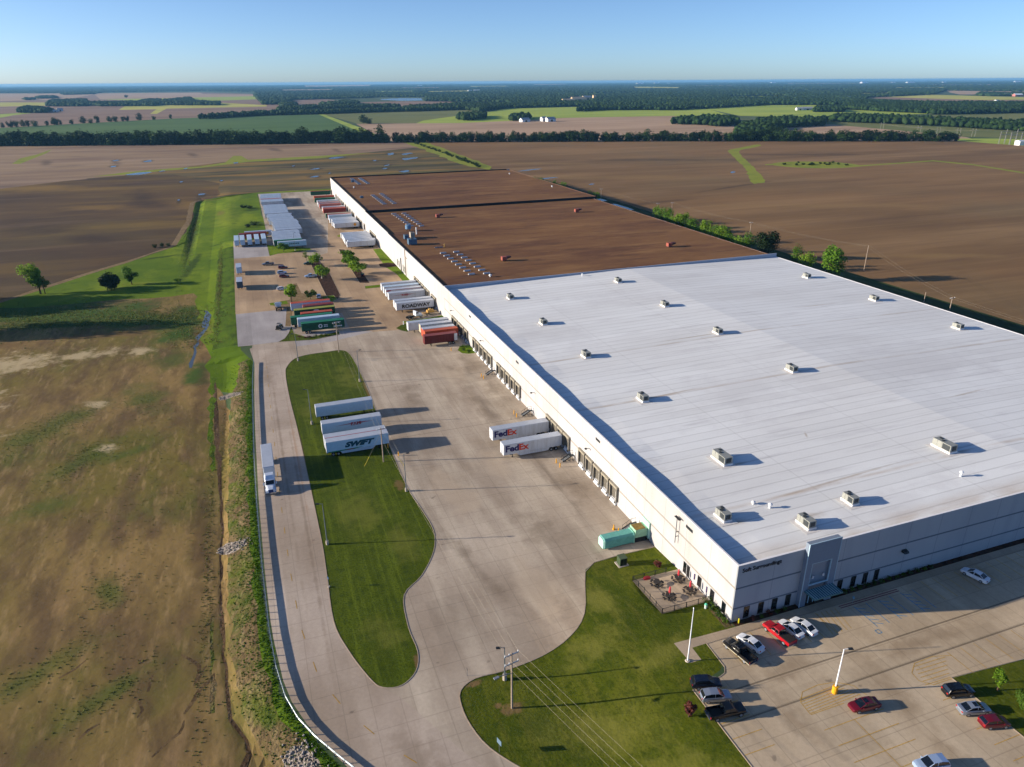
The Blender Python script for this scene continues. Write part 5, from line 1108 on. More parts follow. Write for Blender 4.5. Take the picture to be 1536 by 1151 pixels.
def pickup(px_, py_, rz, paint, label, bed=None, group=None, trim=None, z=None):
    t = thing('pickup_truck', label, 'pickup truck', (px_, py_, (elev(px_, py_) if z is None else z) + .015), rz, group)
    m = MB(); m.loft([ring(*s) for s in [(-.62, .98, .42, 1.12), (.3, .98, .4, 1.12), (1.35, .98, .42, 1.14), (2.3, .96, .44, 1.12), (2.8, .9, .5, 1.05), (2.92, .78, .56, .9)]]); m.build('cab_body', paint, t)
    m = MB()
    m.box(-2.9, -.64, -.98, -.86, .55, 1.15); m.box(-2.9, -.64, .86, .98, .55, 1.15); m.box(-2.92, -2.82, -.86, .86, .55, 1.15); m.box(-.74, -.64, -.86, .86, .55, 1.15); m.build('bed_side', paint, t)
    m = MB(); m.box(-2.82, -.74, -.86, .86, .68 if bed is None else 1.12, .76 if bed is None else 1.19); m.build('bed_floor' if bed is None else 'bed_cover', bed or M_MUDF, t)
    c = [(-.72, .82, 1.1, 1.14), (-.5, .78, 1.1, 1.8), (.1, .76, 1.1, 1.86), (.65, .76, 1.1, 1.83), (1.5, .86, 1.12, 1.16)]
    m = MB(); m.loft([[(x, -w - .05 if zt - zb > .1 else -w, zb), (x, -w, zt), (x, w, zt), (x, w + .05 if zt - zb > .1 else w, zb)] for x, w, zb, zt in c]); m.build('windows', M_GLASS, t)
    m = MB(); m.loft([[(x, -w, z_ - .03), (x, -w + .05, z_ + .03), (x, w - .05, z_ + .03), (x, w, z_ - .03)] for x, w, z_ in ((-.52, .79, 1.8), (.1, .78, 1.86), (.68, .77, 1.83))]); m.build('roof', paint, t)
    m = MB()
    for s in (-1, 1):
        m.bar((-.7, s * .83, 1.14), (-.5, s * .79, 1.8), .09, .06); m.bar((.65, s * .77, 1.83), (1.5, s * .87, 1.16), .07, .05); m.bar((.2, s * .84, 1.1), (.15, s * .78, 1.84), .09, .05)
    m.build('pillars', paint, t)
    m = MB(); m.box(-2.95, 2.5, -.6, .6, .36, .56); m.build('frame', M_MUDF, t)
    for s in (-1, 1):
        wheel(t, 1.95, s * .86, .4, .26); wheel(t, -1.85, s * .86, .4, .26)
        m = MB(); m.box(2.72, 2.9, s * .66 - .14, s * .66 + .14, .78, .95); m.build('headlight', M_LAMP, t)
        m = MB(); m.box(-2.95, -2.8, s * .9 - .07, s * .9 + .07, .78, 1.08); m.build('tail_light', M_TAIL, t)
        m = MB(); m.box(1.2, 1.36, s * 1.1 - .1, s * 1.1 + .1, 1.14, 1.36); m.build('wing_mirror', paint, t)
        if trim:
            m = MB(); m.box(-2.88, 2.6, s * .985 - .012, s * .985 + .012, .46, .62); m.build('side_trim', trim, t)
    m = MB(); m.box(-3.08, -2.94, -.9, .9, .5, .68); m.build('rear_bumper', M_CHROME, t)
    m = MB(); m.box(2.88, 3.02, -.85, .85, .52, .72); m.build('front_bumper', M_CHROME, t)
    return t
def paint(name, c, r=.25, met=.3): 
    m = plain(name, c, r, met, spec=.5)
    m.node_tree.nodes['Principled BSDF'].inputs['Coat Weight'].default_value = .5; return m
P_RED = paint('car_red', '#a81620', .3, .1); P_WHITE = paint('car_white', '#d6d8da', .3, 0); P_SILV = paint('car_silver', '#9aa2ac', .3, .6); P_BLACK = paint('car_black', '#0c0d10', .25, .2); P_NAVY = paint('car_navy', '#131d30', .25, .3)
P_DRED = paint('car_dark_red', '#6b1020', .28, .3); P_DGREEN = paint('car_dark_green', '#14301f', .3, .3); P_BLUE = paint('car_light_blue', '#a9bdd4', .3, .4); P_GREY = paint('car_grey', '#6d7278', .35, .4)
UP = math.radians
pickup(5.5, -5.6, UP(99), P_RED, 'bright red pickup truck with a black bed cover facing the front wall', bed=plain('bed_cover_vinyl', '#25211f', .8))
car('sedan', 8.2, -5.3, UP(100), P_WHITE, 'white car parked between the red pickup and another white sedan', roofm=P_WHITE)
car('sedan', 10.7, -5.6, UP(101), P_WHITE, 'white sedan at the right end of the front row near the entrance')
car('sedan', -.3, -5.7, UP(106), P_WHITE, 'white sedan beside the black pickup left of the red pickup')
pickup(-3.2, -6.7, UP(101), P_BLACK, 'black pickup truck with a tan lower stripe beside a white sedan', trim=plain('tan_trim', '#a39c86', .5))
car('suv', -12.2, -10.5, UP(-18), P_NAVY, 'dark blue hatchback farthest of three parked at the lawn edge')
car('suv', -12.3, -13.2, UP(-15), P_SILV, 'silver hatchback in the middle of three parked at the lawn edge')
pickup(-12.6, -16.2, UP(-7), P_BLACK, 'black pickup truck nearest of three parked at the lawn edge')
car('sedan', 7.5, -22.3, UP(173), P_DRED, 'dark red sedan standing below the yellow based lamp post', sunroof=True)
car('suv', 23.0, -25.2, UP(-14), P_BLACK, 'black car farthest of three at the right hand lawn')
car('sedan', 22.2, -28.5, UP(-15), P_SILV, 'silver sedan with a sunroof in the middle of three at the right hand lawn', sunroof=True)
car('hatch', 22.8, -31.3, UP(-15), P_DRED, 'dark red hatchback nearest of three at the right hand lawn')
car('suv', 8.2, -33.4, UP(170), P_BLUE, 'silver blue wagon cut off by the bottom edge of the picture')
car('sedan', 50.4, -5.7, UP(104), P_WHITE, 'white sedan alone in the shade of the front wall')
pickup(-62.7, 311.4, UP(178), P_GREY, 'dark grey pickup truck parked alone west in the far yard')
car('suv', -55.9, 300.9, UP(0), P_DRED, 'dark red car just below the grey pickup in the far yard')
car('suv', -57.1, 289.6, UP(0), P_BLUE, 'pale blue car beside a dark red one in the far yard')
car('suv', -56.5, 281.9, UP(0), P_DRED, 'dark red car right beside the pale blue one in the far yard')
car('suv', -42.9, 305.2, UP(180), P_DGREEN, 'dark green car next to the yard trees')
pickup(-44.2, 277.2, UP(180), P_BLUE, 'pale silver pickup truck parked against the tree median')
car('hatch', -59.2, 258.4, UP(0), P_WHITE, 'white hatchback half hidden by a yard tree')
car('suv', -20.2, 270.0, UP(80), P_BLACK, 'black car under the double row of yard trees')
car('suv', -44.5, 239.0, UP(85), P_WHITE, 'white van standing behind the orange roofed container')
P_WT = paint('truck_white', '#cfd6de', .35, .05)
def tractor(x, y, rz, label, sleeper=True, pt=None, col=None):
    pt = pt or P_WT; t = thing('truck_tractor', label, 'truck', (x, y, elev(x, y) + .01), rz)
    m = MB(); m.box(-4.0, 2.6, -.5, -.3, .75, 1.0); m.box(-4.0, 2.6, .3, .5, .75, 1.0); m.box(-4.0, -3.9, -.5, .5, .75, 1.0); m.box(-1.5, 1, -.5, .5, .6, .85); m.build('frame', M_MUDF, t)
    m = MB(); m.box(-2.9, -1.6, -.75, .75, 1.0, 1.18); m.build('fifth_wheel', M_MUDF, t)
    xs0 = -1.3 if sleeper else -.1
    m = MB()
    m.loft([[(a, -w, zb), (a, -w, zt - .15), (a, -w + .15, zt), (a, w - .15, zt), (a, w, zt - .15), (a, w, zb)] for a, w, zb, zt in ((xs0, 1.18, 1.0, 3.3 if sleeper else 2.9), (.2, 1.18, 1.0, 3.1 if sleeper else 2.95), (.75, 1.1, 1.0, 2.75), (1.35, 1.0, 1.0, 1.95))]); m.build('cab', pt, t)
    m = MB(); m.loft([[(a, -w, zb), (a, -w, zt - .12), (a, -w + .3, zt), (a, w - .3, zt), (a, w, zt - .12), (a, w, zb)] for a, w, zb, zt in ((1.3, 1.0, .75, 1.98), (2.4, .85, .7, 1.75), (2.95, .72, .65, 1.55))]); m.build('hood', pt, t)
    m = MB(); m.hexa([(.8, -.98, 2.1), (1.37, -.9, 2.0), (1.37, .9, 2.0), (.8, .98, 2.1), (.72, -.98, 2.72), (.82, -.95, 2.74), (.82, .95, 2.74), (.72, .98, 2.72)]); m.build('windscreen', M_GLASS, t)
    m = MB(); m.box(2.9, 2.99, -.5, .5, .8, 1.45); m.build('grille', plain('truck_blue_grille', '#1f3566', .4), t)
    m = MB(); m.box(2.75, 3.08, -1.15, 1.15, .45, .78); m.build('front_bumper', M_CHROME, t)
    for s in (-1, 1):
        m = MB(); m.hexa([(1.5, s * 1.0 - .22, .9), (2.75, s * .95 - .22, .8), (2.75, s * .95 + .22, .8), (1.5, s * 1.0 + .22, .9), (1.6, s * 1.0 - .22, 1.25), (2.5, s * .95 - .2, 1.18), (2.5, s * .95 + .2, 1.18), (1.6, s * 1.0 + .22, 1.25)]); m.build('fender', pt, t)
        m = MB(); m.box(2.7, 2.85, s * .88 - .14, s * .88 + .14, .95, 1.18); m.build('headlight', M_LAMP, t)
        m = MB(); m.bar((1.0, s * 1.15, 2.2), (1.05, s * 1.45, 2.2), .05); m.box(1.0, 1.1, s * 1.45 - .1, s * 1.45 + .1, 1.8, 2.5); m.build('wing_mirror', pt, t)
        wheel(t, 2.1, s * 1.0, .5, .3)
        for k in range(2): wheel(t, -1.75 - k * 1.3, s * .95, .5, .5)
        m = MB(); m.box(xs0 + .2, .9, s * 1.18 - .02, s * 1.18 + .02, 2.0, 2.6) if not sleeper else m.box(.1, .75, s * 1.19 - .02, s * 1.19 + .02, 2.0, 2.6); m.build('side_window', M_GLASS, t)
    if sleeper:
        m = MB(); m.hexa([(-1.2, -1.0, 3.3), (.5, -.95, 2.9), (.5, .95, 2.9), (-1.2, 1.0, 3.3), (-1.2, -.95, 3.85), (-.2, -.8, 3.6), (-.2, .8, 3.6), (-1.2, .95, 3.85)]); m.build('roof_fairing', pt, t)
    return t
trailer(-72.7, 86.2 + .2, SOUTH, 'short white box trailer pulled by the white truck on the access road', M_TW, M_TROOF, M_TW, Ln=12.6, z=0)
tractor(-72.75, 76.7, SOUTH, 'white truck tractor with a blue grille driving on the access road')
tractor(-62.3, 227.5, PI / 2, 'white yard tractor parked at the planted strip by the container group', sleeper=False)
tractor(-11.2, 194.6, math.radians(15), 'white yard tractor parked beside the black lettered trailer', sleeper=False)
t = thing('farm_tractor', 'small dark green tractor standing alone on the grey yard', 'tractor', (-63.3, 199.8, 0), UP(60))
m = MB(); m.box(-.2, 1.5, -.4, .4, .7, 1.5); m.build('hood', P_DGREEN, t); m = MB(); m.box(-1.3, -.2, -.55, .55, .7, 1.3); m.box(-1.2, -.25, -.6, .6, 2.4, 2.5); m.box(-1.2, -1.1, -.55, -.45, 1.3, 2.4); m.box(-1.2, -1.1, .45, .55, 1.3, 2.4); m.box(-.35, -.25, -.55, -.45, 1.3, 2.4); m.box(-.35, -.25, .45, .55, 1.3, 2.4); m.build('cab', M_DKSTEEL, t)
for s in (-1, 1): wheel(t, -.8, s * .8, .75, .4); wheel(t, 1.1, s * .6, .42, .25)
m = MB(); m.bar((-1.4, 0, .6), (-2.6, 0, .5), 1.4, .3); m.build('mower_deck', M_MUDF, t)
# flatbed by the yard tractor
t = thing('flatbed_trailer', 'low flatbed trailer with tan machinery beside the black lettered trailer', 'trailer', (-4.4, 197.2, 0), UP(8))
m = MB(); m.box(-3.2, 3.2, -1.1, 1.1, .8, 1.0); m.build('deck', plain('tan_deck', '#8f7550', .7), t); m = MB(); m.box(-1.2, 1.6, -.7, .8, 1.0, 1.9); m.box(-.4, .4, -.4, .4, 1.9, 2.4); m.build('machinery', plain('machine_tan', '#b8904a', .6, var=.15), t)
for s in (-1, 1):
    for k in range(2): wheel(t, -1.6 + k * 1.1, s * .9, .42, .3)

# ------------------------------------------------------------------ yard furniture
M_CONC = plain('pale_concrete', '#a99e90', .85, var=.06); M_POLE = plain('grey_pole', '#6b7379', .45, .4); M_PWHITE = plain('white_pole', '#dcdedf', .4); M_WOOD = plain('utility_pole_wood', '#9b8a78', .9, var=.15)
def lamp(px_, py_, h, label, base=M_CONC, bh=.9, br=.32, pole=M_POLE, heads=1, ang=0.0, tx=None, name='street_lamp'):
    p = P(px_, py_); t = thing(name, label, 'lamp post', p, ang, 'lamp posts of the yard')
    m = MB(); m.tube([(0, 0, -.1), (0, 0, bh)], br, 14); m.build('base', base, t)
    m = MB(); m.tube([(0, 0, bh), (0, 0, h)], [.13, .075], 8); m.build('pole', pole, t)
    for k in range(heads):
        s = 1 if k == 0 else -1
        m = MB(); m.bar((0, 0, h - .05), (s * .7, 0, h + .05), .07); m.build('arm', pole, t)
        m = MB(); m.hexa([(s * .6, -.22, h - .02), (s * 1.35, -.25, h + .02), (s * 1.35, .25, h + .02), (s * .6, .22, h - .02), (s * .6, -.2, h + .1), (s * 1.3, -.22, h + .14), (s * 1.3, .22, h + .14), (s * .6, .2, h + .1)]); m.build('lamp_head', M_DKSTEEL, t)
    return t
lamp(539.7, 572.5, 10.5, 'grey lamp post at the east edge of the island lawn above the four trailers', ang=.2)
lamp(468, 636.4, 10.5, 'grey lamp post at the west side of the island lawn beside the four trailers', ang=2.8)
lamp(609.6, 737, 9.8, 'grey lamp post at the east edge of the island lawn below the utility pole', ang=.1)
lamp(491.2, 816.8, 9.8, 'grey lamp post on the west side of the island lawn nearest the camera', ang=2.9)
lamp(447.3, 541.5, 9.8, 'grey lamp post at the far rounded end of the island lawn', ang=2.9)
lamp(757.2, 1019.5, 6.6, 'grey lamp post just behind the nearest utility pole', ang=2.95, bh=1.1, br=.35)
lamp(483, 418, 10, 'grey lamp post at the end of the tree median in the far yard', ang=.3)
lamp(443, 376, 10, 'grey lamp post in front of the packed trailer row', ang=.3)
lamp(1251.5, 1039, 8.6, 'white lamp post on a round yellow base in the car park', base=M_YSAFE, bh=1.35, br=.42, pole=M_PWHITE, ang=-.35)
p = P(1031.5, 991.5); t = thing('flagpole', 'tall white bare flagpole on a paved corner by the lawn', 'flagpole', p)
m = MB(); m.tube([(0, 0, 0), (0, 0, 10.6)], [.12, .055], 12); m.build('pole', M_PWHITE, t); m = MB(); m.tube([(0, 0, 10.6), (0, 0, 10.7), (0, 0, 10.82)], [.05, .12, .04], 10); m.build('finial', M_RIM, t); m = MB(); m.tube([(0, 0, 0), (0, 0, .16)], [.45, .35], 16); m.build('base_collar', M_CONC, t)
t = thing('wall_floodlight', 'long armed floodlight standing off the sunny wall above the patio door', 'floodlight', (0, 17.8, 0))
m = MB(); m.tube([(-.6, 0, 6.2), (-.6, 0, 11.8)], .08, 8); m.build('pole', M_POLE, t)
for z in (7.6, 8.6): m = MB(); m.bar((0, 0, z), (-.6, 0, z), .1); m.build('bracket', M_DKSTEEL, t)
m = MB(); m.box(-.85, -.35, -1.0, .6, 11.8, 11.95); m.build('lamp_head', M_DKSTEEL, t)
CONDS = []
def util(x, y, h, label, arms=2, ang=0.0, z=None, cat='utility pole', arm_w=2.4, lampa=False, r=.18, grp=None):
    z = elev(x, y) if z is None else z
    t = thing('utility_pole', label, cat, (x, y, z), ang, grp)
    m = MB(); m.tube([(0, 0, -.2), (0, 0, h)], [r, r * .65], 8); m.build('pole', M_WOOD, t)
    for k in range(arms):
        zz = h - .5 - k * 1.7
        m = MB(); m.box(-arm_w / 2, arm_w / 2, -.08, .08, zz, zz + .14); c = m.build('crossarm', plain('crossarm_grey', '#7f8790', .6), t)
        for xx in (-arm_w / 2 + .1, -arm_w / 6, arm_w / 2 - .1):
            m = MB(); m.tube([(xx, 0, zz + .14), (xx, 0, zz + .3), (xx, 0, zz + .42)], [.05, .1, .05], 6); m.build('insulator', M_WHITE, c)
    if lampa:
        m = MB(); m.bar((0, 0, h - 4), (-2.2, .2, h - 3.8), .09); m.build('lamp_arm', M_POLE, t); m = MB(); m.box(-2.9, -2.1, 0, .4, h - 3.95, h - 3.75); m.build('lamp_head', M_RIM, t)
    return t
U = [P(768, 1062.5), P(575.4, 693), P(508.4, 528.5)]
util(U[0].x, U[0].y, 11.0, 'tall utility pole with two crossarms standing on the near lawn tip', ang=math.radians(10), lampa=True)
util(U[1].x, U[1].y, 9.6, 'utility pole with guy wires at the end of the teal lettered trailer', arms=1, ang=math.radians(10))
util(U[2].x, U[2].y, 11.2, 'utility pole at the far tip of the island lawn', arms=1, ang=math.radians(10))
M_WIRE = plain('power_wire', '#8d8574', .6, .2)
def wire(a, b, label, sag=1.0, r=.013, n=10, group='overhead power wires'):
    pts = [Vector(a).lerp(Vector(b), k / n) - Vector((0, 0, 4 * sag * (k / n) * (1 - k / n))) for k in range(n + 1)]
    m = MB(); m.tube(pts, r, 4); return tag(m.build('power_wire', M_WIRE), label, 'wire', group)
off = Vector((math.cos(math.radians(10)), math.sin(math.radians(10)), 0))
hz = [10.7, 9.3, 10.9]
END = Vector((-24.5, -52, 9.5))
for k, (dx, dz) in enumerate(((-1.1, 0), (1.1, 0), (-1.1, -1.7), (1.1, -1.7))):
    wire(U[0] + off * dx + Vector((0, 0, 10.9 + dz)), END + off * dx + Vector((0, 0, dz)), 'overhead wire running from the lawn tip pole to the lower right, out of the picture', .4, .012)
for k, dx in enumerate((-1.1, 0, 1.1)):
    wire(U[0] + off * dx + Vector((0, 0, 10.9)), U[1] + off * dx + Vector((0, 0, 9.4)), 'overhead wire between the lawn tip pole and the trailer pole', .9)
    wire(U[1] + off * dx + Vector((0, 0, 9.4)), U[2] + off * dx + Vector((0, 0, 11.0)), 'overhead wire between the trailer pole and the far island tip pole', .9)
M_GUY = plain('yellow_guy_guard', '#b8a52c', .6)
for k, (gx, gy, s) in enumerate(((546.8, 699.5, 'left'), (607, 700, 'right'))):
    g = P(gx, gy); a = U[1] + Vector((0, 0, 8.2)); t = thing('guy_wire', 'guy wire with a yellow guard anchored %s of the trailer pole' % s, 'guy wire', g)
    m = MB(); m.tube([Vector((0, 0, 0)), a - g], .02, 4); m.build('cable', M_WIRE, t); m = MB(); m.tube([Vector((0, 0, 0)), (a - g) * .28], .05, 6); m.build('guard', M_GUY, t)
def bollard(px_=None, py_=None, label='', h=1.15, xy=None, r=.13, cone=False, mat=None):
    p = P(px_, py_) if xy is None else Vector((xy[0], xy[1], elev(*xy)))
    m = MB(); m.tube([(0, 0, -.05), (0, 0, h), (0, 0, h + .08)], [r, r, r * .4], 12)
    if cone: m.tube([(0, 0, 0), (0, 0, .35)], [.3, .26], 12)
    o = m.build('bollard', mat or M_YSAFE); o.location = p
    return tag(o, label, 'bollard', 'yellow bollards')
for k, (a, b, w_) in enumerate(((722, 565.5, 'at the far dock stair, left one'), (725.5, 568.5, 'at the far dock stair, right one'), (771, 621.5, 'at the second dock stair, left one'), (775, 626, 'at the second dock stair, right one'), (834.4, 695, 'below the nearer express trailer, left one'), (839.9, 701, 'below the nearer express trailer, right one'),
                               (920.5, 794.5, 'left of the stair by the compactor'), (927.6, 799.5, 'between the compactor and its stair'), (676.8, 526.5, 'left of the small shrub bed by the red containers'), (597.9, 684, 'beside the guy wire at the island edge'), (582, 672, 'at the nose of the teal lettered trailer'), (643, 466, 'by the flatbed beside the black lettered trailer'))):
    bollard(a, b, 'yellow bollard ' + w_, cone=(k in (6, 7)))
bollard(1108, 934.6, 'short bright yellow post at the front west corner of the warehouse', h=.9, mat=plain('yellow_green_post', '#b3a818', .5), r=.16)
bollard(605.5, 487, 'white post on the small grass wedge beside the plain white trailer', h=1.3, mat=M_PWHITE, r=.2)
def stair(y, label):
    t = thing('dock_stair', label, 'stairs', (0, y, 0), 0, 'metal dock stairs')
    m = MB(); m.box(-1.3, -.05, -.55, .55, 1.1, 1.18); m.build('landing', M_DKSTEEL, t)
    for k in range(6):
        m = MB(); m.box(-3.3 + k * .34, -2.98 + k * .34, -.55, .55, .12 + k * .18, .17 + k * .18); m.build('tread', M_STEEL, t)
    for s in (-1, 1):
        m = MB(); m.bar((-3.4, s * .6, .05), (-1.3, s * .6, 1.15), .06, .28); m.build('stringer', M_DKSTEEL, t)
        m = MB(); m.bar((-3.35, s * .6, 1.05), (-1.3, s * .6, 2.15), .05); m.bar((-1.3, s * .6, 2.15), (-.05, s * .6, 2.15), .05); m.bar((-3.3, s * .6, .1), (-3.3, s * .6, 1.05), .05); m.bar((-1.3, s * .6, 0), (-1.3, s * .6, 2.15), .06); m.bar((-.1, s * .6, 0), (-.1, s * .6, 2.15), .05); m.bar((-2.3, s * .6, .6), (-2.3, s * .6, 1.6), .04); m.build('handrail', M_DKSTEEL, t)
    m = MB(); m.box(-.08, 0, -.5, .5, 1.18, 3.3); m.build('door', M_DOORP if False else M_WHITE, t)
for y, lb in ((126.2, 'dark metal stair at the gap between the two farthest near side dock groups'), (93.3, 'dark metal stair left of the farther express trailer'), (64.9, 'dark metal stair right of the nearer express trailer'), (32.6, 'dark metal stair beside the green compactor')):
    stair(y, lb)
# compactor
M_CG = plain('compactor_green', '#7fb8a4', .55, var=.1); M_CG2 = plain('compactor_body_green', '#5fa093', .55, var=.12); M_RUST = plain('rusty_lid', '#7b6330', .8, var=.3)
t = thing('trash_container', 'long mint green compactor container lying in front of the dock wall', 'container', (0, 29, 0))
m = MB(); m.loft([[(x, -1.15, .25), (x, -1.25, .5), (x, -1.25, 2.1), (x, -.85, 2.5), (x, .85, 2.5), (x, 1.25, 2.1), (x, 1.25, .5), (x, 1.15, .25)] for x in (-10.2, -3.6)]); m.build('body', M_CG2, t)
m = MB(); m.loft([[(x, -1.05 * s, .3), (x, -1.15 * s, .5), (x, -1.15 * s, 2.0), (x, -.75 * s, 2.35), (x, .75 * s, 2.35), (x, 1.15 * s, 2.0), (x, 1.15 * s, .5), (x, 1.05 * s, .3)] for x, s in ((-10.55, .9), (-10.2, 1.05))]); m.build('end_door', plain('mint_door', '#a5cdbd', .55), t)
for x in (-8.5, -6.8, -5.1):
    m = MB(); m.loft([[(a, -1.28, .3), (a, -1.28, 2.12), (a, -.86, 2.53), (a, .86, 2.53), (a, 1.28, 2.12), (a, 1.28, .3)] for a in (x - .05, x + .05)]); m.build('rib', M_CG2, t)
m = MB(); m.loft([[(x, -1.33, .2), (x, -1.33, 2.2), (x, -.9, 2.62), (x, .9, 2.62), (x, 1.33, 2.2), (x, 1.33, .2)] for x in (-3.7, -3.45)]); m.build('collar', M_CG, t)
t = thing('compactor', 'mint green compactor unit with a rusty lid at the dock wall', 'compactor', (0, 29, 0))
m = MB(); m.box(-3.3, -.3, -1.2, 1.2, 1.3, 3.1); m.build('housing', plain('compactor_unit_green', '#8fb898', .6, var=.12), t)
m = MB(); m.box(-3.2, -.9, -1.1, 1.1, 3.1, 3.16); m.build('lid', M_RUST, t)
m = MB(); m.box(-3.1, -.4, -1.0, -.8, 0, 1.3); m.box(-3.1, -.4, .8, 1.0, 0, 1.3); m.box(-3.1, -2.9, -.8, .8, .3, 1.3); m.build('support_frame', M_DKSTEEL, t)
m = MB(); m.box(-.4, 0, -1.5, 1.5, .6, 4.3); m.build('chute_frame', plain('mint_chute', '#b4dac6', .6), t)
# transformer
t = thing('transformer', 'dark green transformer cabinet on a concrete pad on the lawn', 'transformer', P(932.5, 846.5))
m = MB(); m.box(-1.1, 1.1, -1.0, 1.0, 0, .15); m.build('pad', M_CONC, t); m = MB(); m.box(-.75, .75, -.7, .7, .15, 1.75); m.build('cabinet', plain('transformer_green', '#39472f', .6), t)
m = MB(); m.hexa([(-.8, -.78, 1.75), (.8, -.78, 1.75), (.8, .75, 1.75), (-.8, .75, 1.75), (-.8, -.78, 1.82), (.8, -.78, 1.82), (.8, .75, 1.92), (-.8, .75, 1.92)]); m.build('lid', plain('transformer_lid', '#47553c', .6), t)
for x in (-.36, .36): m = MB(); m.box(x - .3, x + .3, -.72, -.7, .3, 1.6); m.build('door', plain('transformer_door', '#1d2620', .6), t)
# patio furniture
M_TAB = plain('brown_table', '#2f2925', .7, var=.1); M_UMB = plain('umbrella_red', '#b8343a', .8, var=.08)
wn = ['by the fence corner, without umbrella', 'near the patio door, with a closed red umbrella', 'near the wall window, with a closed red umbrella', 'by the front fence, with a closed red umbrella']
for k, (x, y) in enumerate(((-6.6, 13.6), (-2.2, 13.3), (-2.2, 9.4), (-6.6, 9.3))):
    t = thing('picnic_table', 'round dark picnic table ' + wn[k], 'table', (x, y, elev(x, y)), .4 * k, 'picnic tables on the patio')
    m = MB(); m.tube([(0, 0, .70), (0, 0, .76)], .7, 18); m.build('table_top', M_TAB, t)
    m = MB(); m.tube([(0, 0, .04), (0, 0, .7)], .09, 8); m.build('pedestal', M_TAB, t)
    for a in range(6):
        A = a * PI / 3; m = MB(); c, s = math.cos(A), math.sin(A)
        m.hexa([(c * .92 - s * .36, s * .92 + c * .36, h_) if i_ == 0 else (c * 1.3 - s * .46, s * 1.3 + c * .46, h_) if i_ == 1 else (c * 1.3 + s * .46, s * 1.3 - c * .46, h_) if i_ == 2 else (c * .92 + s * .36, s * .92 - c * .36, h_) for h_ in (.42, .48) for i_ in range(4)])
        m.bar((c * .1, s * .1, .1), (c * 1.2, s * 1.2, .1), .06); m.bar((c * 1.15, s * 1.15, .0), (c * 1.15, s * 1.15, .42), .06); m.build('seat', M_TAB, t)
    if k:
        t = thing('closed_umbrella', 'closed red umbrella on the table ' + ['', 'near the patio door', 'near the wall window', 'by the front fence'][k], 'umbrella', (x, y, elev(x, y)), 0, 'closed red umbrellas')
        m = MB(); m.tube([(0, 0, .02), (0, 0, 2.75)], .03, 6); m.build('pole', M_RIM, t); m = MB(); m.tube([(0, 0, 1.15), (0, 0, 1.4), (0, 0, 2.3), (0, 0, 2.65)], [.12, .22, .17, .03], 9); m.build('canopy', M_UMB, t)
m = MB(); m.loft([[(x, -w, .05), (x, -w * .8, h), (x, w * .8, h), (x, w, .05)] for x, w, h in ((-.75, .2, .2), (-.4, .42, .42), (.4, .42, .36), (.75, .2, .25))]); o = m.build('red_cover', M_UMB); o.location = (-7.2, 16.2, elev(-7.2, 16.2)); o.rotation_euler = (0, 0, .1); tag(o, 'bright red low cover lying at the back fence of the patio', 'cover')
t = thing('trash_bin', 'small round bin with a mint domed lid at the front corner of the patio', 'bin', P(1058.5, 912.5))
m = MB(); m.tube([(0, 0, 0), (0, 0, .8)], [.24, .28], 12); m.build('body', plain('bin_white', '#b9c4c0', .6), t); m = MB(); m.tube([(0, 0, .8), (0, 0, .95), (0, 0, 1.08)], [.3, .24, .06], 12); m.build('lid', plain('mint_lid', '#4fae8e', .5), t)
t = thing('patio_fence', 'low black metal fence around the patio', 'fence', (-10, 6.1, 0))
def fence_run(par, pts, h=1.15, step=2.3, mat=M_DKSTEEL, pick=.18):
    for (a, b) in zip(pts, pts[1:]):
        a, b = Vector(a), Vector(b); Ln = (b - a).length; n = max(1, round(Ln / step))
        m = MB()
        for hh in (.12, h - .05): m.bar((a.x, a.y, elev(a.x + par.location.x, a.y + par.location.y) + hh), (b.x, b.y, elev(b.x + par.location.x, b.y + par.location.y) + hh), .06)
        k = int(Ln / pick)
        for i in range(k):
            q = a.lerp(b, (i + .5) / k); z = elev(q.x + par.location.x, q.y + par.location.y); m.bar((q.x, q.y, z + .12), (q.x, q.y, z + h - .05), .03)
        m.build('rail_panel', mat, par)
        for i in range(n + 1):
            q = a.lerp(b, i / n); z = elev(q.x + par.location.x, q.y + par.location.y); m = MB(); m.box(q.x - .055, q.x + .055, q.y - .055, q.y + .055, z, z + h + .05); m.build('post', mat, par)
fence_run(t, [(9.9, 0), (0, 0), (0, 10.5), (7.2, 10.5)])
# guard rail
gr = thing('guard_rail', 'long steel guard rail on posts along the west edge of the access road', 'guard rail', (0, 0, 0))
GP = [(-74.2, 165), (-74.9, 150), (-75.15, 140), (-75.7, 113), (-76.1, 90), (-76.15, 73), (-76.05, 55), (-75.9, 44), (-75.5, 27), (-74.9, 18), (-73.9, 11), (-72.4, 6), (-70.3, 1.7), (-67.4, -3), (-64.4, -7.6), (-60.9, -12.4), (-56.9, -17.4), (-52.6, -22.6), (-47, -29.2), (-41.5, -35.8)]
cum = [0]
for a, b in zip(GP, GP[1:]): cum.append(cum[-1] + math.hypot(b[0] - a[0], b[1] - a[1]))
def gpos(d):
    for k in range(len(GP) - 1):
        if d <= cum[k + 1] + 1e-6:
            f = (d - cum[k]) / (cum[k + 1] - cum[k]); return Vector((GP[k][0] + (GP[k + 1][0] - GP[k][0]) * f, GP[k][1] + (GP[k + 1][1] - GP[k][1]) * f))
    return Vector(GP[-1])
n = 200; sect = [(-.04, .95), (.04, .88), (-.02, .80), (-.02, .76), (.04, .68), (-.04, .60), (-.07, .60), (.0, .68), (-.06, .76), (-.06, .80), (.0, .88), (-.07, .95)]
rings_ = []
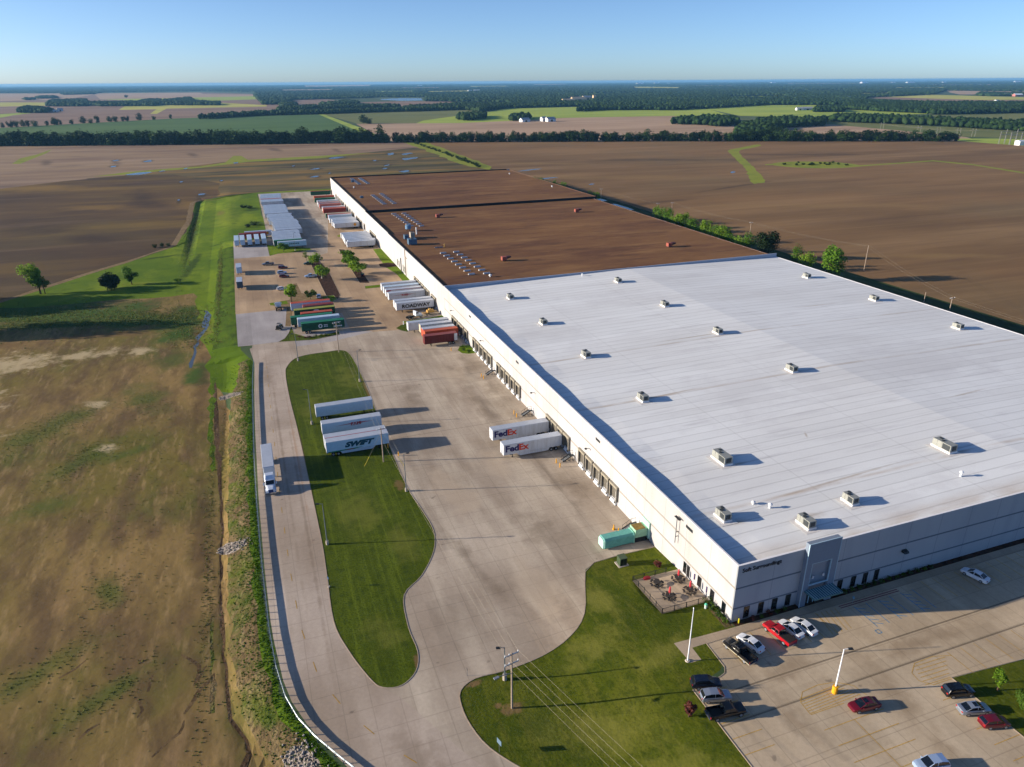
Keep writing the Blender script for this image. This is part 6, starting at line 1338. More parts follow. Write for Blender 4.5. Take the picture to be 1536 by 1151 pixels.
for k in range(n + 1):
    d = cum[-1] * k / n; q = gpos(d); e = gpos(min(cum[-1], d + .5)) - gpos(max(0, d - .5)); e.normalize(); nn = Vector((-e.y, e.x))
    rings_.append([(q.x + nn.x * (a + .12), q.y + nn.y * (a + .12), z - .12) for a, z in sect])
m = MB(); m.loft(rings_, closed=True); m.build('rail', plain('galvanised_rail', '#9fa9ac', .45, .3), gr)
n = 98
for k in range(n):
    q = gpos(cum[-1] - (k + .5) * 1.9 if cum[-1] - (k + .5) * 1.9 > 0 else 0); m = MB(); z = elev(q.x - .1, q.y); m.box(q.x - .16, q.x - .02, q.y - .06, q.y + .06, z - .5, .78); m.build('post', M_STEEL, gr)
# small signs
def sign(px_, py_, h, label, w=.5, hh=.6, col='#2b4668', rz=0.0, base=False):
    t = thing('road_sign', label, 'sign', P(px_, py_), rz)
    m = MB(); m.tube([(0, 0, 0), (0, 0, h)], .035, 6); m.build('post', M_STEEL, t)
    m = MB(); m.box(-.02, .02, -w / 2, w / 2, h - hh, h); m.build('sign_plate', plain('sign_' + col[1:], col, .5), t)
    if base: m = MB(); m.tube([(0, 0, 0), (0, 0, .25)], .22, 10); m.build('base', M_CONC, t)
sign(749, 1128, 2.4, 'blue grey road sign at the kerb below the nearest utility pole', 1.0, .9, '#5d7485', .3)
sign(493.5, 881, 2.4, 'small blue sign on a white base at the west edge of the island lawn', .5, .5, '#35506e', .5, True)
sign(701, 1014, 1.6, 'small dark sign at the kerb tip of the near lawn', .3, .4, '#2d2f33')
sign(534.5, 541, 1.8, 'small blue sign at the far east edge of the island lawn', .4, .5, '#35506e')
sign(421.5, 506, 1.8, 'small blue sign at the corner of the planted container island', .5, .5, '#35506e')
sign(547.5, 431, 1.6, 'small blue sign at the tip of the narrow grass strip by the docks', .5, .5, '#35506e')
sign(1278.5, 905, 1.5, 'small blue sign post at the disabled parking bays', .4, .5, '#6aa0b8')
# ------------------------------------------------------------------ trees and plants
def proj(p):
    d = Vector(p) - CAM; w = d.dot(CF); return 768 + F * d.dot(CR) / w, 575.5 - F * d.dot(CU) / w
def hfor(p, ytop):
    lo_, hi_ = 0.0, 60.0
    for _ in range(30):
        mid = (lo_ + hi_) / 2
        if proj((p[0], p[1], p[2] + mid))[1] > ytop: lo_ = mid
        else: hi_ = mid
    return lo_
def mpp(p): return (Vector(p) - CAM).dot(CF) / F     # metres per photo pixel at a point
LF_DARK = leaf_mat('leaf_dark', '#14240d', '#2c421a', .2); LF_MID = leaf_mat('leaf_mid', '#3a5a14', '#668a26', .35); LF_LIGHT = leaf_mat('leaf_light', '#4f7016', '#7f9c2c', .4)
LF_OLIVE = leaf_mat('leaf_olive', '#3d4e1c', '#6f7e38', .3); LF_RED = leaf_mat('leaf_red', '#3c1f1c', '#6b3a30', .2); LF_BUSH = leaf_mat('leaf_bush', '#22360f', '#4a641c', .25)
LF_WOOD = leaf_mat('leaf_wood', '#16290f', '#3a5222', .2, .06)
M_BARK = plain('bark', '#4b3c2e', .9, var=.15)
def tree_parts(h, r, seed, leaf, n=900, size=.5, airy=False, trunk_h=.3, flat=1.0, clumps=12, lean=0.0):
    rnd = random.Random(seed)
    tm = MB(); th = h * trunk_h; tr = max(.1, h * .022)
    tm.tube([(0, 0, -.2), (0, 0, th), (lean * .5, 0, h * .6), (lean, 0, h * .8)], [tr * 1.3, tr, tr * .6, tr * .2], 7)
    for k in range(6):
        a = k * 1.05 + rnd.random(); z0 = th * (.8 + .25 * k * .4); q = Vector((math.cos(a), math.sin(a), 0))
        tm.tube([Vector((lean * .2, 0, z0)), q * r * .35 + Vector((lean * .4, 0, z0 + h * .13)), q * r * .7 + Vector((lean * .7, 0, z0 + h * .27))], [tr * .5, tr * .3, tr * .08], 5)
    lm = MB(); cz = th + (h - th) * .52
    lm.leaves((lean, 0, cz), (r * 1.12, r * 1.12, (h - th) * .58 * flat), n, size, rnd, clumps=clumps, sub=.36 if airy else .46)
    if airy: lm.leaves((lean * .3, 0, cz * .62), (r * .7, r * .7, (h - th) * .34), n // 3, size, rnd, clumps=6, sub=.4)
    return tm, lm
def tree(px_, py_, ytop, wpx, label, leaf, seed, airy=False, n=900, base=None, lean=0, name='tree', trunk_h=.28, cat='tree', group=None):
    p = P(px_, py_) if base is None else Vector(base)
    h = hfor(p, ytop) if ytop is not None else base[3]; s = mpp(p); r = wpx * s / 2
    tm, lm = tree_parts(h, r, seed, leaf, int(n * 1.5), max(.28, min(.9, r * .16)), airy, trunk_h, lean=lean, clumps=30 if n > 4000 else 14)
    t = thing(name, label, cat, p, 0, group); tm.build('trunk', M_BARK, t); lm.build('crown', leaf, t); return t
tree(61, 441, 392, 30, 'tall airy light green tree leaning left at the edge of the meadow', LF_LIGHT, 1, True, 1500, lean=-2.2)
tree(68, 441, 416, 20, 'darker green tree growing against the tall airy one in the meadow', LF_MID, 2, False, 700)
tree(166.5, 434, 411.5, 27, 'dark dense round conifer bush in the meadow', LF_DARK, 3, False, 4500, trunk_h=.05, name='round_bush', cat='bush')
tree(198, 427, 399.5, 23, 'small spreading oak standing right of the dark round bush', LF_MID, 4, True, 1100)
tree(267, 424, 417, 11, 'little bush beyond the oak toward the drainage channel', LF_MID, 5, False, 300, trunk_h=.1, name='round_bush', cat='bush')
tree(425.5, 378, 364.5, 18, 'round dark green yard tree in front of the teal lettered trailer', LF_MID, 6, n=800)
tree(459.5, 391, 377, 11, 'small young yard tree left of the median trees', LF_OLIVE, 7, True, 300)
tree(474.5, 399, 379, 22, 'light green tree at the back of the yard median', LF_LIGHT, 8, n=800)
tree(485, 421, 395, 26, 'light green tree at the front of the yard median', LF_LIGHT, 9, n=1000)
tree(521, 391, 376, 25, 'farthest of the three full trees beside the black car', LF_LIGHT, 10, n=800); tree(529, 400, 384, 28, 'middle one of the three full trees beside the black car', LF_LIGHT, 11, n=900); tree(537, 411, 392, 29, 'nearest of the three full trees beside the black car', LF_LIGHT, 12, n=900)
tree(437.5, 453, 424, 23, 'airy light green tree left of the container group', LF_LIGHT, 13, True, 1000)
tree(466, 449, 434, 20, 'low dark purplish tree behind the orange roofed container', LF_OLIVE, 14, True, 700)
tree(1496, 1036, 1003, 21, 'thin young light green tree on the right hand lawn', LF_LIGHT, 15, True, 500, trunk_h=.3)
tree(1533, 1062, 1032, 26, 'dense rounded shrub at the right edge of the right hand lawn', LF_BUSH, 16, n=1500, trunk_h=.05, name='round_bush', cat='bush')
tree(1033, 1075, 1050, 18, 'reddish brown leafed small tree on the lawn by the black pickup', LF_RED, 17, True, 700, trunk_h=.12)
tree(986, 850, 842, 11, 'small reddish shrub behind the patio fence', LF_RED, 18, n=300, trunk_h=.05, name='shrub', cat='shrub')
def shrub(x, y, h, r, label, leaf=LF_BUSH, seed=0, n=220, group=None):
    t = thing('shrub', label, 'shrub', (x, y, elev(x, y)), 0, group); rnd = random.Random(seed)
    m = MB(); m.tube([(0, 0, -.1), (0, 0, h * .5)], .04, 5); m.build('stem', M_BARK, t)
    m = MB(); m.leaves((0, 0, h * .5), (r, r, h * .55), n, .22, rnd, clumps=8, sub=.5); m.build('foliage', leaf, t); return t
for k, (x, y, h) in enumerate(((-.9, 5.2, 1.5), (-1.0, 4.2, 1.2), (-.8, 3.3, 1.0), (-.9, 2.4, 1.1), (-.9, 1.4, 1.0), (-.8, .5, .8))):
    shrub(x, y, h, h * .75, 'green shrub in the wall bed, number %s from the patio fence to the corner' % ['one', 'two', 'three', 'four', 'five', 'six'][k], seed=k + 30, group='shrubs in the wall bed')
for k in range(20):
    x = 4.0 + k * 1.75 + (8 if k > 4 else 0); red = k in (0, 2)
    shrub(x, -.6, 1.0 if red else .75, .7 if red else .6, 'reddish shrub in the shaded bed under the front windows' if red else 'dark shrub in the shaded bed along the front wall', LF_RED if red else LF_BUSH, 60 + k, 120, 'shrubs along the front wall')
for k, (x, y) in enumerate(((-2.2, 148.6), (-3.6, 151), (-2.0, 153.6), (-3.2, 154.6))): shrub(x, y, .8, 1.0, 'low shrub in the small bed beside the maroon container', seed=90 + k, group='shrubs of the corner bed')
for k in range(8): shrub(-57 + k * 1.9 + RND.uniform(-.3, .3), 185.2 + RND.uniform(-.6, .8), .9, .9, 'low shrub in the planted strip below the green container', LF_RED if k < 3 else LF_BUSH, 100 + k, 120, 'shrubs below the green container')
# trees by the ditch east of the building
for k, (bx, by, top, w_, lf, lb) in enumerate(((1000, 336, 312, 16, LF_MID, 'bright bush top by two poles'), (1022, 343, 318, 24, LF_LIGHT, 'pale green rounded tree second along the ditch'), (1038, 349, 322, 20, LF_MID, 'green tree third along the ditch'), (1058, 357, 329, 20, LF_LIGHT, 'pale green tree fourth along the ditch'), (1083, 366, 339, 25, LF_LIGHT, 'wide pale tree fifth along the ditch'),
                                              (1122, 380, 350, 20, LF_MID, 'light green tree beside the big dark one'), (1148, 390, 344, 36, LF_DARK, 'biggest dark tree at the back corner of the white roof'), (1192, 402, 368, 18, LF_MID, 'narrow tree right of the white roof corner'), (1208, 407, 377, 22, LF_LIGHT, 'low yellowish tree between a narrow and a big one'), (1243, 421, 370, 38, LF_MID, 'big full green tree nearest along the ditch'))):
    tree(bx, by, top, w_, lb + ' east of the warehouse', lf, 200 + k, n=1500 if w_ > 30 else 800, trunk_h=.15)
for k, (bx, by, top, w_) in enumerate(((803, 272, 264, 9), (813, 275, 266, 10), (832, 280, 270, 10), (845, 284, 273, 12), (886, 297, 286, 12), (895, 300, 287, 12), (988, 330, 313, 9))):
    tree(bx, by, top, w_, 'green bush in the row behind the brown roof edge', LF_MID, 220 + k, n=350, trunk_h=.05, name='round_bush', cat='bush', group='bushes behind the brown roof')
for k in range(17):
    f = k / 16; bx = 986 + 132 * f + RND.uniform(-2, 2); by = 331 + 48 * f; p_ = P(bx, by)
    tree(bx, by, by - RND.uniform(15, 24) - 4 * f, RND.uniform(15, 22), 'mid sized leafy growth in the hedge along the ditch east of the warehouse', LF_LIGHT if k % 3 == 0 else LF_MID, 400 + k, n=380, trunk_h=.06, name='hedge_tree', group='hedge along the ditch east of the warehouse')
# trees outside the left edge whose shadows cross the meadow
for k, (tx_, ty, h) in enumerate(((158, 447, 15), (140, 453, 17), (112, 460, 15), (70, 467, 13), (225, 488, 19), (190, 494, 17), (120, 499, 16), (60, 503, 16))):
    q = P(tx_, ty); Ls = h / math.tan(SUN_EL) * .93; b_ = Vector((q.x - math.cos(SUN_AZ) * Ls, q.y - math.sin(SUN_AZ) * Ls, 0)); b_.z = elev(b_.x, b_.y)
    tm, lm = tree_parts(h * 1.1, 7.5, 240 + k, LF_MID, 2600, 1.2, False, .15, clumps=20)
    t = thing('tree', 'tall tree just outside the left edge shading the meadow', 'tree', b_, 0, 'trees outside the left edge'); tm.build('trunk', M_BARK, t); lm.build('crown', LF_MID, t)
# tree line across the fields
VAR = []
for k in range(7):
    rnd = random.Random(300 + k); m = MB(); h = 1.0
    m.tube([(0, 0, -.02), (0, 0, .4)], [.03, .02], 5, mi=1)
    r0 = .30 + .05 * (k % 3)
    m.leaves((0, 0, .50), (r0, r0, .50), 520, .085, rnd, clumps=11, sub=.5)
    m.leaves((0, 0, .25), (r0 * .95, r0 * .95, .26), 200, .09, rnd, clumps=7, sub=.5)
    me = bpy.data.meshes.new('tree_line_mesh'); me.from_pydata(m.v, [], m.f); me.materials.append(LF_WOOD if k % 3 else LF_DARK); me.materials.append(M_BARK)
    me.polygons.foreach_set('material_index', m.mi); VAR.append(me)
def far_tree(x, y, h, wr, label, group, name='deciduous_tree', v=None):
    o = bpy.data.objects.new(name, VAR[RND.randrange(7) if v is None else v]); COL.objects.link(o)
    o.location = (x, y, 0); o.rotation_euler = (0, 0, RND.uniform(0, 6)); o.scale = (h * wr, h * wr, h)
    return tag(o, label, 'tree', group)
TL = [atz(*q) for q in ((-60, 220), (200, 218), (400, 216.3), (560, 214.6), (800, 213), (1000, 212.3), (1150, 212.3), (1300, 212.3), (1440, 212.3))]
cumt = [0]
for a, b in zip(TL, TL[1:]): cumt.append(cumt[-1] + (b - a).length)
def tlp(d):
    for k in range(len(TL) - 1):
        if d <= cumt[k + 1] + .01: return TL[k].lerp(TL[k + 1], (d - cumt[k]) / (cumt[k + 1] - cumt[k]))
    return TL[-1]
d = 0
while d < cumt[-1]:
    q = tlp(d); left = q.x < 130; h = RND.uniform(18, 24) if left else RND.uniform(12, 19)
    if q.x > 690: h = RND.uniform(13, 19)
    far_tree(q.x + RND.uniform(-3, 3), q.y + RND.uniform(0, 7), h, RND.uniform(1.25, 1.7), 'dark green tree in the long tree line across the near fields', 'trees of the long tree line')
    d += RND.uniform(6, 9)
d = 5
while d < cumt[-1]:
    q = tlp(d); left = q.x < 130
    if left or RND.random() < .85: far_tree(q.x + RND.uniform(-3, 3) + 4, q.y + 17 + RND.uniform(-3, 8), RND.uniform(17, 25) if left else RND.uniform(12, 18), RND.uniform(1.2, 1.6), 'dark green tree in the long tree line across the near fields', 'trees of the long tree line')
    d += RND.uniform(11, 15)
q = atz(569, 213.6); far_tree(q.x, q.y - 4, 27, 1.0, 'tallest broad tree standing above the long tree line', None, v=1)
q = atz(556, 213.8); far_tree(q.x, q.y - 2, 19, 1.1, 'second tallest tree, just left of the tallest in the tree line', None, v=3)
for k, xx in enumerate((95, 210, 310, 420, 480, 505, 540, 640, 735, 805, 865, 975, 1025, 1090, 1125, 1235, 1365, 1515, 30, 150, 250)):
    xp = xx / 5.908; yb = 192.3 - xp * .0545; q = atz(xp, yb); far_tree(q.x, q.y, RND.uniform(11, 19), RND.uniform(1.1, 1.5), 'scattered tree on the hedge beyond the green crop field at left', 'trees on the left hedge', v=k % 7)
for k, (xp, yb, h, w_) in enumerate(((189, 146.5, 22, 2.2), (545, 185.5, 20, 1.6), (553, 186, 15, 1.6), (1146, 210, 19, 1.3), (1170, 211, 17, 1.5))):
    q = atz(xp, yb); far_tree(q.x, q.y, h, w_, ['lone dark tree far out on the left mauve field', 'round tree at the left end of the tan stubble field', 'smaller round tree at the left end of the tan stubble field', 'tall tree in the clump at the head of the grass swale', 'wide tree right of the grass swale head'][k], None, v=k)
for k in range(26):
    f = k / 25; q = atz(622 + 96 * f, 216 + 35 * f ** 1.15); b = 2.2 + 2.2 * RND.random() + (3.5 if k == 20 else 0)
    far_tree(q.x + RND.uniform(-2, 2), q.y, b, RND.uniform(1.8, 3), 'low bush in the hedgerow running up behind the brown roof', 'bushes of the diagonal hedgerow', 'hedge_bush')
for k in range(16):
    q = atz(RND.uniform(1172, 1272), RND.uniform(244.5, 248.5)); far_tree(q.x, q.y, RND.uniform(1.5, 3), RND.uniform(2, 3.5), 'dark bush round the field pond', 'bushes round the field pond', 'pond_bush')
for k in range(30):
    q = atz(RND.uniform(1104, 1180), RND.uniform(199, 212)); far_tree(q.x, q.y, RND.uniform(11, 16), RND.uniform(1.1, 1.5), 'green tree in the clump at the head of the grass swale', 'trees of the clump by the swale')
# far woodland that reads as one mass
def woods(name, label, polys, mat, dens, hmin, hmax, seed, rmin=5, rmax=9, skip=()):
    rng = np.random.default_rng(seed)
    t = (1 + 5 ** .5) / 2; ico = np.array([(-1, t, 0), (1, t, 0), (-1, -t, 0), (1, -t, 0), (0, -1, t), (0, 1, t), (0, -1, -t), (0, 1, -t), (t, 0, -1), (t, 0, 1), (-t, 0, -1), (-t, 0, 1)]) / math.hypot(1, t)
    fc = np.array([(0, 11, 5), (0, 5, 1), (0, 1, 7), (0, 7, 10), (0, 10, 11), (1, 5, 9), (5, 11, 4), (11, 10, 2), (10, 7, 6), (7, 1, 8), (3, 9, 4), (3, 4, 2), (3, 2, 6), (3, 6, 8), (3, 8, 9), (4, 9, 5), (2, 4, 11), (6, 2, 10), (8, 6, 7), (9, 8, 1)])
    V = []; Fs = []; nb = 0
    sk = [(s, (min(p[0] for p in s), max(p[0] for p in s), min(p[1] for p in s), max(p[1] for p in s))) for s in skip]
    for poly in polys:
        bb = (min(p[0] for p in poly), max(p[0] for p in poly), min(p[1] for p in poly), max(p[1] for p in poly))
        # fill: distance bands, so that the number of crowns per band falls with distance
        dist0 = max(600, min(math.hypot(p[0] - CAM.x, p[1] - CAM.y) for p in poly)); dist1 = max(math.hypot(p[0] - CAM.x, p[1] - CAM.y) for p in poly)
        d_ = dist0
        angs = [math.atan2(p[1] - CAM.y, p[0] - CAM.x) for p in poly]; a0, a1 = min(angs), max(angs)
        while d_ < dist1:
            grow = max(1.0, d_ / 2600); r_ = (rmin + rmax) / 2 * grow; step = r_ * 1.5 / dens
            n = int((a1 - a0) * d_ / step)
            for k in range(n):
                a = a0 + (a1 - a0) * (k + rng.random()) / n; dd = d_ + rng.uniform(-.5, .5) * step; x = CAM.x + dd * math.cos(a); y = CAM.y + dd * math.sin(a)
                if not inside((x, y), poly, bb) or any(inside((x, y), s, b) for s, b in sk): continue
                rx = rng.uniform(rmin, rmax) * grow; hz = rng.uniform(hmin, hmax)
                v = ico * rng.uniform(.75, 1.25, (12, 3)) * np.array([rx, rx, hz * .5]) + np.array([x, y, hz * .5])
                V.append(v); Fs.append(fc + 12 * nb); nb += 1
            d_ += step
    V = np.concatenate(V); Fs = np.concatenate(Fs)
    me = bpy.data.meshes.new(name); me.vertices.add(len(V)); me.vertices.foreach_set('co', V.astype('f').ravel()); me.loops.add(Fs.size); me.loops.foreach_set('vertex_index', Fs.ravel().astype('i'))
    me.polygons.add(len(Fs)); me.polygons.foreach_set('loop_start', np.arange(0, Fs.size, 3, dtype='i')); me.update(calc_edges=True); me.validate()
    me.materials.append(mat); o = bpy.data.objects.new(name, me); COL.objects.link(o); tag(o, label, 'woodland', kind='stuff'); return nb
M_WOODS = ground_mat('woodland_foliage', [('#17280f', .02, .42, .58, 0, (1, 1)), ('#33491f', .05, .5, .66, 0, (1, 1), .8), ('#3b4d26', .004, .52, .64, .4, (1, 1), .5)], '#1f3216', rough=.8)
def zp(s): return px(s, 0)
skips = [zp(q[1]) for q in FSTRIPS] + [zp('945,130 1024,130.6 1018,134 953,133.5'), zp('850,147 885,146 888,154 848,155'), zp('150,139 300,137 380,138 385,142 150,141'), zp('560,146.5 640,146 640,152 560,152')]
n1 = woods('far_woodland', 'dark blue green woods stretching to the horizon', [zp('-700,139 0,140.2 140,140.4 300,138.7 305,141.6 380,140.6 384,146 395,158 430,156 440,150.5 570,147 640,152.5 760,154 766,163 860,160.5 1000,158.5 1008,166 1060,163.5 1150,158 1290,158 1300,147 1400,142.3 1420,136.2 1560,138 2100,143 2100,127 1536,123.2 1150,124.2 768,126.4 380,129 0,132.2 -700,139')], M_WOODS, .8, 9, 15, 5, skip=skips)
n2 = woods('woodland', 'dense belts of trees and copses between the middle distance fields', [
    zp('70,160 72,155 80,152 128,151 134,156 132,160'), zp('135,158.5 140,155.5 205,155 238,157 235,159.5 150,160'), zp('210,157.5 213,152 240,150.5 242,156 240,158'), zp('243,158 247,152 285,148 292,154 330,156 330,158.5 260,158.5'),
    zp('27,170 30,165 48,163 78,166 70,170'), zp('36,149 50,148.5 52,150 38,151'), zp('54,148 60,145.8 84,145.6 86,147.4 60,148.6'), zp('92,141.5 140,140.2 142,141.6 95,142.8'),
    zp('300,178.3 330,176 388,172 484,170 600,166.5 610,167.5 484,171.6 390,174 300,179.3'), zp('600,167 612,162.5 650,161 700,157 712,156 715,161 700,165 610,168'), zp('700,166 705,158 760,158 770,162 720,168'), zp('686,180 690,175.5 728,174 730,178 700,182'),
    zp('765,182 768,177 795,176 795,179 790,182'), zp('420,160 425,157 445,156.5 445,159 430,160.5'), zp('478,157.5 500,156 520,153 538,155 538,157.5 500,159'), zp('415,168.5 420,164 484,161.5 560,160.5 600,160 600,162 484,165 420,169.5'),
    zp('1008,187 1012,182 1060,180 1105,181 1108,188 1080,190.5 1050,188'), zp('1100,209 1112,193 1140,184 1190,181.5 1234,183 1238,189 1180,192 1152,200 1135,211 1105,212'),
    zp('1234,182 1262,177.5 1318,179 1395,183 1536,188.5 1800,198 1800,208 1536,198 1395,189 1265,184'),
    zp('1262,164 1287,153 1341,154.5 1395,156.5 1536,157.5 1800,160 1800,169 1536,166.5 1470,168 1380,170.5 1318,167.5'), zp('1219,168.5 1225,164 1262,163.5 1266,168.5'), zp('1390,172 1400,169.5 1470,168.5 1900,166 1900,168 1536,170 1420,172.5'),
    zp('865,168 880,163 960,161.5 1010,163 1012,166 960,165.5 900,166'), zp('1466,144 1470,140.5 1536,141.5 1536,144 1480,145')], M_WOODS, 1.0, 9, 16, 6, 4.5, 8)
# ------------------------------------------------------------------ farms, poles and the substation in the distance
M_BARNW = plain('barn_white', '#d8d8d6', .6); M_BARNT = plain('quarry_tan', '#c4a882', .8); M_ROOFG = plain('farm_roof_grey', '#9a9ca0', .6); M_ROOFW = plain('farm_roof_white', '#dfe2e4', .5)
def farm(px_, py_, L_, W_, H_, rz, label, wall=M_BARNW, roof=M_ROOFG, name='barn', group=None):
    p = atz(px_, py_); t = thing(name, label, 'building', (p.x, p.y, 0), rz, group)
    m = MB(); m.box(-L_ / 2, L_ / 2, -W_ / 2, W_ / 2, 0, H_); m.face([(-L_ / 2, -W_ / 2, H_), (-L_ / 2, W_ / 2, H_), (-L_ / 2, 0, H_ + W_ * .28)]); m.face([(L_ / 2, -W_ / 2, H_), (L_ / 2, W_ / 2, H_), (L_ / 2, 0, H_ + W_ * .28)][::-1]); w_ = m.build('wall', wall, t)
    m = MB(); e = .6
    for s in (-1, 1): m.hexa([(-L_ / 2 - e, 0, H_ + W_ * .28), (L_ / 2 + e, 0, H_ + W_ * .28), (L_ / 2 + e, s * (W_ / 2 + e), H_ - .15), (-L_ / 2 - e, s * (W_ / 2 + e), H_ - .15)] + [(-L_ / 2 - e, 0, H_ + W_ * .28 + .3), (L_ / 2 + e, 0, H_ + W_ * .28 + .3), (L_ / 2 + e, s * (W_ / 2 + e), H_ + .15), (-L_ / 2 - e, s * (W_ / 2 + e), H_ + .15)])
    m.build('roof', roof, t)
    m = MB(); m.box(-L_ * .12, L_ * .12, -W_ / 2 - .05, -W_ / 2, 0, H_ * .75); m.build('door', M_DKSTEEL, t)
    return t
for a in ((48, 163.5, 14, 10, 7, .3, 'white two storey farmhouse among trees on the left mauve field'), (57, 168, 18, 10, 4, .2, 'white barn nearest the left farmhouse trees'), (65, 168.5, 30, 12, 5, .1, 'long pale shed at the left farmstead'), (90, 167, 18, 13, 6, .4, 'bright white house at the right end of the left farmstead'), (83, 167.8, 14, 9, 4, .2, 'small white outbuilding beside the bright white farm house'),
          (787, 183, 22, 14, 5, .2, 'low grey barn at the left end of the middle farmyard', M_BARNW, M_ROOFG), (815, 182.5, 12, 10, 8, .2, 'tall narrow white shed in the middle farmyard'), (825, 182.5, 24, 14, 6, .3, 'pale gable barn beside the tall narrow white shed'),
          (779, 176.5, 16, 12, 5, .1, 'grey roofed house among trees left of the middle farmyard'), (1057, 186, 16, 11, 6, .3, 'white house showing between the copse trees'), (1199, 165.5, 22, 12, 5, -.2, 'white barn on the light green meadow'), (1210, 165.2, 34, 14, 5, -.2, 'long grey roofed shed right of the meadow barn'),
          (1272.5, 149, 20, 14, 9, .2, 'bright white house at the edge of the woods'), (1519, 168, 62, 18, 6, -.35, 'long white barn by the right edge belt of trees'), (1513, 144, 60, 22, 7, -.2, 'pale roofed building in the far right farmstead', M_BARNW, M_ROOFW), (1526, 144.8, 45, 22, 8, -.2, 'reddish walled building in the far right farmstead', M_TPINK, M_ROOFW),
          (852, 154, 60, 25, 9, .1, 'tan industrial block at the left of the woodland works', M_BARNT, M_BARNT), (867, 152.5, 70, 30, 12, .1, 'tan and white works building in the middle of the woods', M_BARNT, M_BARNT), (880, 151, 45, 25, 15, .1, 'tall pale works building beside the tan ones', M_BARNT, M_ROOFG), (891, 150.5, 14, 14, 20, .1, 'narrow tan tower at the right of the woodland works', M_BARNT, M_BARNT),
          (446, 161, 16, 10, 5, .3, 'small white house by the middle left copse'), (1535 - 40, 153, 20, 12, 5, 0, 'small white shed below the far right farmstead')):
    farm(*a)
for k, (x, y, l) in enumerate(((780, 123.9 + 2.4, 300), (960, 126.3, 500), (985, 125.8, 420), (1002, 125.8, 200), (1160, 125.2, 380), (1296, 124.9, 520), (1340, 125.0, 260), (1365, 125.2, 500), (1416, 124.6, 300), (1526, 124.2, 420), (630, 129.5, 200), (705, 138, 90), (715, 137.8, 120))):
    farm(x, y, l * .45, l * .14, 13, .1 * (k % 3), 'tiny pale building on the horizon woods', M_BARNW, M_ROOFW, group='tiny pale buildings on the horizon')
def at_top(px_, py_, h): 
    p = atz(px_, py_, h); return p
ep = []
for k, (x, y, h, lb) in enumerate(((1303, 368.5, 12.5, 'tall leaning pole standing clear right of the trees'), (1429, 446, 11, 'pole with a cross arm showing above the near roof edge'), (1127, 333, 11, 'pole left of the biggest dark tree'), (1008.5, 303.5, 11, 'right one of two poles by the bright bush'), (987, 304.5, 11, 'left one of two poles by the bright bush'), (902, 283, 11, 'pole above the brown roof bushes'))):
    p = at_top(x, y, h); ep.append(p); util(p.x, p.y, h, 'wooden ' + lb + ' east of the warehouse', arms=1 if k != 0 else 0, ang=.05, z=0, arm_w=2.6, r=.2)
p = at_top(1389, 438.5, 8); util(p.x, p.y, 8, 'short brown pole just left of the cross arm pole', arms=0, z=0)
for a, b in ((1, 0), (0, 2), (2, 3), (3, 4), (4, 5)):
    for dx in (-1.2, 1.2): wire(ep[a] + Vector((dx, 0, -.2)), ep[b] + Vector((dx, 0, -.2)), 'overhead wire along the ditch east of the warehouse', 1.2, .016)
for dx in (-1.2, 1.2): wire(ep[1] + Vector((dx, 0, -.2)), ep[1] + Vector((dx + 4, -130, -.2)), 'overhead wire along the ditch east of the warehouse', 1.6, .016)
M_LAT = plain('lattice_steel', '#8a8882', .6, .2)
hf = []
for k, (x, yb, yt) in enumerate(((1322.5, 194, 183.5), (1378, 199, 189), (1407, 201, 191.5), (1437, 203.5, 192.5), (1459.5, 205, 193))):
    p = atz(x, yb); h = hfor(p, yt); hf.append(p + Vector((0, 0, h)))
    t = thing('transmission_frame', 'pale two legged power frame, %s from the left of the line to the substation' % nm[k].replace('nearest', 'first'), 'power pylon', p, -.4, 'power line frames')
    for s in (-1, 1): m = MB(); m.tube([(s * 2.5, 0, 0), (s * 2.5, 0, h)], .22, 6); m.build('leg', M_LAT, t)
    m = MB(); m.box(-6, 6, -.25, .25, h - 3, h - 2.5); m.build('crossarm', M_LAT, t)
for a, b in zip(hf, hf[1:] + [hf[-1] + Vector((130, -80, 0))]):
    for dx in (-5, 5): wire(a + Vector((dx, 0, -2.6)), b + Vector((dx, 0, -2.6)), 'high line wire between the pale power frames', 1.5, .07, 6, 'high line wires')
t = thing('substation', 'pale steel lattice substation gantries at the far right', 'substation', atz(1524, 217))
for k in range(4):
    for s in (0, 1):
        x = -14 + k * 11; y = s * 16; h = 17 + 3 * (k % 2)
        m = MB()
        for a in (-.6, .6):
            for b in (-.6, .6): m.bar((x + a, y + b, 0), (x + a * .4, y + b * .4, h), .28)
        for z in range(1, int(h / 2)): m.bar((x - .6, y, z * 2), (x + .6, y, z * 2 + 1.4), .15); m.bar((x + .6, y, z * 2 + 1), (x - .6, y, z * 2 + 2), .15)
        m.build('lattice_mast', M_LAT, t)
for s in (0, 1): m = MB(); m.bar((-14, s * 16, 13), (19, s * 16, 13), .7, .7); m.bar((-14, s * 16, 17), (19, s * 16, 16.5), .5, .5); m.build('gantry_beam', M_LAT, t)
m = MB(); m.box(-12, 0, -14, -6, 0, 5.5); m.build('control_house', M_BARNW, t)
m = MB(); m.hexa([(-12.5, -14.5, 5.5), (.5, -14.5, 5.5), (.5, -5.5, 5.5), (-12.5, -5.5, 5.5), (-12.5, -10.2, 7), (.5, -10.2, 7), (.5, -9.8, 7), (-12.5, -9.8, 7)]); m.build('control_house_roof', M_ROOFW, t)

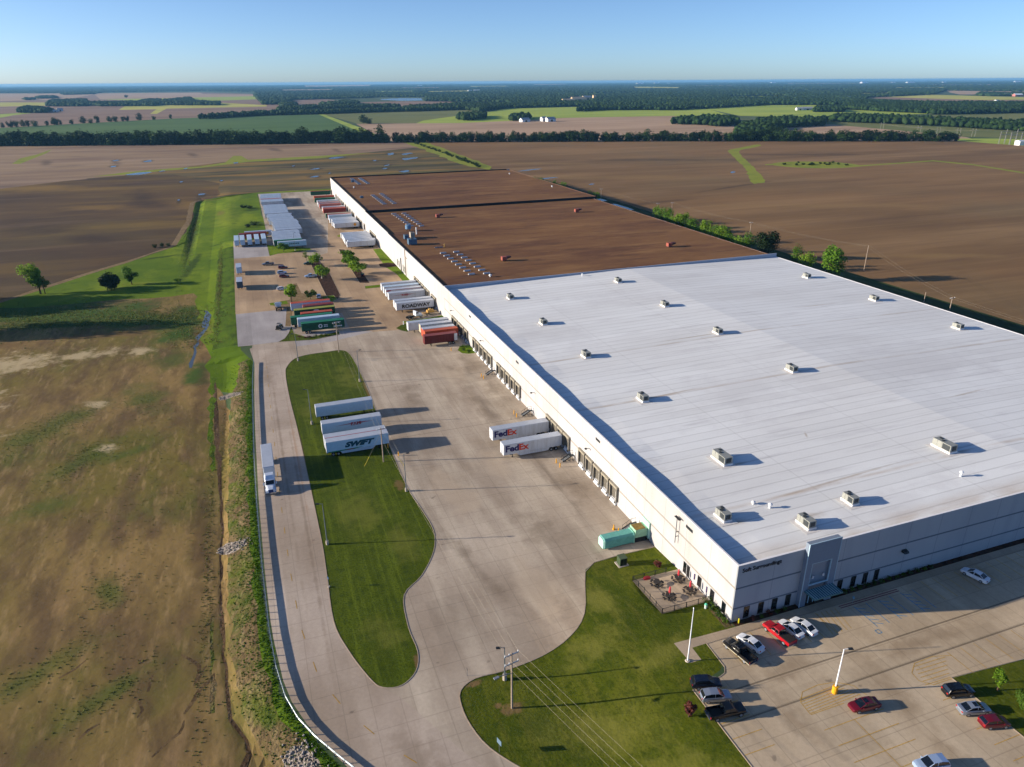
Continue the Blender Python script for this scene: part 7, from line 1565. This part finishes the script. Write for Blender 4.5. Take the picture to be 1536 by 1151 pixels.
# ------------------------------------------------------------------ weeds, stones and rough growth nobody could count
def mass(name, label, cat, mat, items):
    """items: list of (vertex array, face array)"""
    V = []; Fs = []; nb = 0
    for v, f in items: V.append(v); Fs.append(f + nb); nb += len(v)
    V = np.concatenate(V); Fs = np.concatenate(Fs); me = bpy.data.meshes.new(name)
    me.vertices.add(len(V)); me.vertices.foreach_set('co', V.astype('f').ravel()); me.loops.add(Fs.size); me.loops.foreach_set('vertex_index', Fs.ravel().astype('i'))
    me.polygons.add(len(Fs)); me.polygons.foreach_set('loop_start', np.arange(0, Fs.size, 3, dtype='i')); me.update(calc_edges=True); me.validate(); me.materials.append(mat)
    o = bpy.data.objects.new(name, me); COL.objects.link(o); return tag(o, label, cat, kind='stuff')
rg = np.random.default_rng(11)
def tuft(x, y, s):
    z = elev(x, y); n = 6; v = []; f = []
    for k in range(n):
        a = rg.uniform(0, 6.28); r = s * rg.uniform(.05, .55); w = s * rg.uniform(.25, .5); b = rg.uniform(0, 6.28); h = s * rg.uniform(.5, 1.1)
        cx, cy = x + r * math.cos(a), y + r * math.sin(a); v += [(cx - w * math.cos(b), cy - w * math.sin(b), z - .03), (cx + w * math.cos(b), cy + w * math.sin(b), z - .03), (cx + rg.uniform(-.3, .3) * s, cy + rg.uniform(-.3, .3) * s, z + h)]; f.append((3 * k, 3 * k + 1, 3 * k + 2))
    return np.array(v), np.array(f)
its = []
for _ in range(5200):
    y = rg.uniform(-18, 168); x = rail_x(y) - .6 - abs(rg.normal(0, 3.2)); its.append(tuft(x, y, rg.uniform(.08, .26)))
for _ in range(1800):
    y = rg.uniform(-18, 168); x = rail_x(y) - .5 - abs(rg.normal(0, .7)); its.append(tuft(x, y, rg.uniform(.1, .28)))
mass('bank_weeds', 'rough green weeds growing along the guard rail bank', 'weeds', LF_MID, its)
its = []
for (cx, cy, rx, ry, ro, n) in ((-128, 140, 22, 9, 55, 500), (-118, 112, 16, 7, 60, 300), (-107, 150, 8, 18, 20, 250), (-104, 52, 5, 9, 10, 90), (-112, 33, 12, 5, 40, 120), (-100, 24, 10, 4, 35, 120), (-150, 250, 50, 22, -15, 1100), (-112, 240, 24, 12, -12, 700), (-96, 215, 9, 34, 5, 400), (-86.5, 60, 1.2, 90, 0, 500), (-86.4, 280, 1.2, 95, 0, 500), (-104, 440, 3, 120, 0, 500), (-100, 90, 18, 80, 0, 420)):
    c, s_ = math.cos(math.radians(ro)), math.sin(math.radians(ro))
    for _ in range(int(n * 1.6)):
        u, w = rg.normal(0, .5, 2); u *= rx; w *= ry; x, y = cx + u * c - w * s_, cy + u * s_ + w * c
        if x < -80.8: its.append(tuft(x, y, rg.uniform(.1, .24) * (1 if y < 190 else 2.0)))
mass('field_weeds', 'scattered weeds and rough grass on the muddy field left of the road', 'weeds', leaf_mat('leaf_weed', '#5a5e2c', '#7d7f45', .3), its)
its = []; t_ = (1 + 5 ** .5) / 2
ICO = np.array([(-1, t_, 0), (1, t_, 0), (-1, -t_, 0), (1, -t_, 0), (0, -1, t_), (0, 1, t_), (0, -1, -t_), (0, 1, -t_), (t_, 0, -1), (t_, 0, 1), (-t_, 0, -1), (-t_, 0, 1)]) / 2
IF = np.array([(0, 11, 5), (0, 5, 1), (0, 1, 7), (0, 7, 10), (0, 10, 11), (1, 5, 9), (5, 11, 4), (11, 10, 2), (10, 7, 6), (7, 1, 8), (3, 9, 4), (3, 4, 2), (3, 2, 6), (3, 6, 8), (3, 8, 9), (4, 9, 5), (2, 4, 11), (6, 2, 10), (8, 6, 7), (9, 8, 1)])
for (x0, y0, x1, y1, w, n) in ((348, 823, 348, 823, 0, 0), (330, 828, 368, 814, 1.8, 150), (330, 599, 361, 589, 1.3, 90), (445, 1126, 460, 1165, 3.6, 170)):
    for _ in range(n):
        u = rg.random(); p = P(x0 + (x1 - x0) * u, y0 + (y1 - y0) * u); x, y = p.x + rg.normal(0, w * .4), p.y + rg.normal(0, w * .4)
        if x > rail_x(y) - .6: continue
        s_ = rg.uniform(.08, .24); its.append((ICO * rg.uniform(.7, 1.3, (12, 3)) * s_ + np.array([x, y, elev(x, y) + s_ * .3]), IF))
mass('rubble_stones', 'pale broken stones lying in the three drainage chutes of the bank', 'stones', plain('stone_pale', '#8f867c', .9, var=.25), its)
for k, (a, b, h) in enumerate(((232, 372, 3), (243, 370.5, 2.6), (252, 369, 2.2))): q = P(a, b); o = far_tree(q.x, q.y, h, 1.6, 'low dark bush in the short row on the meadow above the oak', 'bushes in the meadow row', 'meadow_bush', k); o.location.z = elev(q.x, q.y)
for k, (a, b, h, w_) in enumerate(((366, 312, 3, 3.0), (374, 313, 2.4, 3), (382, 338, 3.4, 2.4), (372, 341, 2.4, 2.8))): q = P(a, b); o = far_tree(q.x, q.y, h, w_, ['wide green bush left of the packed trailers, far one', 'smaller green bush beside the far wide one left of the trailers', 'tall green bush left of the packed trailers, near one', 'low green bush beside the near tall one left of the trailers'][k], None, 'meadow_bush', k); o.location.z = elev(q.x, q.y)
